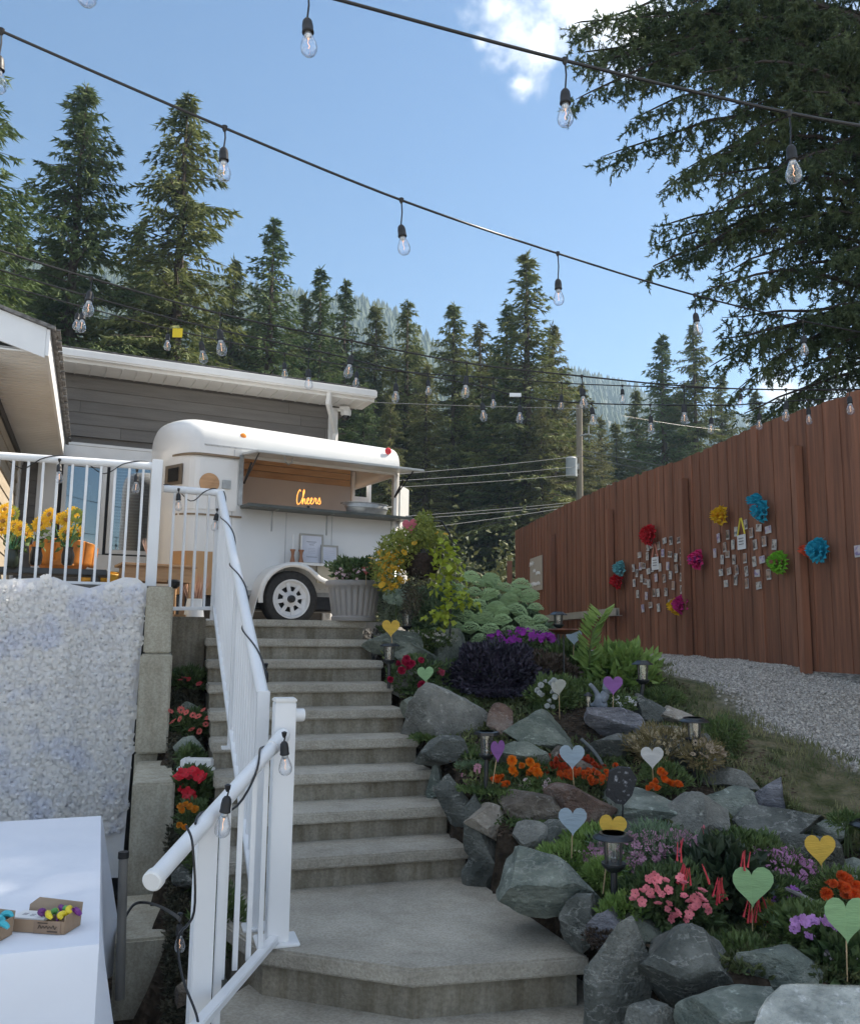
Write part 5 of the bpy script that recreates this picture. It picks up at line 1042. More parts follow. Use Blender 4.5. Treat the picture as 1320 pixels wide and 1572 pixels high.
# ================================================================ ROCKS
import bmesh
_bm = bmesh.new(); bmesh.ops.create_icosphere(_bm, subdivisions=4, radius=1.0); ICO_V = np.array([v.co[:] for v in _bm.verts]); ICO_F = [tuple(v.index for v in f.verts) for f in _bm.faces]; _bm.free()
def rockmat(name, c1, c2, c3, vein=(.45, .45, .42), va=.25, lay=0.0):
    m = bpy.data.materials.new(name); m.use_nodes = True; N = m.node_tree.nodes; L = m.node_tree.links; p = N['Principled BSDF']; p.inputs['Roughness'].default_value = .78; p.inputs['Specular IOR Level'].default_value = .35
    tcn = N.new('ShaderNodeTexCoord'); oi = N.new('ShaderNodeObjectInfo'); av = N.new('ShaderNodeVectorMath'); av.operation = 'ADD'; L.new(tcn.outputs['Object'], av.inputs[0]); cb = N.new('ShaderNodeCombineXYZ'); sc = N.new('ShaderNodeMath'); sc.operation = 'MULTIPLY'; sc.inputs[1].default_value = 50; L.new(oi.outputs['Random'], sc.inputs[0]); L.new(sc.outputs[0], cb.inputs[0]); L.new(sc.outputs[0], cb.inputs[1]); L.new(cb.outputs[0], av.inputs[1]); src = av.outputs[0]
    def nz(s, d=8, st=None):
        q = src
        if st: mp = N.new('ShaderNodeMapping'); mp.inputs['Scale'].default_value = st; L.new(src, mp.inputs['Vector']); q = mp.outputs[0]
        n = N.new('ShaderNodeTexNoise'); n.inputs['Scale'].default_value = s; n.inputs['Detail'].default_value = d; n.inputs['Roughness'].default_value = .6; L.new(q, n.inputs['Vector']); return n.outputs['Fac']
    r = N.new('ShaderNodeValToRGB'); e = r.color_ramp.elements; e[0].position = .33; e[1].position = .68; e[0].color = (*c1, 1); e[1].color = (*c3, 1); k = e.new(.5); k.color = (*c2, 1); L.new(nz(5, 10, (1, 1, 1+3*lay)), r.inputs[0])
    # thin veins where a distorted noise crosses its middle value
    vn_ = nz(3.2, 6, (1, 1, 2.5)); a = N.new('ShaderNodeMath'); a.operation = 'SUBTRACT'; L.new(vn_, a.inputs[0]); a.inputs[1].default_value = .5; b = N.new('ShaderNodeMath'); b.operation = 'ABSOLUTE'; L.new(a.outputs[0], b.inputs[0]); mr = N.new('ShaderNodeMapRange'); mr.inputs['From Min'].default_value = 0; mr.inputs['From Max'].default_value = .012; mr.inputs['To Min'].default_value = va; mr.inputs['To Max'].default_value = 0; L.new(b.outputs[0], mr.inputs['Value'])
    mx = N.new('ShaderNodeMix'); mx.data_type = 'RGBA'; L.new(mr.outputs[0], mx.inputs[0]); L.new(r.outputs[0], mx.inputs[6]); mx.inputs[7].default_value = (*vein, 1)
    # pale lichen / dust speckle
    sp = N.new('ShaderNodeValToRGB'); sp.color_ramp.elements[0].position = .60; sp.color_ramp.elements[1].position = .72; sp.color_ramp.elements[0].color = (0, 0, 0, 1); sp.color_ramp.elements[1].color = (.5, .5, .5, 1); L.new(nz(22, 6), sp.inputs[0])
    m2 = N.new('ShaderNodeMix'); m2.data_type = 'RGBA'; L.new(sp.outputs[0], m2.inputs[0]); L.new(mx.outputs[2], m2.inputs[6]); m2.inputs[7].default_value = (*[min(1, x*2.2+.03) for x in c3], 1)
    L.new(m2.outputs[2], p.inputs['Base Color'])
    ad = N.new('ShaderNodeMath'); ad.operation = 'ADD'; L.new(nz(14, 12, (1, 1, 1+4*lay)), ad.inputs[0]); L.new(nz(60, 4), ad.inputs[1]); bp = N.new('ShaderNodeBump'); bp.inputs['Strength'].default_value = .9; bp.inputs['Distance'].default_value = .026; L.new(ad.outputs[0], bp.inputs['Height']); L.new(bp.outputs[0], p.inputs['Normal'])
    return m
RM = {'g': rockmat('rock_green', (.08, .10, .08), (.155, .175, .14), (.27, .29, .235)), 't': rockmat('rock_teal', (.09, .115, .10), (.175, .20, .17), (.31, .34, .29), va=.35, lay=.6),
      'b': rockmat('rock_brown', (.085, .07, .055), (.15, .125, .10), (.25, .22, .18)), 'd': rockmat('rock_dark', (.05, .056, .05), (.105, .112, .10), (.20, .205, .185), va=.4),
      'l': rockmat('rock_light', (.22, .19, .15), (.34, .30, .25), (.48, .44, .38)), 'p': rockmat('rock_slate', (.10, .10, .12), (.19, .19, .21), (.30, .30, .33), lay=1), 'w': rockmat('rock_white', (.09, .11, .10), (.36, .38, .35), (.62, .63, .58), lay=.5),
      'r': rockmat('rock_rust', (.07, .05, .045), (.16, .10, .075), (.22, .17, .14)), 'y': rockmat('rock_grey', (.11, .11, .095), (.19, .19, .17), (.30, .30, .265))}
def rock(px, py, w, h, rot, kind, lab, Y=None, depth=.85, seed=None, cuts=15, sink=.35):
    seed = seed if seed is not None else int(px*7+py*13); g = np.random.default_rng(seed)
    if Y is None: Y = G(px, py+h*.30)[1]+.12*w*Y_per(px, py+h*.3)
    c = atY(px, py, Y); m = np.linalg.norm(c-EYE)/F; W_ = w*m*1.0; H_ = h*m*1.0; D_ = W_*depth
    P = ICO_V.copy()
    for k in range(cuts):
        n = g.normal(size=3); n /= np.linalg.norm(n); d = g.uniform(.34, .66); q = P@n-d; P = P-np.outer(np.clip(q, 0, None), n)
    P[:, 2] = np.where(P[:, 2] < -.75, -.75, P[:, 2])
    f = g.normal(size=(6, 3))*3.0; ph = g.uniform(0, 6, 6); disp = sum(np.sin(P@f[i]+ph[i]) for i in range(6))*.014
    f2 = g.normal(size=(5, 3))*11; disp = disp+sum(np.sin(P@f2[i]+ph[i]) for i in range(5))*.006
    la = g.normal(size=3)*np.array([.35, .35, 1]); la /= np.linalg.norm(la); disp = disp+.016*np.tanh(4*np.sin((P@la)*g.uniform(8, 14)+ph[0]))*(.3 if kind not in 'ptwd' else 1.0)
    P = P*(1+disp)[:, None]; mn, mxx = P.min(0), P.max(0); P = (P-(mn+mxx)/2)/(mxx-mn)*2
    P = P*np.array([W_/2, D_/2, H_/2]); a = R(rot); P = P@np.array([[math.cos(a), 0, -math.sin(a)], [0, 1, 0], [math.sin(a), 0, math.cos(a)]])
    yaw = g.uniform(-.25, .25)-math.atan2(c[0], c[1])*.6; P = P@np.array(Matrix.Rotation(yaw, 3, 'Z')).T
    me = bpy.data.meshes.new('rock'); me.from_pydata(P.tolist(), [], ICO_F); me.materials.append(RM[kind]); me.polygons.foreach_set('use_smooth', [True]*len(me.polygons))
    try: me.set_sharp_from_angle(angle=R(16))
    except Exception: pass
    o = link('rock', me, None, c); tag(o, lab, 'rock', 'boulders of the rock garden'); return o
def Y_per(px, py): return G(px, py)[1]/F
ROCKS = [
 (592, 948, 78, 56, 0, 'd', 'dark boulder half hidden behind the ribbed planter'), (598, 988, 92, 44, 6, 'g', 'flat green rock just right of the top steps'),
 (642, 1012, 118, 46, 14, 'g', 'long green rock with pale upper edge behind the red flowers'), (686, 1003, 66, 74, -8, 'g', 'upright green grey boulder above the dark purple bush'),
 (622, 1048, 42, 66, 12, 'y', 'small upright stone behind the lamp beside the steps'), (766, 1003, 40, 30, 0, 'g', 'small rock showing over the purple bush, left one'), (795, 1003, 50, 36, 0, 'g', 'rock showing over the purple bush, right one'),
 (640, 1094, 60, 40, 25, 'g', 'low green rock beside the fifth step'), (638, 1128, 50, 78, 5, 'y', 'rough grey boulder wedged against the steps'),
 (694, 1106, 136, 78, 33, 'y', 'large slanted grey slab left of the reddish stone'), (676, 1152, 80, 46, 0, 'd', 'dark rounded rock under the large slanted slab'),
 (768, 1112, 42, 62, -10, 'r', 'small upright stone with rusty face between two large boulders'), (838, 1124, 122, 62, 6, 'g', 'large smooth green boulder below the purple bush'),
 (938, 1112, 100, 54, 4, 'p', 'pale layered slate rock carrying the cat figurine'), (935, 1150, 90, 44, 0, 'd', 'dark rock under the pale layered slate'), (992, 1098, 62, 50, 40, 'd', 'tilted dark slab right of the cat figurine'),
 (1040, 1106, 62, 32, 18, 'l', 'pale tan rock beside the lamp at the gravel edge'), (1012, 1136, 110, 40, 0, 'y', 'grey rock half hidden by the dry flower clump'), (800, 1164, 80, 52, 20, 'g', 'grey green rock behind the orange marigolds'),
 (826, 1166, 26, 34, 0, 'y', 'smallest upright stone behind the marigolds'), (880, 1176, 86, 54, -6, 'b', 'brown rock behind the pale blue heart'), (1086, 1166, 96, 62, 30, 'd', 'dark flat rock below the lamp at the gravel edge'),
 (1116, 1197, 78, 38, 6, 'y', 'grey rock with pale sunlit top near the verge'), (1116, 1236, 84, 58, 12, 't', 'blue grey cracked rock below the sunlit one'), (1068, 1256, 96, 76, 10, 'y', 'rounded grey boulder above the pink flower patch'),
 (1180, 1240, 60, 70, -20, 'p', 'upright layered stone at the garden corner'), (1192, 1278, 122, 64, 5, 'd', 'large dark layered rock under the upright stone'), (1256, 1279, 78, 30, -4, 't', 'flat teal rock above the right yellow heart'),
 (1236, 1312, 104, 62, 6, 'd', 'dark teal rock behind the right yellow heart'), (1302, 1338, 66, 32, 0, 't', 'small teal rock at the right edge above the marigolds'),
 (676, 1200, 36, 62, 20, 't', 'jagged upright stone beside the seventh step'), (706, 1238, 46, 96, -32, 'd', 'tall dark slab leaning beside the lower steps'), (742, 1292, 60, 118, -38, 'd', 'long dark slab bordering the landing'), (738, 1345, 66, 76, -25, 'd', 'dark wedge stone at the back corner of the landing'),
 (746, 1260, 66, 50, 10, 'l', 'pale angular rock above the long dark slab'), (812, 1242, 92, 50, -3, 'b', 'brown grey rock in the middle row'), (890, 1236, 104, 66, 0, 'r', 'rust brown rock below the pale blue heart'),
 (984, 1240, 120, 48, -5, 't', 'layered teal rock below the black plant sign'), (962, 1277, 120, 40, 2, 'd', 'dark rock under the layered teal one'), (815, 1283, 56, 42, 0, 'y', 'small grey rock behind the pale salmon flowers'), (865, 1283, 66, 44, 0, 'd', 'dark rock behind the second pale blue heart'),
]
for r_ in ROCKS: rock(*r_)
FR = [(846, 1368, 150, 92, 32, 't', 'biggest teal boulder beside the landing', 4.25), (892, 1415, 60, 78, 15, 'd', 'dark stone between the biggest boulder and the tall slab', 4.0), (936, 1424, 72, 52, 0, 'p', 'mossy rock with white streak under the near lamp', 3.92),
 (946, 1508, 96, 176, 4, 'd', 'tall dark slab with white veins at the landing corner', 3.66), (992, 1430, 74, 50, 12, 'g', 'grey green rock behind the tall veined slab', 3.95), (1070, 1508, 150, 150, 14, 'd', 'large layered dark rock right of the tall veined slab', 3.62),
 (1192, 1494, 124, 84, 14, 't', 'blue grey boulder below the near green heart', 3.62), (1118, 1556, 124, 70, 8, 't', 'blue slab at the bottom edge right of centre', 3.3), (1258, 1566, 190, 96, 6, 'w', 'pale white and grey rock at the bottom right corner', 3.22), (1004, 1575, 80, 56, 0, 'd', 'dark rock at the bottom edge beside the veined slab', 3.42),
 (1340, 1600, 90, 90, 0, 't', 'blue rock leaving the picture at the bottom right', 3.15), (880, 1300, 70, 40, 0, 'd', 'dark stone under the pale salmon flowers', 4.9)]
for (px, py, w, h, rt_, kd, lab, Y) in FR: rock(px, py, w, h, rt_, kd, lab, Y)
# left bed stones
for (px, py, w, h, rt_, kd, lab, Y) in [(298, 1108, 60, 40, 30, 't', 'leaning grey stone behind the pink daisies left of the stairs', 6.55), (292, 1148, 48, 34, 0, 't', 'grey stone under the pink daisies left of the stairs', 6.1), (286, 1525, 30, 36, 0, 'b', 'brown log end beside the lowest step', 3.75), (300, 1345, 60, 40, 10, 'd', 'dark stone behind the landing railing', 4.9), (318, 1500, 56, 40, 0, 'd', 'dark stone at the foot of the landing railing', 4.1)]: rock(px, py, w, h, rt_, kd, lab, Y)
LATER = []
# ================================================================ GROUND SCATTER
def on_garden(n, x0, x1, y0, y1):
    X = rng.uniform(x0, x1, n); Y = y0+(y1-y0)*rng.uniform(0, 1, n)**1.25; return X, Y
def free(X, Y): s, w = sw(X, Y); return ~((s < .03) & (w < .05) & (w > -20)) & ~inpoly(X, Y, POLY1) & ~inpoly(X, Y, POLY2) & ~((s < .6) & (w > .0))
X, Y = on_garden(150000, -.6, 4.5, 3.5, 9.5); kd, eg_ = surf(X, Y); ok = free(X, Y) & (eg_ < .15) & (Y > 3.5); X, Y = X[ok], Y[ok]
den = np.sin(X*4.1+Y*2)+np.sin(Y*5.3-X*3)+rng.uniform(-1.2, 1.2, len(X)); ok = den > -.3; X, Y = X[ok], Y[ok]
Pp_ = np.stack([X, Y, zt(X, Y)+rng.uniform(0, .035, len(X))], -1); D_ = unit(len(X)); D_[:, 2] = np.abs(D_[:, 2])+.25; D_ /= np.linalg.norm(D_, axis=1, keepdims=True)
gc = mk('ground_cover_leaves', (.06, .10, .03), (.17, .20, .07), 5, .7, trans=.2, c3=(.07, .085, .03))
tag(link('ground_cover', soup('ground_cover', leaves(Pp_, D_, rng.uniform(.022, .055, len(X)), .018), gc)), 'low green ground cover between the garden plants', None, None, 'stuff')
for (a_, b2, w2, h2, Y2, l2, n2_) in [(665, 1168, 60, 34, 6.05, 0, 900), (735, 1184, 50, 30, 5.75, 0, 700), (905, 1290, 80, 30, 4.75, 1, 1100), (1150, 1300, 90, 34, 4.55, 0, 900), (1230, 1396, 80, 26, 4.1, 0, 700), (1140, 1466, 90, 36, 3.75, 0, 1100), (715, 1030, 60, 40, 7.3, 0, 800), (1000, 1296, 90, 24, 4.8, 0, 700), (1225, 1350, 60, 24, 4.4, 0, 500), (960, 1400, 60, 34, 3.95, 1, 700), (1170, 1375, 80, 40, 4.1, 0, 1100)]:
    LATER.append((a_, b2, w2, h2, Y2, l2, n2_))
n = 26000; X, Y = on_garden(n, -.6, 4.5, 3.5, 9.0); kd, eg_ = surf(X, Y); ok = free(X, Y) & (eg_ < .3); X, Y = X[ok], Y[ok]; P_ = np.stack([X, Y, zt(X, Y)+.004], -1); D_ = unit(len(X)); D_[:, 2] *= .25; D_ /= np.linalg.norm(D_, axis=1, keepdims=True)
tag(link('bark_mulch', soup('bark_mulch', leaves(P_, D_, rng.uniform(.02, .05, len(X)), .014), mk('mulch', (.05, .032, .02), (.13, .09, .06), 30, .95))), 'brown bark mulch and litter on the garden soil', None, None, 'stuff')
# gravel stones
OCT = np.array([[1, 0, 0], [0, 1, 0], [-1, 0, 0], [0, -1, 0], [0, 0, 1], [0, 0, -1]], float); OF = [(0, 1, 4), (1, 2, 4), (2, 3, 4), (3, 0, 4), (1, 0, 5), (2, 1, 5), (3, 2, 5), (0, 3, 5)]
def stones(X, Y, r):
    n = len(X); c = np.stack([X, Y, zt(X, Y)+r*.25], -1); A = unit(n); Bv = np.cross(A, unit(n)); Bv /= np.linalg.norm(Bv, axis=1, keepdims=True); C = np.cross(A, Bv)
    S3 = r[:, None]*rng.uniform(.55, 1.25, (n, 3)); V = c[:, None, :]+OCT[None, :, 0:1]*(A*S3[:, :1])[:, None]+OCT[None, :, 1:2]*(Bv*S3[:, 1:2])[:, None]+OCT[None, :, 2:3]*(C*S3[:, 2:])[:, None]
    return np.concatenate([V[:, list(f)] for f in OF])
n = 95000; X = rng.uniform(.9, 5.2, n); Y = 3.6+7.0*rng.uniform(0, 1, n)**.9; kd, eg_ = surf(X, Y); pr_ = np.clip((eg_-.8)*4, 0, 1); ok = (rng.uniform(0, 1, n) < pr_) & (X < np.interp(Y, FP[:, 1], FP[:, 0])+.1); X, Y = X[ok], Y[ok]
grm = mk('gravel_stone', (.17, .16, .145), (.54, .51, .46), 42, .85, c3=(.33, .31, .285), detail=2, lo=.3, hi=.7)
tag(link('gravel', soup('gravel', stones(X, Y, rng.uniform(.009, .019, len(X))), grm)), 'loose grey gravel of the drive in front of the fence', None, None, 'stuff')
n = 70000; X = rng.uniform(.6, 5.0, n); Y = 3.6+6.2*rng.uniform(0, 1, n)**1.1; kd, eg_ = surf(X, Y); cl = np.sin(X*6+Y*4)+np.sin(Y*9-X*5)+rng.uniform(-1, 1, n)*1.2; ok = (eg_ > -.25) & (eg_ < 1.15) & (cl > -.2+.9*(eg_ > .7)); X, Y = X[ok], Y[ok]
P_ = np.stack([X, Y, zt(X, Y)], -1); D_ = unit(len(X))*.55; D_[:, 2] = 1; D_ /= np.linalg.norm(D_, axis=1, keepdims=True)
tag(link('verge_grass', soup('verge_grass', leaves(P_, D_, rng.uniform(.025, .075, len(X)), .008), mk('verge_blades', (.07, .10, .035), (.26, .25, .12), 3.5, .75, trans=.2))), 'sparse dry grass on the verge between rocks and gravel', None, None, 'stuff')
# left bed litter
n = 22000; s_q = rng.uniform(-1.66, -1.42, n); w_q = rng.uniform(-4.4, -.2, n); X = SP[0]+s_q*SU[0]+w_q*SV[0]; Y = SP[1]+s_q*SU[1]+w_q*SV[1]; P_ = np.stack([X, Y, zt(X, Y)+.005+rng.uniform(0, .03, n)], -1); D_ = unit(n); D_[:, 2] = np.abs(D_[:, 2])*.6
tag(link('bed_litter', soup('bed_litter', leaves(P_, D_/np.linalg.norm(D_, axis=1, keepdims=True), rng.uniform(.015, .04, n), .014), mk('bed_litter', (.03, .035, .02), (.08, .07, .045), 20, .9))), 'dark litter in the bed left of the stairs', None, None, 'stuff')
# ================================================================ FLOWER SHAPES (unit radius, facing +Z)
def fm(fn_, n_pet, **k): return fn_(n_pet, **k)
def petals(n, r0=.12, wid=.6, notch=.0, cup=.12, rings=1, seed=0):
    g = np.random.default_rng(seed); V = []; Fc = []
    for q in range(rings):
        rr = 1-.28*q; z0 = .12*q
        for k in range(n):
            a = 2*math.pi*(k+.5*(q % 2))/n+g.uniform(-.08, .08); e = np.array([math.cos(a), math.sin(a), 0]); s = np.array([-math.sin(a), math.cos(a), 0]); w = wid*rr*g.uniform(.9, 1.1); z = g.uniform(-.04, .06); b = len(V)
            V += [e*r0+[0, 0, z0], e*.55*rr+s*w*.5+[0, 0, z0+cup*.6+z], e*.95*rr+s*w*.33+[0, 0, z0+cup+z], e*(1-notch)*rr+[0, 0, z0+cup*.8+z], e*.95*rr-s*w*.33+[0, 0, z0+cup+z], e*.55*rr-s*w*.5+[0, 0, z0+cup*.6+z]]
            Fc += [(b, b+1, b+2, b+3), (b, b+3, b+4, b+5)]
    return V, Fc
def fl_mesh(name, V, Fc, m): return B().add(V, Fc).mesh(name, m)
def col(name, c, v=.75, sc=30, tr_=.25): return mk(name, c, tuple(x*v for x in c), sc, .6, trans=tr_, rand=.12)
def pom(n=9, rings=4, seed=0):
    V = []; Fc = []
    for q in range(rings):
        v, f = petals(n, .05, .62, .08, .25+.22*q, 1, seed+q); b = len(V); s = 1-.2*q; V += [np.array(p)*[s, s, 1]+[0, 0, .13*q] for p in v]; Fc += [tuple(i+b for i in t_) for t_ in f]
    return V, Fc
FLM = {}
def flower(kind, c, name):
    key = kind+name
    if key in FLM: return FLM[key]
    if kind == 'five': V, Fc = petals(5, .1, .95, .06, .15, 1)
    elif kind == 'imp': V, Fc = petals(5, .08, .9, .0, .22, 2)
    elif kind == 'pom': V, Fc = pom()
    elif kind == 'daisy': V, Fc = petals(11, .2, .42, 0, .05)
    elif kind == 'sun': V, Fc = petals(18, .35, .3, -.05, .1, 2)
    elif kind == 'tiny': V, Fc = petals(4, .1, .8, 0, .1)
    elif kind == 'dome':
        g = np.random.default_rng(3); V = []; Fc = []
        for k in range(130):
            a = k*2.39996; r = math.sqrt(k/130); c0 = np.array([r*math.cos(a), r*math.sin(a), .72*(1-r*r)+g.uniform(-.07, .07)]); d = np.array([r*math.cos(a)*.6, r*math.sin(a)*.6, 1]); d /= np.linalg.norm(d); s1 = np.cross(d, [1, 0, 0]); s1 /= np.linalg.norm(s1); s2 = np.cross(d, s1); b = len(V); rr = .10
            V += [c0+s1*rr, c0+s2*rr, c0-s1*rr, c0-s2*rr, c0+d*.10]; Fc += [(b, b+1, b+4), (b+1, b+2, b+4), (b+2, b+3, b+4), (b+3, b, b+4)]
        b = len(V); V += [(.9*math.cos(a), .9*math.sin(a), .02) for a in np.linspace(0, 6.28, 12, endpoint=False)]+[(0, 0, -.35)]; Fc += [(b+(k+1) % 12, b+k, b+12) for k in range(12)]
    FLM[key] = fl_mesh('flower', V, Fc, col('petal_'+name, c)); return FLM[key]
def face(n, up=.6, cam=.6):   # random facing directions, mostly up and towards the open side
    d = unit(n)*.55+np.array([0, -cam, up]); return d/np.linalg.norm(d, axis=1, keepdims=True)
def place_flowers(t_, me, P, r, D=None, name='flower', labels=None):
    base_ = wloc(t_); D = face(len(P)) if D is None else D
    for p, d in zip(P, D):
        rr = r*rng.uniform(.8, 1.2); o = link(name, me, t_, np.array(p)-base_); o.rotation_euler = (Vector(d).to_track_quat('Z', 'Y')@Matrix.Rotation(rng.uniform(0, 6.28), 3, 'Z').to_quaternion()).to_euler(); o.scale = (rr, rr, rr)
def merged_flowers(t_, me, P, r, name='blossoms', D=None):
    base_ = wloc(t_); D = face(len(P)) if D is None else D; V0 = np.array([v.co for v in me.vertices]); F0 = [tuple(p.vertices) for p in me.polygons]; b = B()
    for p, d in zip(P, D):
        M3 = np.array((Vector(d).to_track_quat('Z', 'Y')@Matrix.Rotation(rng.uniform(0, 6.28), 3, 'Z').to_quaternion()).to_matrix()); b.add(V0@M3.T*(r*rng.uniform(.75, 1.2))+np.array(p), F0)
    o = b.obj(name, me.materials[0], t_); tag(o, kind='stuff'); return o
def region(px, py, w, h, Y, n, dY=.3, top=False):
    """n points spread through an upright ellipsoid centred where the pixel lies at distance Y; sizes in pixels"""
    c = atY(px, py, Y); m = np.linalg.norm(c-EYE)/F; U = unit(n)*(rng.uniform(0, 1, n)**(1/3))[:, None]
    if top: U = unit(n); U[:, 2] = np.abs(U[:, 2]); U[:, 1] = -np.abs(U[:, 1]); U = U*rng.uniform(.9, 1.05, n)[:, None]
    return c+U*np.array([w*m/2, dY, h*m/2]), m
def plant(lab, cat, px, py, w, h, Y, lm, n, ll, lw_, dY=None, up=.5, stems=8, name='plant', lab_leaf=None, group=None, base=None):
    """px,py = centre of the foliage, Y its distance; base on the ground below"""
    c = atY(px, py, Y); m = np.linalg.norm(c-EYE)/F; dY = dY or w*m*.4; gz = base if base is not None else float(zt(c[0], c[1]))
    t_ = thing(name, lab, cat, (c[0], c[1], gz), 0, group)
    U = unit(n); U *= (rng.uniform(.35, 1, n)**.5)[:, None]; lump = 1+.22*np.sin(U[:, 0]*7+px)*np.sin(U[:, 2]*6+py); P = c+U*lump[:, None]*np.array([w*m/2, dY, h*m/2]); P[:, 2] = np.maximum(P[:, 2], gz+.01)
    D = U*np.array([1, 1, 1])*.8+unit(n)*.7+np.array([0, 0, up]); D /= np.linalg.norm(D, axis=1, keepdims=True)
    link('foliage', soup('foliage', leaves(P, D, rng.uniform(.7, 1.25, n)*ll, lw_), lm, org=wloc(t_)), t_)
    if stems:
        b = B()
        for k in range(stems): e = c+unit(1)[0]*np.array([w*m*.35, dY*.6, h*m*.3]); b.tube([(c[0]+rng.uniform(-.04, .04), c[1]+rng.uniform(-.03, .03), gz-.02), (c+e)/2+[0, 0, -.02], e], [.005, .004, .002], 5, False)
        b.obj('stems', mk('green_stem', (.07, .10, .035), None, 6, .7), t_)
    return t_, c, m
lf_g = mk('leaf_green', (.06, .105, .03), (.15, .21, .065), 12, .6, trans=.25); lf_d = mk('leaf_dark', (.045, .085, .028), (.115, .165, .06), 12, .55, trans=.2)
lf_l = mk('leaf_light', (.14, .24, .055), (.27, .38, .10), 10, .6, trans=.3); lf_lime = mk('leaf_lime', (.30, .38, .03), (.45, .50, .07), 12, .55, trans=.35); lf_p = mk('leaf_purple', (.012, .012, .022), (.045, .035, .06), 14, .6, trans=.1)
lf_b = mk('leaf_bluegreen', (.09, .15, .08), (.19, .27, .15), 12, .6, trans=.2); lf_dry = mk('leaf_dry', (.16, .13, .05), (.30, .24, .12), 14, .8, trans=.2); lf_br = mk('leaf_bronze', (.06, .04, .03), (.10, .075, .05), 14, .6, trans=.15)
# --- dark purple bush
t_, c, m = plant('rounded dark purple leaved bush in the middle of the rock garden', 'bush', 755, 1050, 150, 120, 7.15, lf_p, 9000, .045, .026, dY=.42, name='purple_bush')
t_, c, m = plant('smaller dark purple bush behind the reddish stone', 'bush', 765, 1085, 90, 60, 6.85, lf_p, 2500, .045, .026, dY=.3, name='purple_bush')
# --- stonecrop with domed heads
sd_m = flower('dome', (.40, .55, .28), 'sedum')
t_, c, m = plant('large clump of stonecrop with pale green domed heads', 'plant', 745, 966, 176, 84, 8.45, lf_b, 6500, .07, .035, dY=.35, name='stonecrop')
hd = [(x, y) for x, y in [(752, 892), (722, 888), (705, 905), (775, 905), (800, 900), (728, 912), (690, 900), (752, 915), (782, 922), (812, 917), (708, 928), (735, 932), (762, 935), (793, 940), (822, 935), (716, 948), (742, 950), (770, 955), (805, 958), (828, 955), (690, 935), (722, 968), (752, 970), (783, 972), (812, 975), (700, 965), (738, 985), (765, 988), (793, 985), (820, 990), (696, 990), (672, 950), (668, 975), (655, 925), (676, 915), (828, 972), (758, 900), (736, 898), (790, 912), (770, 942)]]
hp = [atY(x, y, 7.75+(985-y)/110*.55) for x, y in hd]; place_flowers(t_, sd_m, hp, .088, face(len(hp), 1.2, .5), 'flower_head')
b = B(); [b.tube([(p[0]*.9+c[0]*.1, p[1]*.9+c[1]*.1, float(zt(p[0], p[1]))), p-[0, 0, .03]], .005, 5, False) for p in hp]; b.obj('flower_stems', mk('pale_stem', (.16, .22, .1), None, 6, .7), t_)
plant('pale stonecrop stems between the hanging basket and the domed clump', 'plant', 672, 945, 90, 90, 8.0, lf_b, 2500, .06, .03, name='leafy_plant')
plant('silvery pale leaved plant beside the ribbed planter', 'plant', 604, 925, 60, 70, 7.9, mk('leaf_silver', (.14, .19, .12), (.28, .33, .24), 12, .7, trans=.2), 2200, .035, .014, name='silver_plant')
p_, m = region(608, 916, 34, 26, 7.65, 60); q_ = thing('pale_bloom', 'round whitish green bloom beside the ribbed planter', 'flower', (p_[0][0], p_[0][1], 2.0)); merged_flowers(q_, flower('tiny', (.42, .52, .42), 'palebloom'), region(608, 916, 36, 26, 7.65, 160)[0], .02)
B().tube([atY(608, 960, 7.7), atY(608, 918, 7.65)], .005, 5).obj('stem', lf_g, q_)
# --- purple phlox and other flowers with separate blossoms
def bloom_plant(lab, px, py, w, h, Y, lm, n, ll, lwd, kind, c, cn, spots=None, nb=0, r=.03, single=True, name='flowering_plant', cat='flowers', rg=None, D=None, group=None, dY=None):
    t_, cc, m = plant(lab, cat, px, py, w, h, Y, lm, int(n*1.15), ll, lwd, name=name, group=group, dY=dY)
    me = flower(kind, c, cn)
    if spots is not None: P = [atY(x, y, Y-1.05*(dY or w*m*.4)-.03+rng.uniform(-.05, .03)) for x, y in spots]
    else: P = region(*(rg or (px, py, w, h)), Y, nb, dY or w*m*.4, top=True)[0]
    D = face(len(P)) if D is None else D
    (place_flowers if single and len(P) < 120 else merged_flowers)(t_, me, P, r, D=D)
    return t_
bloom_plant('bright purple phlox between the stonecrop and the bird bath', 795, 990, 110, 40, 7.8, lf_d, 2200, .04, .016, 'five', (.32, .015, .36), 'phlox', nb=70, r=.03, rg=(800, 985, 110, 34))
bloom_plant('pale cream flowers low under the hanging basket', 655, 985, 90, 34, 7.6, lf_g, 1500, .04, .014, 'tiny', (.6, .55, .5), 'cream', nb=40, r=.018, single=False)
bloom_plant('crimson flowers beside the lamp near the top steps', 640, 1050, 100, 80, 6.95, lf_d, 2600, .05, .022, 'pom', (.42, .01, .06), 'crimson', spots=[(612, 1022), (622, 1016), (632, 1020), (616, 1030), (628, 1028), (646, 1014), (598, 1044), (624, 1012), (648, 1052)], r=.034)
bloom_plant('single pink and white rose beside the green heart', 676, 1040, 24, 30, 6.95, lf_d, 150, .04, .02, 'pom', (.6, .10, .18), 'rosepink', spots=[(674, 1031), (677, 1034)], r=.034)
bloom_plant('white flower clusters beside the purple bush', 850, 1075, 70, 70, 6.6, lf_g, 1800, .045, .02, 'pom', (.68, .70, .68), 'white', spots=[(836, 1048), (828, 1064), (833, 1068), (848, 1064), (852, 1070), (840, 1084), (848, 1086), (846, 1050), (850, 1046), (856, 1056), (830, 1052), (842, 1078), (825, 1060)], r=.024)
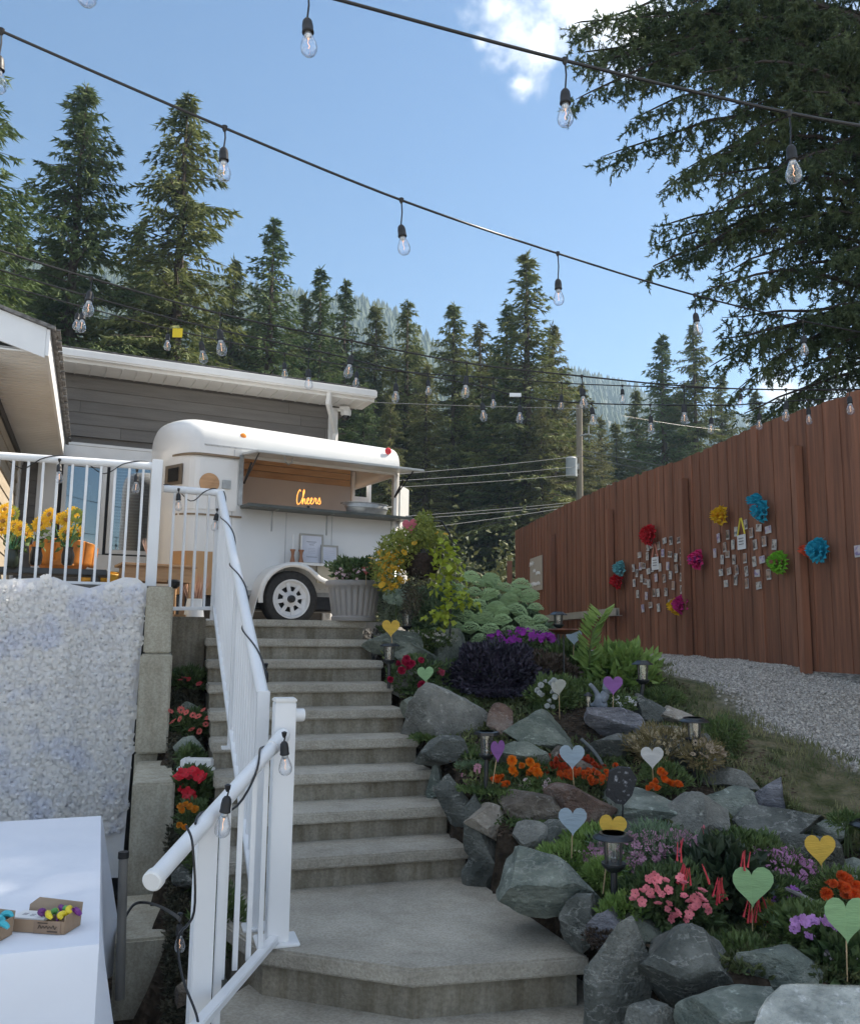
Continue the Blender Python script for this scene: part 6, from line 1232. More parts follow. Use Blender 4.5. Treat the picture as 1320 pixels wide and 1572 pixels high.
bloom_plant('tiny white flowers right of the cat figurine', 955, 1082, 40, 24, 6.35, lf_g, 500, .03, .012, 'tiny', (.7, .7, .7), 'whitetiny', nb=34, r=.013, single=False)
bloom_plant('pink dianthus beside the lamp on the second terrace', 725, 1200, 44, 40, 5.55, lf_b, 700, .04, .008, 'daisy', (.62, .28, .36), 'dianthus', spots=[(714, 1194), (724, 1197), (718, 1204), (732, 1204), (732, 1183), (734, 1190), (733, 1178), (712, 1192)], r=.022)
MG = (.80, .16, .008)
bloom_plant('orange marigolds at the foot of the purple heart', 760, 1205, 70, 34, 5.5, lf_g, 900, .035, .01, 'pom', MG, 'marigold', spots=[(756, 1198), (762, 1196), (768, 1195), (772, 1206), (777, 1204), (774, 1210)], r=.027)
bloom_plant('yellow orange marigolds left of the pale blue heart', 805, 1190, 90, 50, 5.6, lf_g, 1500, .04, .012, 'pom', (.85, .24, .01), 'marigoldy', spots=[(787, 1182), (790, 1187), (802, 1177), (813, 1171), (816, 1184), (824, 1186), (813, 1190), (820, 1180), (786, 1168), (826, 1190)], r=.03)
bloom_plant('rust red marigolds behind the pale blue heart', 868, 1186, 100, 40, 5.65, lf_d, 1600, .035, .01, 'pom', (.50, .06, .015), 'marigoldr', nb=80, r=.022, rg=(866, 1182, 110, 40))
bloom_plant('small orange marigolds in front of the rust red ones', 905, 1200, 90, 26, 5.45, lf_g, 1100, .03, .01, 'pom', (.72, .14, .02), 'marigolds', nb=60, r=.019, rg=(905, 1196, 100, 24))
bloom_plant('white and pink low flowers above the brown grey rock', 830, 1208, 70, 22, 5.35, lf_g, 900, .03, .012, 'daisy', (.65, .5, .5), 'whitepink', nb=12, r=.02)
bloom_plant('orange marigolds under the white heart', 1020, 1196, 70, 46, 5.35, lf_g, 1000, .035, .01, 'pom', MG, 'marigold', spots=[(1002, 1208), (1006, 1202), (1015, 1185), (1020, 1190), (1018, 1196), (1026, 1204), (1030, 1207), (1040, 1204), (1044, 1207), (1010, 1212), (996, 1211)], r=.024)
bloom_plant('orange marigolds beside the hose in the rock gap', 945, 1180, 24, 24, 5.7, lf_g, 250, .03, .01, 'pom', (.75, .12, .02), 'marigoldo', spots=[(945, 1176), (950, 1181), (940, 1186), (948, 1188)], r=.026)
bloom_plant('dry tan flower clump below the gravel edge lamp', 1025, 1150, 120, 60, 5.75, lf_dry, 2600, .05, .008, 'tiny', (.42, .34, .2), 'drytan', nb=110, r=.012, single=False)
bloom_plant('faded daisies beside the gravel edge lamp', 1078, 1160, 60, 40, 5.45, lf_dry, 700, .04, .008, 'daisy', (.45, .36, .26), 'faded', nb=26, r=.02)
bloom_plant('salmon and cream flowers below the middle row of rocks', 832, 1296, 84, 34, 4.95, lf_g, 2200, .035, .012, 'five', (.60, .30, .24), 'salmon', nb=60, r=.014, single=False)
bloom_plant('fine mauve flowered patch covering the lower terrace', 1010, 1320, 210, 80, 4.55, lf_b, 5500, .045, .007, 'tiny', (.52, .27, .38), 'mauve', nb=420, r=.014, single=False, dY=.3)
bloom_plant('mauve flower spikes right of the fuchsia', 1180, 1340, 120, 70, 4.5, lf_g, 3500, .045, .008, 'five', (.50, .22, .42), 'mauve2', nb=150, r=.016, single=False, dY=.3)
bloom_plant('feathery green plant below the near pale blue heart', 875, 1322, 110, 44, 4.6, lf_l, 2600, .035, .009, 'tiny', (.5, .5, .3), 'greenish', nb=14, r=.01, single=False)
bloom_plant('yellow green feathery plant behind the near lamp', 930, 1345, 60, 40, 4.3, lf_l, 1400, .035, .009, 'tiny', (.5, .5, .3), 'greenish', nb=6, r=.01, single=False)
bloom_plant('pink impatiens near the front of the rock garden', 1030, 1378, 130, 70, 4.0, lf_d, 2600, .05, .026, 'imp', (.78, .22, .26), 'impatiens', spots=[(975, 1372), (985, 1368), (992, 1364), (1002, 1356), (1010, 1350), (998, 1371), (1008, 1366), (1016, 1374), (1022, 1352), (1026, 1367), (985, 1385), (1000, 1378), (1010, 1388), (1027, 1388), (1025, 1396), (1050, 1376), (1058, 1384), (1066, 1380), (1074, 1376), (1078, 1368), (1080, 1383), (1062, 1395), (1068, 1393), (1058, 1404), (1088, 1399), (1034, 1407), (1040, 1402), (1030, 1412), (1053, 1412), (972, 1380), (1050, 1356), (1044, 1348), (1005, 1345), (995, 1350), (1084, 1392), (1072, 1386)], r=.0185)
bloom_plant('lilac flowers left of the near right green heart', 1248, 1428, 110, 50, 3.8, lf_g, 1700, .05, .026, 'imp', (.55, .28, .62), 'lilac', spots=[(1225, 1413), (1232, 1412), (1246, 1413), (1252, 1415), (1262, 1416), (1276, 1420), (1284, 1422), (1222, 1422), (1218, 1428), (1242, 1438), (1292, 1450), (1278, 1460), (1220, 1416), (1270, 1413), (1237, 1418)], r=.022)
bloom_plant('violet petunias behind the left near green heart', 1200, 1375, 70, 40, 4.15, lf_d, 900, .04, .02, 'five', (.35, .12, .45), 'violet', spots=[(1183, 1380), (1221, 1367), (1213, 1372)], r=.03)
bloom_plant('orange marigolds at the right edge under the yellow heart', 1292, 1368, 70, 50, 4.1, lf_g, 1200, .035, .01, 'pom', (.68, .11, .015), 'marigoldo', spots=[(1296, 1348), (1290, 1344), (1302, 1350), (1272, 1360), (1280, 1358), (1298, 1363), (1268, 1373), (1300, 1373), (1290, 1360), (1315, 1362), (1312, 1375)], r=.027)
bloom_plant('scarlet flower with yellow leaves below the near green heart', 1180, 1420, 50, 40, 3.95, mk('leaf_yellowgreen', (.30, .30, .04), (.42, .38, .1), 14, .6, trans=.3), 500, .045, .022, 'pom', (.75, .04, .05), 'scarlet', spots=[(1180, 1418), (1186, 1420)], r=.03)
bloom_plant('dark leaved plant with few white buds at the right edge', 1296, 1488, 66, 70, 3.62, lf_d, 900, .065, .035, 'tiny', (.5, .42, .45), 'bud', nb=16, r=.016, single=False)
bloom_plant('small yellow violas beside the layered dark rock', 1063, 1442, 30, 18, 3.85, lf_g, 300, .03, .014, 'five', (.6, .35, .03), 'viola', spots=[(1056, 1440), (1062, 1443), (1068, 1439)], r=.014)
# fuchsia with hanging tubes
t_, c, m = plant('dark leaved fuchsia with hanging coral red tubes', 'plant', 1110, 1352, 100, 86, 4.15, mk('fuchsia_leaf', (.02, .04, .02), (.05, .07, .035), 8, .5, trans=.15), 900, .085, .055, name='fuchsia', dY=.22)
fu = mk('fuchsia_tube', (.50, .018, .05), (.62, .06, .07), 20, .5, trans=.2)
for (cx0, cy0, n_) in [(1052, 1345, 13), (1103, 1366, 13), (1146, 1322, 4), (1044, 1306, 3), (1168, 1392, 5), (1082, 1342, 2), (1152, 1396, 4)]:
    for k in range(n_):
        p0 = atY(cx0+rng.uniform(-6, 6), cy0-14+rng.uniform(-5, 5), 3.86+rng.uniform(-.03, .03)); an = rng.uniform(-.8, .8) if cx0 > 1060 else rng.uniform(-.2, .9); dd = np.array([math.sin(an)*-.5, -.1, -1.0]); dd /= np.linalg.norm(dd); ln = rng.uniform(.06, .095)
        B().tube([p0, p0+dd*ln*.6, p0+dd*ln], [.0018, .0026, .0052], 6).obj('flower', fu, t_)
# upright leafy shoot and broad light green plant beside the bird bath
t_, c, m = plant('light green broad leaved bush right of the bird bath', 'bush', 950, 1035, 110, 80, 7.3, lf_l, 1500, .10, .05, name='leafy_bush', dY=.3)
b = B(); st_ = [atY(905, 1030, 7.2), atY(905, 1000, 7.15), atY(910, 970, 7.1), atY(925, 945, 7.1)]; b.tube(st_, [.01, .009, .007, .003], 6).obj('stem', lf_g, t_)
sp_ = cr_path(st_, 7); Pq = []; Dq = []
for i, p in enumerate(sp_):
    for sgn in (-1, 1): d = np.array([sgn*.8, rng.uniform(-.4, .4), .75]); Pq.append(p); Dq.append(d/np.linalg.norm(d))
link('leaves', soup('leaves', leaves(np.array(Pq), np.array(Dq), .15, .05), lf_l, org=wloc(t_)), t_)
plant('dark shrub left of the light green bush', 'bush', 835, 1035, 100, 60, 7.3, lf_br, 2000, .05, .02, name='dark_shrub')
plant('green shrub behind the white flowers', 'bush', 905, 1075, 110, 50, 6.9, lf_g, 2000, .055, .022, name='green_shrub')
plant('dark green leaves below the bird bath', 'plant', 868, 1015, 70, 50, 7.6, lf_g, 900, .08, .035, name='leafy_plant')
plant('green weeds between the pale tan rock and the gravel', 'plant', 1110, 1130, 60, 50, 5.9, lf_g, 800, .04, .012, name='weeds'); plant('thin weeds beside the tilted dark slab', 'plant', 1015, 1075, 70, 30, 6.8, lf_g, 900, .05, .01, name='weeds')
plant('low mat of creeping plants on the second terrace', 'plant', 770, 1222, 130, 24, 5.3, lf_g, 2200, .025, .012, name='creeping_mat', dY=.2); plant('weeds behind the landing slab stones', 'plant', 700, 1175, 60, 40, 5.9, lf_g, 1000, .03, .014, name='weeds')
plant('mossy tuft on the rock under the near lamp', 'plant', 932, 1440, 60, 26, 3.85, lf_br, 700, .02, .012, name='moss_tuft'); plant('low weeds behind the blue grey boulder', 'plant', 1100, 1432, 150, 30, 4.05, lf_d, 2200, .035, .014, name='weeds', dY=.25)
plant('green weeds at the right edge above the teal rock', 'plant', 1300, 1262, 40, 20, 4.7, lf_g, 300, .04, .012, name='weeds')
WHERE = ['below the round dark rock', 'left of the marigolds', 'right of the biggest boulder', 'under the upright layered stone', 'around the lilac flowers', 'left of the blue grey boulder', 'left of the purple bush', 'among the mauve flowers', 'behind the near green heart', 'at the foot of the nearest lamp', 'right of the fuchsia']
for (q_, lb) in zip(LATER, WHERE): plant('leafy green filler plant '+lb, 'plant', q_[0], q_[1], q_[2], q_[3], q_[4], (lf_g, lf_l)[q_[5]], q_[6], .042, .016, name='leafy_plant')
# ================================================================ LEFT BED PLANTS
def left_plant(*a, **k): return bloom_plant(*a, **k)
left_plant('coral daisies in front of the leaning stone, left of the stairs', 292, 1112, 52, 36, 6.35, lf_d, 1300, .05, .012, 'daisy', (.62, .12, .10), 'coral', spots=[(262, 1092), (278, 1090), (296, 1098), (304, 1100), (276, 1104), (312, 1090), (294, 1120), (306, 1123), (320, 1102), (265, 1108), (286, 1094), (316, 1112)], r=.026)
left_plant('few red flowers under the dark cross wall, left of the stairs', 290, 1045, 60, 34, 6.9, lf_d, 700, .05, .02, 'five', (.45, .04, .05), 'redfive', spots=[(284, 1041), (290, 1043), (306, 1050), (277, 1044)], r=.026)
left_plant('scarlet begonia beside the white trough, left of the stairs', 298, 1208, 48, 44, 5.5, lf_d, 900, .06, .035, 'imp', (.62, .01, .03), 'begonia', spots=[(272, 1192), (280, 1188), (286, 1193), (296, 1184), (304, 1190), (312, 1196), (288, 1218), (282, 1212), (276, 1196), (294, 1222)], r=.034)
left_plant('yellow orange marigolds left of the landing railing', 298, 1258, 44, 50, 5.1, lf_d, 900, .04, .01, 'pom', (.70, .28, .02), 'marigoldb', spots=[(276, 1240), (284, 1237), (292, 1238), (300, 1243), (278, 1245), (276, 1268), (282, 1272), (290, 1241), (324, 1288), (318, 1290), (330, 1286), (298, 1246)], r=.02)
plant('dark leaves beside the upper wall block', 'plant', 292, 1165, 30, 24, 5.9, lf_d, 500, .06, .02, name='leafy_plant'); plant('green weeds below the landing railing', 'plant', 335, 1420, 70, 90, 4.4, lf_g, 1400, .05, .012, name='weeds'); plant('dark weeds at the foot of the railing', 'plant', 312, 1330, 40, 80, 4.9, lf_d, 1400, .05, .014, name='weeds')
p = atY(303, 1178, 5.75); tr_ = thing('plant_trough', 'small white plastic trough behind the scarlet begonia', 'planter', p)
B().box((0, 0, .03), (.20, .10, .05)).box((0, -.03, -.03), (.24, .05, .07)).obj('trough', white_vinyl, tr_, world=False, bevel=.006); B().box((-.07, -.0, .03), (.012, .108, .056)).obj('rib', white_paint, tr_, world=False)
# ================================================================ PLANTER on the top step
p = atY(543, 950, 7.85); zb_ = ZTOP; p[2] = zb_; pr2 = np.linalg.norm(p-EYE)/F
pt_ = thing('planter_pot', 'large ribbed grey plastic planter pot at the right end of the top step', 'planter', p)
hgt = atY(543, 888, 7.6)[2]-zb_; rb_, rt2 = 33*pr2, 42*pr2; n_ = 240; V = []; Fc = []; prof = [(0.001, 0, 0), (rb_, 0, 0), (rb_*1.05, .03, 0), (rb_*.98, .045, .5), (rb_*1.04, hgt*.2, 1), (rt2*.93, hgt*.7, 1), (rt2*.95, hgt*.8, .1), (rt2*1.04, hgt*.84, 0), (rt2*1.06, hgt*.93, 0), (rt2*1.02, hgt*.97, 0), (rt2*.92, hgt*.97, 0), (rt2*.88, hgt*.82, 0), (.001, hgt*.82, 0)]
for (r_, z, rib) in prof:
    for k in range(n_): a = 2*math.pi*k/n_; rr = r_*(1-.10*rib*(.5+.5*math.cos(a*24))**4); V.append((rr*math.cos(a), rr*math.sin(a), z))
for i in range(len(prof)-1):
    for k in range(n_): Fc.append((i*n_+k, i*n_+(k+1) % n_, (i+1)*n_+(k+1) % n_, (i+1)*n_+k))
B().add(V, Fc).obj('pot', mk('pot_grey', (.30, .285, .275), (.25, .24, .23), 4, .55), pt_, world=False, smooth=True, autos=50)
B().lathe([(rt2*.87, hgt*.88), (.001, hgt*.9)], n=24).obj('potting_soil', soil_m, pt_, world=False)
bp_, cc_, m = plant('leafy plant with small pale pink flowers growing in the ribbed planter', 'plant', 545, 876, 76, 34, 7.75, lf_d, 1400, .05, .026, base=zb_+hgt*.9, name='potted_plant', dY=.2); merged_flowers(bp_, flower('tiny', (.62, .42, .45), 'palepink'), region(540, 882, 70, 20, 7.62, 60)[0], .014)
# ================================================================ HANGING BASKET
hb_ = thing('hanging_basket', 'dark hanging basket overflowing with yellow petunias and lime green vine', 'plant', atY(650, 960, 7.5)*[1, 1, 0]+[0, 0, 1.75])
bc = atY(647, 862, 7.5); B().lathe([(.001, -.16), (.12, -.12), (.18, 0), (.19, .06), (.17, .06), (.001, .05)], c=bc, n=24).obj('basket', mk('coir', (.02, .014, .012), (.05, .035, .028), 40, .95, .6, 60), hb_, smooth=True)
B().tube([atY(690, 1010, 7.55), atY(692, 900, 7.55), atY(690, 820, 7.55), atY(678, 800, 7.53), atY(655, 800, 7.5), atY(648, 815, 7.5)], .008, 8).obj('hook_pole', metal_dark, hb_)
B().tube([bc+[0, 0, .3], bc+[.17, 0, .06]], .003, 4).tube([bc+[0, 0, .3], bc+[-.17, 0, .06]], .003, 4).tube([bc+[0, 0, .3], bc+[0, -.17, .06]], .003, 4).obj('wires', metal_dark, hb_)
def clump(t_, name, spots, lm, n, ll, lwd, dY=.1, up=.2):
    P = np.concatenate([region(x, y, w, h, Y, int(n*f))[0]*1.0 for (x, y, w, h, Y, f) in spots]); D = unit(len(P))+np.array([0, -.4, up]); D /= np.linalg.norm(D, axis=1, keepdims=True); return link(name, soup(name, leaves(P, D, rng.uniform(.7, 1.3, len(P))*ll, lwd), lm, org=wloc(t_)), t_)
clump(hb_, 'petunia_leaves', [(645, 826, 92, 36, 7.45, .3), (612, 845, 66, 56, 7.42, .3), (596, 872, 54, 78, 7.4, .3), (652, 803, 30, 34, 7.45, .1)], mk('leaf_petunia', (.16, .21, .04), (.32, .34, .08), 14, .6, trans=.35), 3600, .042, .018)
ys = [(594, 848), (600, 852), (586, 856), (592, 862), (603, 860), (580, 864), (612, 838), (618, 830), (636, 834), (640, 830), (610, 866), (616, 862), (598, 876), (590, 880), (584, 884), (606, 872), (594, 892), (600, 886), (618, 878), (586, 896), (605, 898), (613, 889), (592, 905), (600, 902), (588, 890), (624, 856), (620, 848), (576, 858), (582, 850), (608, 852), (670, 818), (684, 820), (614, 888), (598, 868), (605, 900), (590, 870)]
ys += [(int(x), int(y)) for x, y in zip(rng.normal(598, 13, 34), rng.uniform(846, 904, 34))]
place_flowers(hb_, flower('five', (.62, .36, .02), 'petunia'), [atY(x, y, 7.22+rng.uniform(-.05, .05)) for x, y in ys], .026)
clump(hb_, 'trailing_stems', [(640, 900, 50, 60, 7.45, .5), (632, 925, 30, 50, 7.45, .5)], mk('thyme', (.05, .05, .03), (.12, .10, .07), 20, .8, trans=.2), 1300, .025, .01)
vs_ = [(680, 830), (690, 838), (676, 848), (688, 850), (698, 852), (680, 862), (692, 866), (700, 872), (682, 878), (694, 884), (688, 892), (700, 896), (676, 898), (670, 902), (690, 906), (702, 912), (684, 914), (712, 918), (720, 922), (728, 926), (706, 924), (696, 928), (684, 932), (676, 938), (688, 942), (680, 950), (660, 946), (672, 954), (665, 884), (668, 845), (696, 840), (702, 860), (686, 872), (710, 912)]
P = np.repeat(np.array([atY(x, y, 7.3+rng.uniform(-.06, .06)) for x, y in vs_]), 8, 0)+rng.normal(0, .032, (len(vs_)*8, 3)); D = unit(len(P))*.7+np.array([0, -.5, -.35]); D /= np.linalg.norm(D, axis=1, keepdims=True)
LV = leaves(np.array([[0., 0, 0]]), np.array([[0, 0, 1.]]), 1.0, .75)
vl = soup('vine_leaf', leaves(np.array([[0., 0, 0]]), np.array([[1., 0, 0]]), 1.0, .8, .15), lf_lime)
for p, d in zip(P, D): o = link('vine_leaf', vl, hb_, p-wloc(hb_)); o.rotation_euler = (Vector(d).to_track_quat('X', 'Z')).to_euler(); s_ = rng.uniform(.05, .085); o.scale = (s_, s_, s_)
B().tube([atY(692, 850, 7.4), atY(690, 900, 7.4), atY(684, 955, 7.4)], .004, 5).obj('vine_stem', lf_l, hb_)
# ================================================================ HEARTS
def heart_poly(s, n=26):
    P = []
    for i in range(n):
        t = 2*math.pi*i/n; x = 16*math.sin(t)**3; y = 13*math.cos(t)-5*math.cos(2*t)-2*math.cos(3*t)-math.cos(4*t); P.append((x/33*s*1.0, (y+17)/29*s*.93))
    return P
def heart(px, py, size, bx, by, c, lab, yaw=0, foldv=.0, tilt=0, Y=None):
    if Y is None: Y = G(bx, by)[1]-.28
    g_ = atY(bx, by, Y)
    Yh = g_[1]; m = np.linalg.norm(g_-EYE)/F; c0 = atY(px, py, Yh); s = size*m; t_ = thing('paper_heart', lab, 'paper heart', (g_[0], g_[1], g_[2]), 0, 'paper hearts on sticks in the garden')
    tip = c0-[0, 0, s*.47]; P = heart_poly(s); Mh = np.array(Matrix.Rotation(R(yaw), 3, 'Z')@Matrix.Rotation(R(tilt), 3, 'Y'))
    cm_ = mk('paper_%.2f_%.2f_%.2f' % c, c, tuple(x*.85 for x in c), 9, .75, .25, 30, stretch=(1, 1, 5), trans=.25)
    V = []; Fc = []; n = len(P)
    for side in (0, 1):
        for (x, z) in P: V.append(tip+Mh@np.array([x, -.0015*(1-2*side)-abs(x)*foldv, z]))
    L_ = [i for i in range(n//2, n)]+[0]; Rr = list(range(0, n//2+1))
    Fc = [tuple(Rr), tuple(L_), tuple(n+i for i in Rr[::-1]), tuple(n+i for i in L_[::-1])]+[(i, n+i, n+(i+1) % n, (i+1) % n) for i in range(n)]
    B().add(V, Fc).obj('heart', cm_, t_)
    B().tube([np.array([g_[0], g_[1], g_[2]-.05]), tip+[0, .004, s*.45]], .0028, 6).obj('stick', twigwood, t_)
YW = (.75, .50, .08); GNh = (.32, .52, .26); BLh = (.42, .52, .60); WHh = (.66, .66, .64); PUh = (.34, .14, .42); PKh = (.62, .15, .20)
heart(600, 965, 28, 603, 995, YW, 'yellow paper heart on a stick beside the top steps')
heart(654, 1036, 26, 660, 1075, GNh, 'small green paper heart behind the large slanted slab', yaw=10, tilt=-4)
heart(881, 979, 25, 880, 1000, BLh, 'pale blue paper heart right of the bird bath dish', Y=7.3)
heart(858, 1056, 26, 859, 1096, (.62, .62, .55), 'cream paper heart seen tilted beside the white flowers', yaw=20, foldv=.9, tilt=-22, Y=6.35)
heart(941, 1053, 30, 941, 1088, PUh, 'purple paper heart on a stick beside the cat figurine', Y=6.2)
heart(764, 1154, 34, 756, 1190, PUh, 'purple paper heart half hidden behind the middle lamp', yaw=48)
heart(878, 1163, 38, 881, 1198, BLh, 'pale blue paper heart above the marigolds on the middle terrace')
heart(1001, 1164, 34, 1003, 1200, WHh, 'white paper heart in front of the dry flower clump')
heart(879, 1262, 42, 877, 1302, BLh, 'pale blue paper heart below the rust brown rock')
heart(937, 1272, 40, 925, 1355, YW, 'yellow paper heart with its tip behind the near lamp', foldv=.25, tilt=6, Y=4.15)
heart(1079, 1283, 28, 1080, 1320, PKh, 'pink paper heart seen nearly edge on above the fuchsia', yaw=62, Y=4.4)
heart(1259, 1306, 42, 1266, 1355, YW, 'yellow paper heart at the right before the dark rocks')
heart(1154, 1362, 56, 1155, 1448, GNh, 'large pale green paper heart beside the fuchsia', foldv=.2, Y=3.85)
heart(1299, 1413, 60, 1300, 1516, GNh, 'large pale green paper heart near the right edge', foldv=.15, Y=3.5)
heart(631, 808, 24, 634, 830, PKh, 'pink paper heart stuck in the top of the hanging basket', tilt=-8, Y=7.35)
heart(562, 876, 15, 562, 890, (.55, .14, .12), 'small coral paper heart in the planter, left one', Y=7.6); heart(576, 874, 16, 576, 890, (.55, .14, .12), 'small coral paper heart in the planter, right one', Y=7.6)
# ================================================================ SOLAR LAMPS
def solar_lamp(px, ptop, bx, by, capw, lab, style=0, gh=None, Y=None):
    g_ = G(bx, by) if Y is None else atY(bx, by, Y); Yl = g_[1]; m = np.linalg.norm(g_-EYE)/F; top = atY(px, ptop, Yl); r = capw*m/2; t_ = thing('solar_lamp', lab, 'garden lamp', g_, 0, 'solar stake lamps in the rock garden')
    H = top[2]-g_[2]; x = top[0]-g_[0]; hgls = r*(1.35 if gh is None else gh)
    cn = 6 if style else 28; capm = mk('lamp_black', (.014, .016, .019), (.022, .025, .028), 10, .32, .03)
    if style == 0: prof = [(r*.86, -r*.30), (r, -r*.27), (r*1.0, -r*.22), (r*.72, -r*.07), (r*.70, 0), (r*.62, .0), (r*.6, -r*.02), (.001, -r*.02)]
    elif style == 1: prof = [(r*.9, -r*.38), (r, -r*.34), (r*.55, -r*.06), (r*.5, 0), (.001, 0)]
    else: prof = [(r*1.0, -r*.26), (r*1.0, -r*.04), (r*.93, 0), (r*.6, .0), (r*.58, -r*.015), (.001, -r*.015)]
    B().lathe([(.001, prof[0][1]+r*.03)]+prof, c=(x, 0, H), n=cn).obj('cap', capm, t_, world=False, smooth=style != 1)
    if style != 1: B().lathe([(r*.56, .002), (.001, .002)], c=(x, 0, H+.001), n=24).obj('solar_cell', mk('solar_cell', (.10, .12, .14), (.16, .18, .20), 60, .3), t_, world=False)
    z0 = H-r*.32; z1 = z0-hgls; rg_ = r*.5
    B().lathe([(rg_*.9, z0), (rg_*.78, z1)], n=20, c=(x, 0, 0), cap=False).obj('glass', lamp_glass, t_, world=False, smooth=True)
    for k in range(4): a = k*math.pi/2+.5; B().tube([(x+rg_*1.1*math.cos(a), rg_*1.1*math.sin(a), z0+.004), (x+rg_*.95*math.cos(a), rg_*.95*math.sin(a), z1)], r*.055, 6).obj('strut', capm, t_, world=False)
    B().lathe([(rg_*.6, z1-r*.35), (rg_*1.1, z1-r*.12), (rg_*1.2, z1-r*.02), (rg_*1.2, z1+r*.06), (.001, z1+r*.05)], c=(x, 0, 0), n=20).obj('collar', capm, t_, world=False, smooth=True)
    B().lathe([(r*.1, z1+.06*r), (r*.16, z1+r*.3), (r*.05, z1+r*.5), (.001, z1+r*.52)], c=(x, 0, 0), n=12).obj('reflector', mk('chrome', (.7, .7, .68), None, 5, .15, metal=1), t_, world=False, smooth=True)
    B().tube([(0, 0, -.06), (x, 0, z1-r*.3)], r*.17, 10).obj('stake', capm, t_, world=False, smooth=True)
solar_lamp(625, 936, 626, 990, 28, 'black lamp below the hanging basket', 1, 1.5)
solar_lamp(598, 988, 597, 1045, 31, 'black round capped lamp beside the upper steps', 0, 1.3, Y=6.75)
solar_lamp(857, 939, 857, 1002, 28, 'black lamp standing behind the bird bath dish', 1, 1.1, Y=7.5)
solar_lamp(986, 1014, 981, 1086, 34, 'black lamp standing at the gravel edge right of the cat', 1, 1.35)
solar_lamp(1065, 1102, 1065, 1180, 42, 'black domed lamp rising from the faded daisies', 0, 1.1, Y=5.5)
solar_lamp(747, 1123, 745, 1217, 38, 'black lamp with flat round cap on the second terrace', 2, 1.45, Y=5.25)
solar_lamp(941, 1279, 943, 1382, 56, 'nearest large black lamp beside the yellow heart', 0, 1.15, Y=4.0)
solar_lamp(1336, 1260, 1336, 1340, 50, 'black lamp cut off by the right picture edge', 0, 1.2, Y=4.6)
# ================================================================ BIRD BATH, CAT, SIGN, HOSE, DRIFTWOOD
g_ = atY(866, 1060, 7.0); zb2 = float(zt(g_[0], g_[1])); bb = thing('bird_bath', 'copper bird bath dish on a thin black stake', 'bird bath', (g_[0], g_[1], zb2)); dsh = atY(865, 968, 7.0)
B().lathe([(.001, -.03), (.06, -.028), (.115, -.005), (.128, .008), (.122, .012), (.06, -.012), (.001, -.015)], c=dsh, n=32).obj('dish', mk('copper', (.42, .16, .09), (.30, .12, .08), 20, .35, metal=.8), bb, smooth=True); B().tube([(g_[0], g_[1], zb2-.05), dsh-[0, 0, .025]], .007, 8).obj('stake', metal_dark, bb)
cz = atY(920, 1088, 6.3); ct_ = thing('cat_figurine', 'grey cat figurine lying on its back with raised paw on the slate rock', 'figurine', cz)
def skin_body(name, pts, edges, rad, mat, parent):
    me = bpy.data.meshes.new(name); me.from_pydata(pts, edges, []); o = link(name, me, parent); o.modifiers.new('skin', 'SKIN'); 
    for v, r_ in zip(me.skin_vertices[0].data, rad): v.radius = (r_, r_) if not hasattr(r_, '__len__') else r_
    me.skin_vertices[0].data[0].use_root = True; sb = o.modifiers.new('sub', 'SUBSURF'); sb.levels = 2; sb.render_levels = 2; me.materials.append(mat); 
    return o
u_ = .030; catm = mk('figurine_grey', (.22, .25, .29), (.16, .18, .21), 25, .65, .2, 60)
pts = [(0, 0, .04), (.035, .0, .085), (.06, -.01, .125), (-.01, 0, .10), (-.045, -.01, .15), (-.075, -.02, .175), (.02, -.05, .05), (.04, -.06, .09), (-.03, 0, .03), (-.06, .02, .02), (.045, -.05, .02)]
skin_body('body', pts, [(0, 1), (1, 2), (0, 3), (3, 4), (4, 5), (1, 6), (6, 7), (0, 8), (8, 9), (0, 10)], [.04, .034, .036, .022, .015, .017, .018, .014, .02, .012, .018], catm, ct_)
B().lathe([(.001, -.042), (.03, -.03), (.042, 0), (.034, .028), (.001, .042)], c=(.062, -.012, .14), n=18).tube([(.095, -.015, .14), (.115, -.02, .135)], [.02, .008], 10).tube([(.04, 0, .165), (.035, 0, .20)], [.016, .002], 8).tube([(.075, 0, .17), (.083, 0, .2)], [.016, .002], 8).obj('head', catm, ct_, world=False, smooth=True)
jl = atY(903, 1080, 6.25); tl = thing('small_lantern', 'tiny lantern stake light left of the cat figurine', 'garden lamp', jl); B().lathe([(.03, .05), (.034, .055), (.012, .075), (.001, .078)], n=12).obj('cap', metal_dark, tl, world=False); B().lathe([(.016, -.03), (.018, .05)], n=12, cap=False).obj('glass', lamp_glass, tl, world=False); B().tube([(0, 0, -.1), (0, 0, -.03)], .005, 6).obj('stake', metal_dark, tl, world=False)
g_ = atY(955, 1262, 5.0); ps_ = thing('slate_marker', 'black speckled slate plant marker on a thin stake', 'plant marker', g_); b = B()
a_ = [atY(x, y, 4.98) for x, y in [(930, 1222), (936, 1185), (950, 1178), (968, 1180), (978, 1196), (970, 1222), (958, 1236), (945, 1234)]]; b.extr(a_, (.0, .02, .004)).obj('slate', mk('slate_speckled', (.02, .02, .022), (.30, .30, .32), 40, .7, .3, 50, lo=.6, hi=.75, detail=3), ps_); B().tube([g_-[0, 0, .05], atY(956, 1230, 4.99)], .004, 6).obj('stake', metal_dark, ps_)
tag(B().tube(cr_path([atY(x, y, Yq) for x, y, Yq in [(892, 1135, 5.75), (908, 1150, 5.7), (920, 1166, 5.65), (930, 1185, 5.6), (938, 1195, 5.55)]], 5), .012, 8).obj('garden_hose', mk('hose_grey', (.09, .10, .10), None, 6, .5), None, smooth=True, org=atY(910, 1160, 5.7)), 'grey garden hose hanging down between two dark rocks', 'hose')
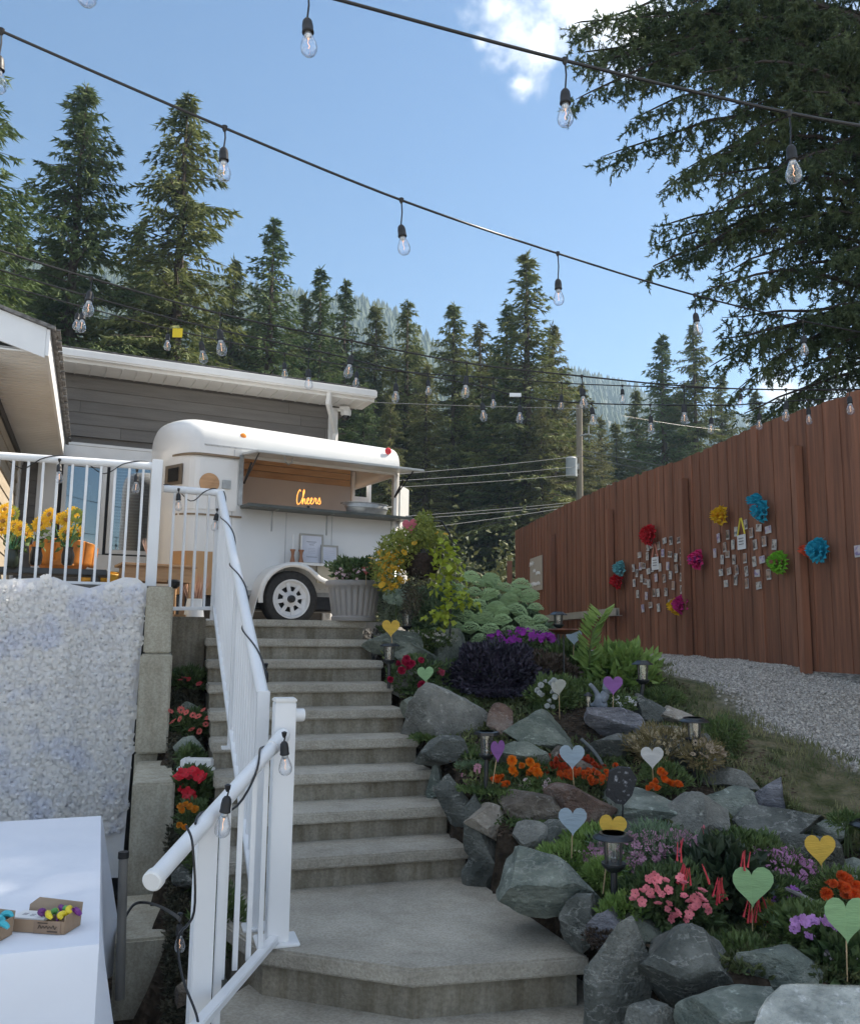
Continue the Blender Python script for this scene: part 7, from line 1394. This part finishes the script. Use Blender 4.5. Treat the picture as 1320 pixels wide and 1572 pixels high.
tag(B().tube(cr_path([atY(x, y, Yq) for x, y, Yq in [(1205, 1365, 4.05), (1225, 1374, 4.0), (1245, 1385, 3.92), (1268, 1400, 3.85), (1290, 1420, 3.8)]], 5), [.008+.007*math.sin(i/20*3) for i in range(21)], 8).obj('driftwood_branch', mk('driftwood', (.14, .13, .125), (.22, .21, .2), 12, .85, .4, 40), None, smooth=True, org=atY(1245, 1385, 3.95)), 'weathered grey branch lying behind the lilac flowers', 'branch')
tag(B().tube(cr_path([atY(x, y, Yq) for x, y, Yq in [(1172, 1420, 3.9), (1195, 1428, 3.85), (1220, 1440, 3.8)]], 4), [.004, .007, .008, .008, .009, .009, .009, .008, .006], 8).obj('driftwood_branch', mk('driftwood', (.14, .13, .125)), None, smooth=True, org=atY(1195, 1428, 3.85)), 'short dark twig below the scarlet flower', 'branch')
# ================================================================ BIG OVERHANGING FIR (right, behind the fence)
TX, TY = 6.3, 10.6
bt = thing('fir_tree', 'big dark fir overhanging the fence from the right with drooping boughs', 'tree', (TX, TY, 1.8))
g = np.random.default_rng(77); tw_P = []; tw_D = []; tw_L = []; wood = B()
wood.tube([(TX, TY, 1.6), (TX+.05, TY, 6), (TX, TY+.05, 12), (TX, TY, 20)], [.30, .25, .17, .04], 12)
def bough(Sp, Tp, rise=.25, dens=1.0, ln=.5, hang=.6):
    Sp = np.asarray(Sp, float); Tp = np.asarray(Tp, float); L_ = np.linalg.norm(Tp-Sp); m = max(8, int(L_/.085)); t = np.linspace(0, 1, m)
    C = Sp+(Tp-Sp)*t[:, None]+np.array([0, 0, 1])*(rise*np.sin(t*math.pi)*L_*.35)[:, None]+np.cumsum(g.normal(size=(m, 3))*.012, 0)
    wood.tube([tuple(C[i]) for i in range(0, m, max(1, m//9))]+[tuple(C[-1])], list(np.linspace(.012+.009*L_, .004, len(range(0, m, max(1, m//9)))+1)), 5, False)
    ax_ = (Tp-Sp)/L_; sd_ = np.cross(ax_, [0, 0, 1]); sd_ /= np.linalg.norm(sd_)
    for i in range(m):
        if t[i] < .12: continue
        for sgn in (-1, 1):
            if g.uniform() > dens: continue
            bl = ln*(1.05-.72*t[i]**2)*g.uniform(.45, 1.1)*min(1, t[i]*3); d = ax_*g.uniform(.1, .6)+sd_*sgn*g.uniform(.1, .8)+np.array([0, 0, -hang*g.uniform(.5, 1.9)]); d /= np.linalg.norm(d); k = max(3, int(bl/.042))
            e = C[i]+d*bl+np.array([0, 0, -.12*bl])
            if bl > .25: wood.tube([C[i], C[i]+d*bl*.5, e], [.006, .004, .002], 3, False)
            for q in range(k):
                f = (q+.6)/k; p = C[i]+(e-C[i])*f; td = d*.6+g.normal(size=3)*.6+np.array([0, 0, -.25]); td /= np.linalg.norm(td); tw_P.append(p); tw_D.append(td); tw_L.append(g.uniform(.08, .14))
TIPS = [(886, 62, 9.4, 4.0), (893, 30, 9.3, 3.4), (882, 98, 9.5, 4.2), (905, 120, 9.3, 3.8), (895, 165, 9.2, 3.9), (921, 222, 9.2, 3.6), (940, 140, 9.4, 3.5), (965, 25, 9.2, 3.0), (985, 60, 9.6, 3.2), (1000, 125, 9.3, 3.3), (1020, 100, 9.6, 3.2), (985, 195, 9.4, 3.4), (1045, 10, 9.4, 2.6), (1080, -40, 9.5, 2.4), (1045, 60, 9.7, 2.8), (955, 60, 9.1, 3.1), (1060, 120, 9.0, 2.9), (925, 75, 9.6, 3.4),
 (1022, 262, 9.4, 3.1), (1045, 285, 9.2, 3.0), (1005, 332, 9.3, 3.0), (1003, 368, 9.5, 3.1), (1012, 395, 9.3, 2.9), (1045, 440, 9.2, 2.9), (1070, 330, 9.0, 2.6), (1060, 380, 9.5, 2.8), (1100, 250, 9.2, 2.3), (1085, 200, 9.6, 2.4), (1100, 430, 9.4, 2.4), (1110, 400, 9.0, 2.2), (1130, 300, 9.5, 2.2), (1150, 200, 9.2, 1.9), (1150, 90, 9.6, 1.9), (1180, 30, 9.3, 1.7), (1120, 160, 9.9, 2.2), (1200, 130, 9.0, 1.5), (1130, 480, 9.6, 2.3), (1125, 10, 9.0, 2.0),
 (1098, 500, 9.7, 2.5), (1085, 545, 9.8, 2.7), (1110, 520, 9.5, 2.4), (1150, 455, 9.6, 2.0), (1125, 600, 10.0, 2.5), (1140, 625, 10.1, 2.4), (1165, 560, 9.8, 2.1), (1180, 500, 9.7, 1.9), (1200, 570, 9.9, 1.9), (1235, 560, 9.8, 1.6), (1250, 470, 9.6, 1.5), (1195, 400, 9.5, 1.8), (1230, 330, 9.2, 1.5), (1240, 240, 9.4, 1.4), (1270, 60, 9.2, 1.2), (1290, 180, 9.6, 1.1), (1310, 320, 9.4, 1.0), (1300, 420, 9.8, 1.1), (1290, 520, 10.1, 1.2), (1320, 600, 10.2, 1.1), (1270, 400, 9.2, 1.3), (1340, 250, 9.0, 1.0), (1340, 480, 9.6, 1.0), (1170, 350, 9.8, 2.0), (1220, 20, 9.7, 1.5), (1260, 140, 9.9, 1.2), (1330, 40, 9.5, 1.0), (1320, 130, 9.1, 1.0), (1180, 270, 9.0, 1.8)]
for i, (px, py, Y, r_) in enumerate(TIPS):
    if px > 1060 and i % 4 == 1: continue
    T_ = atY(px, py, Y); Ls_q = np.hypot(T_[0]-TX, T_[1]-TY); up_ = g.uniform(.02, .34)*Ls_q; Sp = np.array([TX, TY, T_[2]+up_]); bough(Sp, T_, g.uniform(.15, .5), .62 if px > 1040 else .78, .26+.085*Ls_q)
for i in range(34):     # the rest of the crown, round the trunk and above the picture
    a = g.uniform(0, 2*math.pi); z0 = 4.2+15*g.uniform(0, 1)**.9; L_ = (3.9*(1-(z0-3)/19)+.5)*g.uniform(.75, 1.1)
    if z0 < 9 and math.cos(a-math.atan2(-1.2, -4)) > .35: continue
    bough((TX, TY, z0), (TX+L_*math.cos(a), TY+L_*math.sin(a), z0-L_*g.uniform(.1, .5)), .3, .7, .5)
tw_P = np.array(tw_P); tw_D = np.array(tw_D); tw_L = np.array(tw_L); nT = len(tw_P); T = []
NN = 20
for k in range(NN):
    f = (k+.5)/NN; jit = unit(nT); ndl = tw_D*.75+jit*.75; ndl /= np.linalg.norm(ndl, axis=1, keepdims=True); s = np.cross(ndl, unit(nT)); s /= np.linalg.norm(s, axis=1, keepdims=True); o = tw_P+tw_D*(tw_L*f)[:, None]; ln = rng.uniform(.035, .062, nT)[:, None]
    T.append(np.stack([o-s*.0085, o+s*.0085, o+ndl*ln], 1))
fir_m = mk('fir_needles', (.045, .075, .036), (.13, .165, .075), 2.2, .6, trans=.28, spec=.35, c3=(.075, .11, .05))
link('crown', soup('crown', np.concatenate(T), fir_m, org=wloc(bt)), bt); wood.obj('trunk', mk('bark_dark', (.05, .04, .032), (.025, .02, .017), 6, .95, .8, 25), bt, smooth=True)
print('twigs', nT)
# trees outside the picture on the right whose shade falls over garden, stairs and drive
for (x, y, h, wf, pr, mt, lab) in [(12.5, 9.2, 20, 1.2, 0, 0, 'dark conifer outside the picture beyond the fence, nearer one'), (13.5, 12.8, 21, 1.2, 0, 0, 'dark conifer outside the picture beyond the fence, farther one'), (16, 11.5, 24, 1.3, 3, 1, 'dark conifer outside the picture far to the right'), (10.6, 12.6, 19, 1.1, 1, 1, 'dark conifer outside the picture just behind the big fir')]:
    H, T_q, wd = PROTO[pr]; sc = h/H; t = thing('conifer_tree', lab, 'tree', (x, y, 1.2), x, 'conifers beyond the fence outside the picture'); key = f'k{pr}{mt}'
    if key in bpy.data.meshes: inst('crown', bpy.data.meshes[key], t, (0, 0, 0), sc=(sc*wf, sc*wf, sc)); inst('trunk', bpy.data.meshes['w'+key], t, (0, 0, 0), sc=(sc*wf, sc*wf, sc))
# ================================================================ UTILITY POLE AND WIRES
p0 = atY(888, 780, 30); pt1 = atY(889, 622, 30); up_ = thing('utility_pole', 'weathered wooden utility pole with grey transformer behind the far end of the fence', 'utility pole', (p0[0], 30, 1.8))
polem = mk('pole_wood', (.28, .24, .18), (.2, .17, .13), 4, .9, .3, 20, stretch=(4, 4, .4)); B().tube([(p0[0], 30, 1.6), (pt1[0], 30, pt1[2])], [.14, .11], 12).obj('pole', polem, up_, smooth=True)
q = atY(877, 717, 29.7); B().lathe([(.2, -.35), (.2, .3), (.15, .36), (.001, .38)], c=q, n=16).obj('transformer', mk('transformer_grey', (.42, .45, .46), None, 3, .5), up_, smooth=True); B().box((q[0]+.2, 29.85, q[2]+.05), (.2, .08, .2)).obj('bracket', gray_metal, up_)
q = atY(895, 668, 29.8); B().tube([(pt1[0], 29.9, q[2]), (q[0]+.2, 29.8, q[2]+.05), (q[0]+.2, 29.8, q[2]+.35)], .03, 6).obj('insulator_arm', gray_metal, up_)
wirem = mk('wire_grey', (.16, .16, .155), None, 3, .5)
for (a, b_, lab) in [((889, 627), (440, 612), 'top wire running left from the utility pole'), ((889, 700), (610, 728), 'upper of three wires behind the end of the trailer'), ((889, 716), (610, 738), 'middle of three wires behind the end of the trailer'), ((889, 728), (610, 748), 'lowest of three wires behind the end of the trailer'), ((889, 770), (600, 794), 'upper wire just above the hanging basket'), ((889, 774), (600, 799), 'second wire just above the hanging basket'), ((889, 776), (640, 812), 'lowest wire beside the hanging basket'), ((889, 690), (1150, 738), 'upper wire running right behind the fence'), ((889, 700), (1150, 750), 'lower wire running right behind the fence'), ((955, 638), (1105, 660), 'thin wire crossing before the pair of conifers at right')]:
    A_q = atY(*a, 29.8); B_q = atY(*b_, 21 if b_[0] < 889 else 26)
    if a[0] != 889: A_q = atY(*a, 24)
    pts = [A_q+(B_q-A_q)*t+[0, 0, -.03*math.sin(math.pi*t)] for t in np.linspace(0, 1, 14)]; tag(B().tube(pts, .009 if a[0] == 889 else .005, 5).obj('overhead_wire', wirem, None, org=(A_q+B_q)/2), lab, 'wire')
# ================================================================ STRING LIGHTS
cordm = mk('cord_black', (.012, .012, .013), None, 5, .38); sockm = mk('socket_black', (.014, .014, .015), None, 5, .5)
def socket_meshes():
    a = B().lathe([(.004, .0), (.010, -.002), (.0165, -.012), (.019, -.03), (.019, -.05), (.0205, -.052), (.0205, -.058), (.018, -.060), (.001, -.060)], n=16).mesh('socket', sockm, smooth=True, autos=50)
    g_ = B().lathe([(.0135, -.058), (.0145, -.068), (.020, -.082), (.0275, -.103), (.0295, -.117), (.027, -.132), (.019, -.143), (.009, -.1475), (.004, -.149), (.001, -.150)], n=20, cap=False).mesh('bulb', glass_bulb, smooth=True, autos=80)
    f = B().tube([(0, 0, -.060), (0, 0, -.085)], .0032, 6).tube([(0, 0, -.085), (.003, 0, -.1), (-.003, 0, -.112), (.002, 0, -.122)], .0012, 4).mesh('filament', filament_m)
    s = B().lathe([(.0125, -.058), (.0125, -.072), (.006, -.078), (.001, -.08)], n=12).mesh('bulb_base', mk('bulb_base', (.55, .55, .53), None, 4, .35, metal=.6), smooth=True)
    return a, g_, f, s
SM = socket_meshes()
def add_bulb(t_, p, tilt=(0, 0), sc=1.0, drop=.055, clip=True):
    base_ = wloc(t_); p = np.asarray(p, float)
    o = link('socket', SM[0], t_, p-[0, 0, drop]-base_); o.rotation_euler = (tilt[0], tilt[1], rng.uniform(0, 6)); o.scale = (sc,)*3
    inst('bulb', SM[1], o, (0, 0, 0)); inst('filament', SM[2], o, (0, 0, 0)); inst('bulb_base', SM[3], o, (0, 0, 0))
    if clip:
        b = B().tube([p, p+[.004, 0, -drop*.5], p-[0, 0, drop+.002]], .0035, 5); b.lathe([(.003, .012), (.012, .008), (.010, -.006), (.005, -.016)], c=p, n=10); b.obj('clip', cordm, t_, smooth=True)
def strand(lab, knots, bulbs, r=.0052, drops=None, seg=8, sc=1.0):
    K = [atY(*k) for k in knots]; path = cr_path(K, seg); mid_ = K[len(K)//2]; t_ = thing('string_light', lab, 'string lights', mid_, 0, 'strands of bulbs hung overhead'); B().tube(path, r, 8).obj('cord', cordm, t_, smooth=True)
    path = np.array(path); pp = np.array([proj(p) for p in path])
    for bb_ in bulbs:
        px, py = bb_[:2]; i = int(np.argmin(abs(pp[:, 0]-px))); j = i+1 if i+1 < len(pp) and (pp[i+1, 0]-px)*(pp[i, 0]-px) <= 0 else max(i-1, 0)
        den = pp[j, 0]-pp[i, 0]; f = (px-pp[i, 0])/den if abs(den) > 1e-6 else 0; p = path[i]+(path[j]-path[i])*np.clip(f, 0, 1)
        Yd = p[1]; target = atY(px, py, Yd); drop = max(.03, p[2]-target[2]); add_bulb(t_, p, (rng.uniform(-.12, .12), rng.uniform(-.12, .12)+(bb_[2] if len(bb_) > 2 else 0)), sc, drop)
    return t_
# bulbs: px and py of the socket top
strand('nearest long strand falling from the upper left to the right edge', [(-90, 2, 2.6), (2, 47, 2.85), (345, 196, 3.25), (622, 309, 3.75), (857, 389, 4.4), (1060, 451, 5.1), (1235, 493, 5.7), (1420, 528, 6.4)], [(2, 85), (345, 226), (616, 345), (856, 428), (1066, 480), (1232, 515)], .0058)
strand('strand crossing the top right corner in front of the fir boughs', [(400, -32, 2.6), (520, -1, 2.7), (866, 92, 2.85), (1213, 173, 2.95), (1420, 207, 3.1)], [(473, 28), (867, 136), (1211, 222)], .0062)
strand('short end of a strand at the very top left', [(60, -120, 2.2), (140, -75, 2.25), (260, -30, 2.35), (400, -60, 2.4)], [(138, -62)], .006)
strand('strand over the roof passing just left of the middle bulbs', [(-60, 362, 4.0), (0, 384, 4.15), (140, 427, 4.4), (350, 484, 4.6), (540, 523, 5.1), (716, 557, 5.4), (890, 577, 5.6), (1046, 592, 5.9), (1200, 598, 6.1), (1420, 596, 6.6)], [(140, 446), (338, 505, .25), (540, 545), (716, 577), (893, 596, .2), (1049, 620), (1206, 616), (1303, 608)], .0058)
strand('second strand over the roof carrying the yellow card', [(-60, 396, 5.0), (0, 414, 5.1), (128, 452, 5.3), (310, 500, 5.6), (480, 537, 5.9), (606, 567, 6.2), (735, 592, 6.4), (797, 608, 6.5), (905, 619, 6.7), (1095, 622, 7.1), (1165, 619, 7.2), (1240, 614, 7.3), (1420, 604, 7.8)], [(130, 478), (310, 524, -.4), (474, 566), (608, 588), (740, 618), (798, 622), (908, 622), (998, 638), (1091, 640), (1165, 634), (1240, 626)], .0056)
strand('thin farthest strand just under the second one', [(-60, 420, 6.6), (0, 436, 6.7), (240, 500, 7.0), (440, 543, 7.3), (548, 563, 7.5), (660, 574, 7.7), (757, 580, 7.9), (905, 590, 8.1), (1140, 597, 8.4), (1300, 599, 8.6), (1420, 596, 8.9)], [(120, 480), (258, 512), (437, 556), (548, 570), (657, 583), (757, 604), (862, 606), (955, 596), (1137, 604), (1300, 622)], .0056)
p = atY(273, 503, 5.5); yc = thing('yellow_card', 'small yellow card hanging from the strand above the roof', 'card', p); B().box((0, 0, -.035), (.066, .003, .062)).obj('card', mk('card_yellow', (.80, .60, .02), None, 4, .6), yc, world=False); B().tube([(0, 0, .0), (0, 0, -.01)], .002, 4).obj('tie', cordm, yc, world=False)
p = atY(791, 606, 6.45); yc = thing('white_tag', 'small folded white tag clipped on the strand right of centre', 'tag', p); B().box((0, 0, 0), (.09, .003, .03)).box((.01, 0, -.01), (.05, .02, .012)).obj('tag', white_paint, yc, world=False)
# strand wound round the railings
def wrapped(lab, A, Bp, turns, r, ph, bulbs, cord=.0042, sag=.0):
    A = np.asarray(A, float); Bp = np.asarray(Bp, float); ax_ = (Bp-A)/np.linalg.norm(Bp-A); s1 = np.cross(ax_, [0, 0, 1]); s1 /= np.linalg.norm(s1); s2 = np.cross(s1, ax_); n = int(turns*18); pts = []
    for i in range(n+1):
        t = i/n; a = ph+t*turns*2*math.pi; dn_ = max(0, -math.sin(a)); pts.append(A+(Bp-A)*t+s1*r*math.cos(a)+s2*(r*math.sin(a)-sag*dn_**2))
    t_ = thing('rail_light', lab, 'string lights', (A+Bp)/2, 0, 'strand of bulbs wound round the railings'); B().tube(pts, cord, 6).obj('cord', cordm, t_, smooth=True)
    for (px, py, Y) in bulbs:
        target = atY(px, py, Y); add_bulb(t_, target+[0, 0, .03], (rng.uniform(-.1, .1), rng.uniform(-.1, .1)), 1.0, .03, True)
    return t_
wrapped('string of bulbs wound along the deck rail above the backdrop', A_, E_, 3.2, .034, .5, [(91, 712, 6.35), (210, 728, 6.5)], sag=.05)
wrapped('string of bulbs on the short rail at the head of the stairs', a2, tp2, 1.2, .034, 1, [(274, 757, 6.8), (333, 788, 6.95)], sag=.05)
wrapped('string of bulbs wound down the long stair handrail', up, lo, 3.4, .036, 2.2, [(366, 970, 5.6), (408, 1030, 4.6)], sag=.02)
wrapped('string of bulbs wound round the near landing handrail', h0+(h1-h0)*.25, h1, 1.5, .036, 1.5, [(349, 1222, 3.25), (436, 1138, 3.85)], .0048, sag=.03)
# cord coming down to the stepped wall
pts = [atY(x, y, Yq) for x, y, Yq in [(286, 1268, 3.02), (296, 1300, 2.98), (298, 1400, 2.98), (274, 1440, 3.1), (280, 1500, 3.05), (302, 1560, 2.95), (306, 1600, 2.9)]]
lc = thing('loose_cord', 'loose black cord with a bulb hanging from the handrail across the wall end', 'cord', pts[2]); B().tube(cr_path(pts, 6), .0045, 6).tube(cr_path([atY(x, y, Yq) for x, y, Yq in [(190, 1412, 4.4), (205, 1390, 4.5), (222, 1386, 4.5), (245, 1392, 4.3), (268, 1405, 3.6), (276, 1412, 3.2)]], 6), .007, 6).obj('cord', cordm, lc, smooth=True); add_bulb(lc, atY(276, 1406, 3.5), (.1, .1), .7, .03)
# ================================================================ THINGS ON THE DECK
sunm = flower('sun', (.92, .58, .03), 'sunflower'); discm = mk('sunflower_disc', (.30, .13, .02), (.40, .2, .04), 60, .9); greenv = mk('stem_green', (.06, .22, .10), (.05, .14, .06), 6, .5)
def sunflowers(lab, bx, by, Y, heads, vc):
    g_ = atY(bx, by, Y); t_ = thing('sunflower_vase', lab, 'flower vase', g_, 0, 'vases of sunflowers on the deck')
    B().lathe([(.035, 0), (.05, .02), (.055, .09), (.04, .14), (.045, .16), (.04, .16), (.035, .14), (.001, .03)], n=18).obj('vase', mk('vase_dark_%d' % int(bx), vc, None, 5, .3), t_, world=False, smooth=True)
    st_ = B(); dk = B(); base_ = wloc(t_)
    for (x, y, back) in heads:
        p = atY(x, y, Y+rng.uniform(-.08, .08)); st_.tube(cr_path([g_+[0, 0, .12], (g_+p)/2+[0, .0, .04], p+[0, .02, 0]], 4), .006, 6); d = np.array([rng.uniform(-.5, .5), -1 if not back else 1, rng.uniform(.1, .6)]); d /= np.linalg.norm(d)
        o = link('flower', sunm if not back else flower('sun', (.30, .34, .06), 'sunback'), t_, p-base_); o.rotation_euler = Vector(d).to_track_quat('Z', 'Y').to_euler(); o.scale = (.068,)*3
        if not back: dk.lathe([(.001, .014), (.014, .012), (.02, .006), (.02, 0)], c=p+d*.0, n=14, M=Vector(d).to_track_quat('Z', 'Y').to_matrix())
    st_.obj('stems', greenv, t_); 
    if dk.v: dk.obj('disc', discm, t_)
    P = np.array([g_+[rng.uniform(-.1, .1), rng.uniform(-.05, .05), rng.uniform(.15, .34)] for _ in range(26)]); link('leaves', soup('leaves', leaves(P, unit(26), .09, .045), lf_g, org=base_), t_)
sunflowers('dark vase of sunflowers at the left edge of the deck', 18, 872, 7.3, [(5, 800, False), (12, 790, False), (20, 788, True), (2, 812, False), (24, 808, False), (32, 812, False), (38, 820, False), (8, 782, False)], (.02, .03, .02))
sunflowers('thin vase with two sunflowers left of the orange chair', 54, 868, 7.5, [(57, 808, False), (62, 804, False)], (.015, .015, .015))
sunflowers('dark vase of sunflowers in front of the orange chair', 103, 868, 7.5, [(76, 790, False), (80, 800, False), (96, 796, False), (102, 798, False), (118, 792, True), (101, 818, False), (108, 820, False), (118, 816, False), (112, 788, False)], (.015, .015, .015))
# low dark bench that carries the vases
p = atY(60, 878, 7.5); bn = thing('bench', 'long low dark grey bench behind the deck railing carrying the vases', 'bench', (p[0]-.25, p[1], DZ), SA); zt_b = atY(60, 872, 7.5)[2]-DZ
B().box((0, 0, zt_b-.03), (1.6, .4, .05)).obj('seat', mk('bench_grey', (.06, .065, .07), None, 4, .6), bn, world=False, bevel=.006)
for q in (-.7, .7): B().box((q, 0, (zt_b-.05)/2), (.06, .34, zt_b-.06)).obj('leg', mk('bench_grey', (.06, .065, .07)), bn, world=False)
def shell_chair(px, py, Y, wpx, colr, lab, rot, hpx):
    p = atY(px, py, Y); m = np.linalg.norm(p-EYE)/F; w = wpx*m; t_ = thing('velvet_chair', lab, 'chair', (p[0], p[1], DZ), rot, 'velvet chairs on the deck'); vm = mk('velvet_%.2f' % colr[0], colr, tuple(x*.6 for x in colr), 7, .55, .1, 90); sh = max(.12, p[2]-DZ); hb_ = hpx*m
    nch = 7; V = []; Fc = []; nu_, nv2 = 56, 8
    for i in range(nu_+1):
        a = math.pi*(i/nu_)*1.05-.08; ch = abs(math.sin(i/nu_*nch*math.pi))*.022
        for j in range(nv2+1): f = j/nv2; rr = (w/2)*(1+.12*f)+ch; top_ = hb_*(.72+.28*math.sin(a)**.7 if math.sin(a) > 0 else .7); V.append((rr*math.cos(a), rr*.85*math.sin(a)-.0, sh+top_*f-.02*(f == 1)))
    n1_ = len(V)
    for i in range(nu_):
        for j in range(nv2): a = i*(nv2+1)+j; Fc.append((a, a+1, a+nv2+2, a+nv2+1))
    o = B().add(V, Fc).obj('backrest', vm, t_, world=False, smooth=True, autos=80); md_ = o.modifiers.new('thick', 'SOLIDIFY'); md_.thickness = .045
    B().lathe([(.001, -.04), (w*.42, -.04), (w*.48, 0), (w*.46, .05), (.001, .07)], c=(0, .05, sh), n=28).obj('seat', vm, t_, world=False, smooth=True)
    for (x, y) in [(-.3, -.25), (.3, -.25), (-.3, .3), (.3, .3)]: B().tube([(x*w, y*w, sh-.03), (x*w*1.25, y*w*1.25, 0)], .012, 8).obj('leg', metal_dark, t_, world=False)
shell_chair(97, 870, 8.6, 66, (.50, .18, .02), 'orange velvet tub chair with ribbed back behind the deck railing', R(200), 40)
shell_chair(165, 905, 8.3, 62, (.66, .36, .04), 'yellow velvet chair low behind the railing beside the wooden table', R(150), 16)
p = atY(240, 868, 7.75); m = 7.75/F; wt = thing('wooden_table', 'small light wooden table behind the railing beside the trailer nose', 'table', (p[0], p[1], ZTOP), R(28)); hh_ = p[2]-ZTOP
B().box((0, 0, hh_-.012), (.66, .42, .024)).obj('tabletop', wood_light, wt, world=False, bevel=.004); B().box((0, -.17, hh_-.09), (.58, .02, .13)).box((0, .17, hh_-.09), (.58, .02, .13)).box((-.28, 0, hh_-.09), (.02, .32, .13)).box((.28, 0, hh_-.09), (.02, .32, .13)).obj('apron', wood_light, wt, world=False)
for (x, y) in [(-.28, -.17), (.28, -.17), (-.28, .17), (.28, .17)]: B().box((x, y, (hh_-.15)/2), (.04, .04, hh_-.15)).obj('leg', wood_light, wt, world=False)
p = atY(268, 893, 7.35); st3 = thing('stool', 'small stool with black round seat and wooden leg behind the short railing', 'stool', (p[0], p[1], ZTOP)); hs_ = p[2]-ZTOP
B().lathe([(.02, -.06), (.05, -.03), (.06, 0), (.055, .015), (.001, .02)], c=(0, 0, hs_), n=20).obj('seat', black_plastic, st3, world=False, smooth=True); B().box((0, 0, (hs_-.05)/2), (.035, .035, hs_-.05)).obj('leg', wood_light, st3, world=False); B().box((0, 0, .015), (.22, .03, .03)).box((0, 0, .016), (.03, .22, .03)).obj('foot', wood_light, st3, world=False)
p = atY(226, 842, 7.7); dv = thing('dried_flowers', 'small bundle of pale dried flowers on the wooden table', 'flowers', p-[0, 0, .06]); P = np.repeat([[0., 0, 0]], 26, 0); D = unit(26)*.4+np.array([0, 0, 1]); D /= np.linalg.norm(D, axis=1, keepdims=True); link('stems', soup('stems', leaves(P, D, .16, .008), mk('dried_pink', (.5, .36, .30), (.6, .45, .38), 20, .8)), dv)
p = atY(300, 900, 8.0); pg = thing('pampas_grass', 'reddish dried pampas stems in front of the trailer nose', 'plant', (p[0], p[1], ZTOP)); P = np.repeat([[0., 0, 0.0]], 90, 0); D = unit(90)*.35+np.array([0, 0, 1]); D /= np.linalg.norm(D, axis=1, keepdims=True); link('stems', soup('stems', leaves(P, D, rng.uniform(.25, .55, 90), .012), mk('pampas', (.36, .22, .17), (.45, .3, .24), 20, .8)), pg)
p = atY(298, 936, 7.6); wb = thing('white_bucket', 'small white tapered bucket at the foot of the trailer nose', 'bucket', (p[0], p[1], ZTOP)); B().lathe([(.001, 0), (.09, 0), (.065, .17), (.07, .175), (.06, .175), (.08, .01), (.001, .01)], n=20).obj('bucket', white_vinyl, wb, world=False, smooth=True)
# ================================================================ HAZE
hz = B().box((40, 330, 95), (1300, 1000, 204)).obj('haze', None, None, org=(40, 330, 95))
mh = bpy.data.materials.new('haze'); mh.use_nodes = True; N = mh.node_tree.nodes
for n_ in list(N): N.remove(n_)
o_ = N.new('ShaderNodeOutputMaterial'); pv = N.new('ShaderNodeVolumePrincipled'); pv.inputs['Color'].default_value = (.55, .78, 1.0, 1); pv.inputs['Density'].default_value = .0008; pv.inputs['Anisotropy'].default_value = .2
mh.node_tree.links.new(pv.outputs[0], o_.inputs['Volume']); hz.data.materials.append(mh); tag(hz, 'thin blue air haze over the valley', None, None, 'stuff')
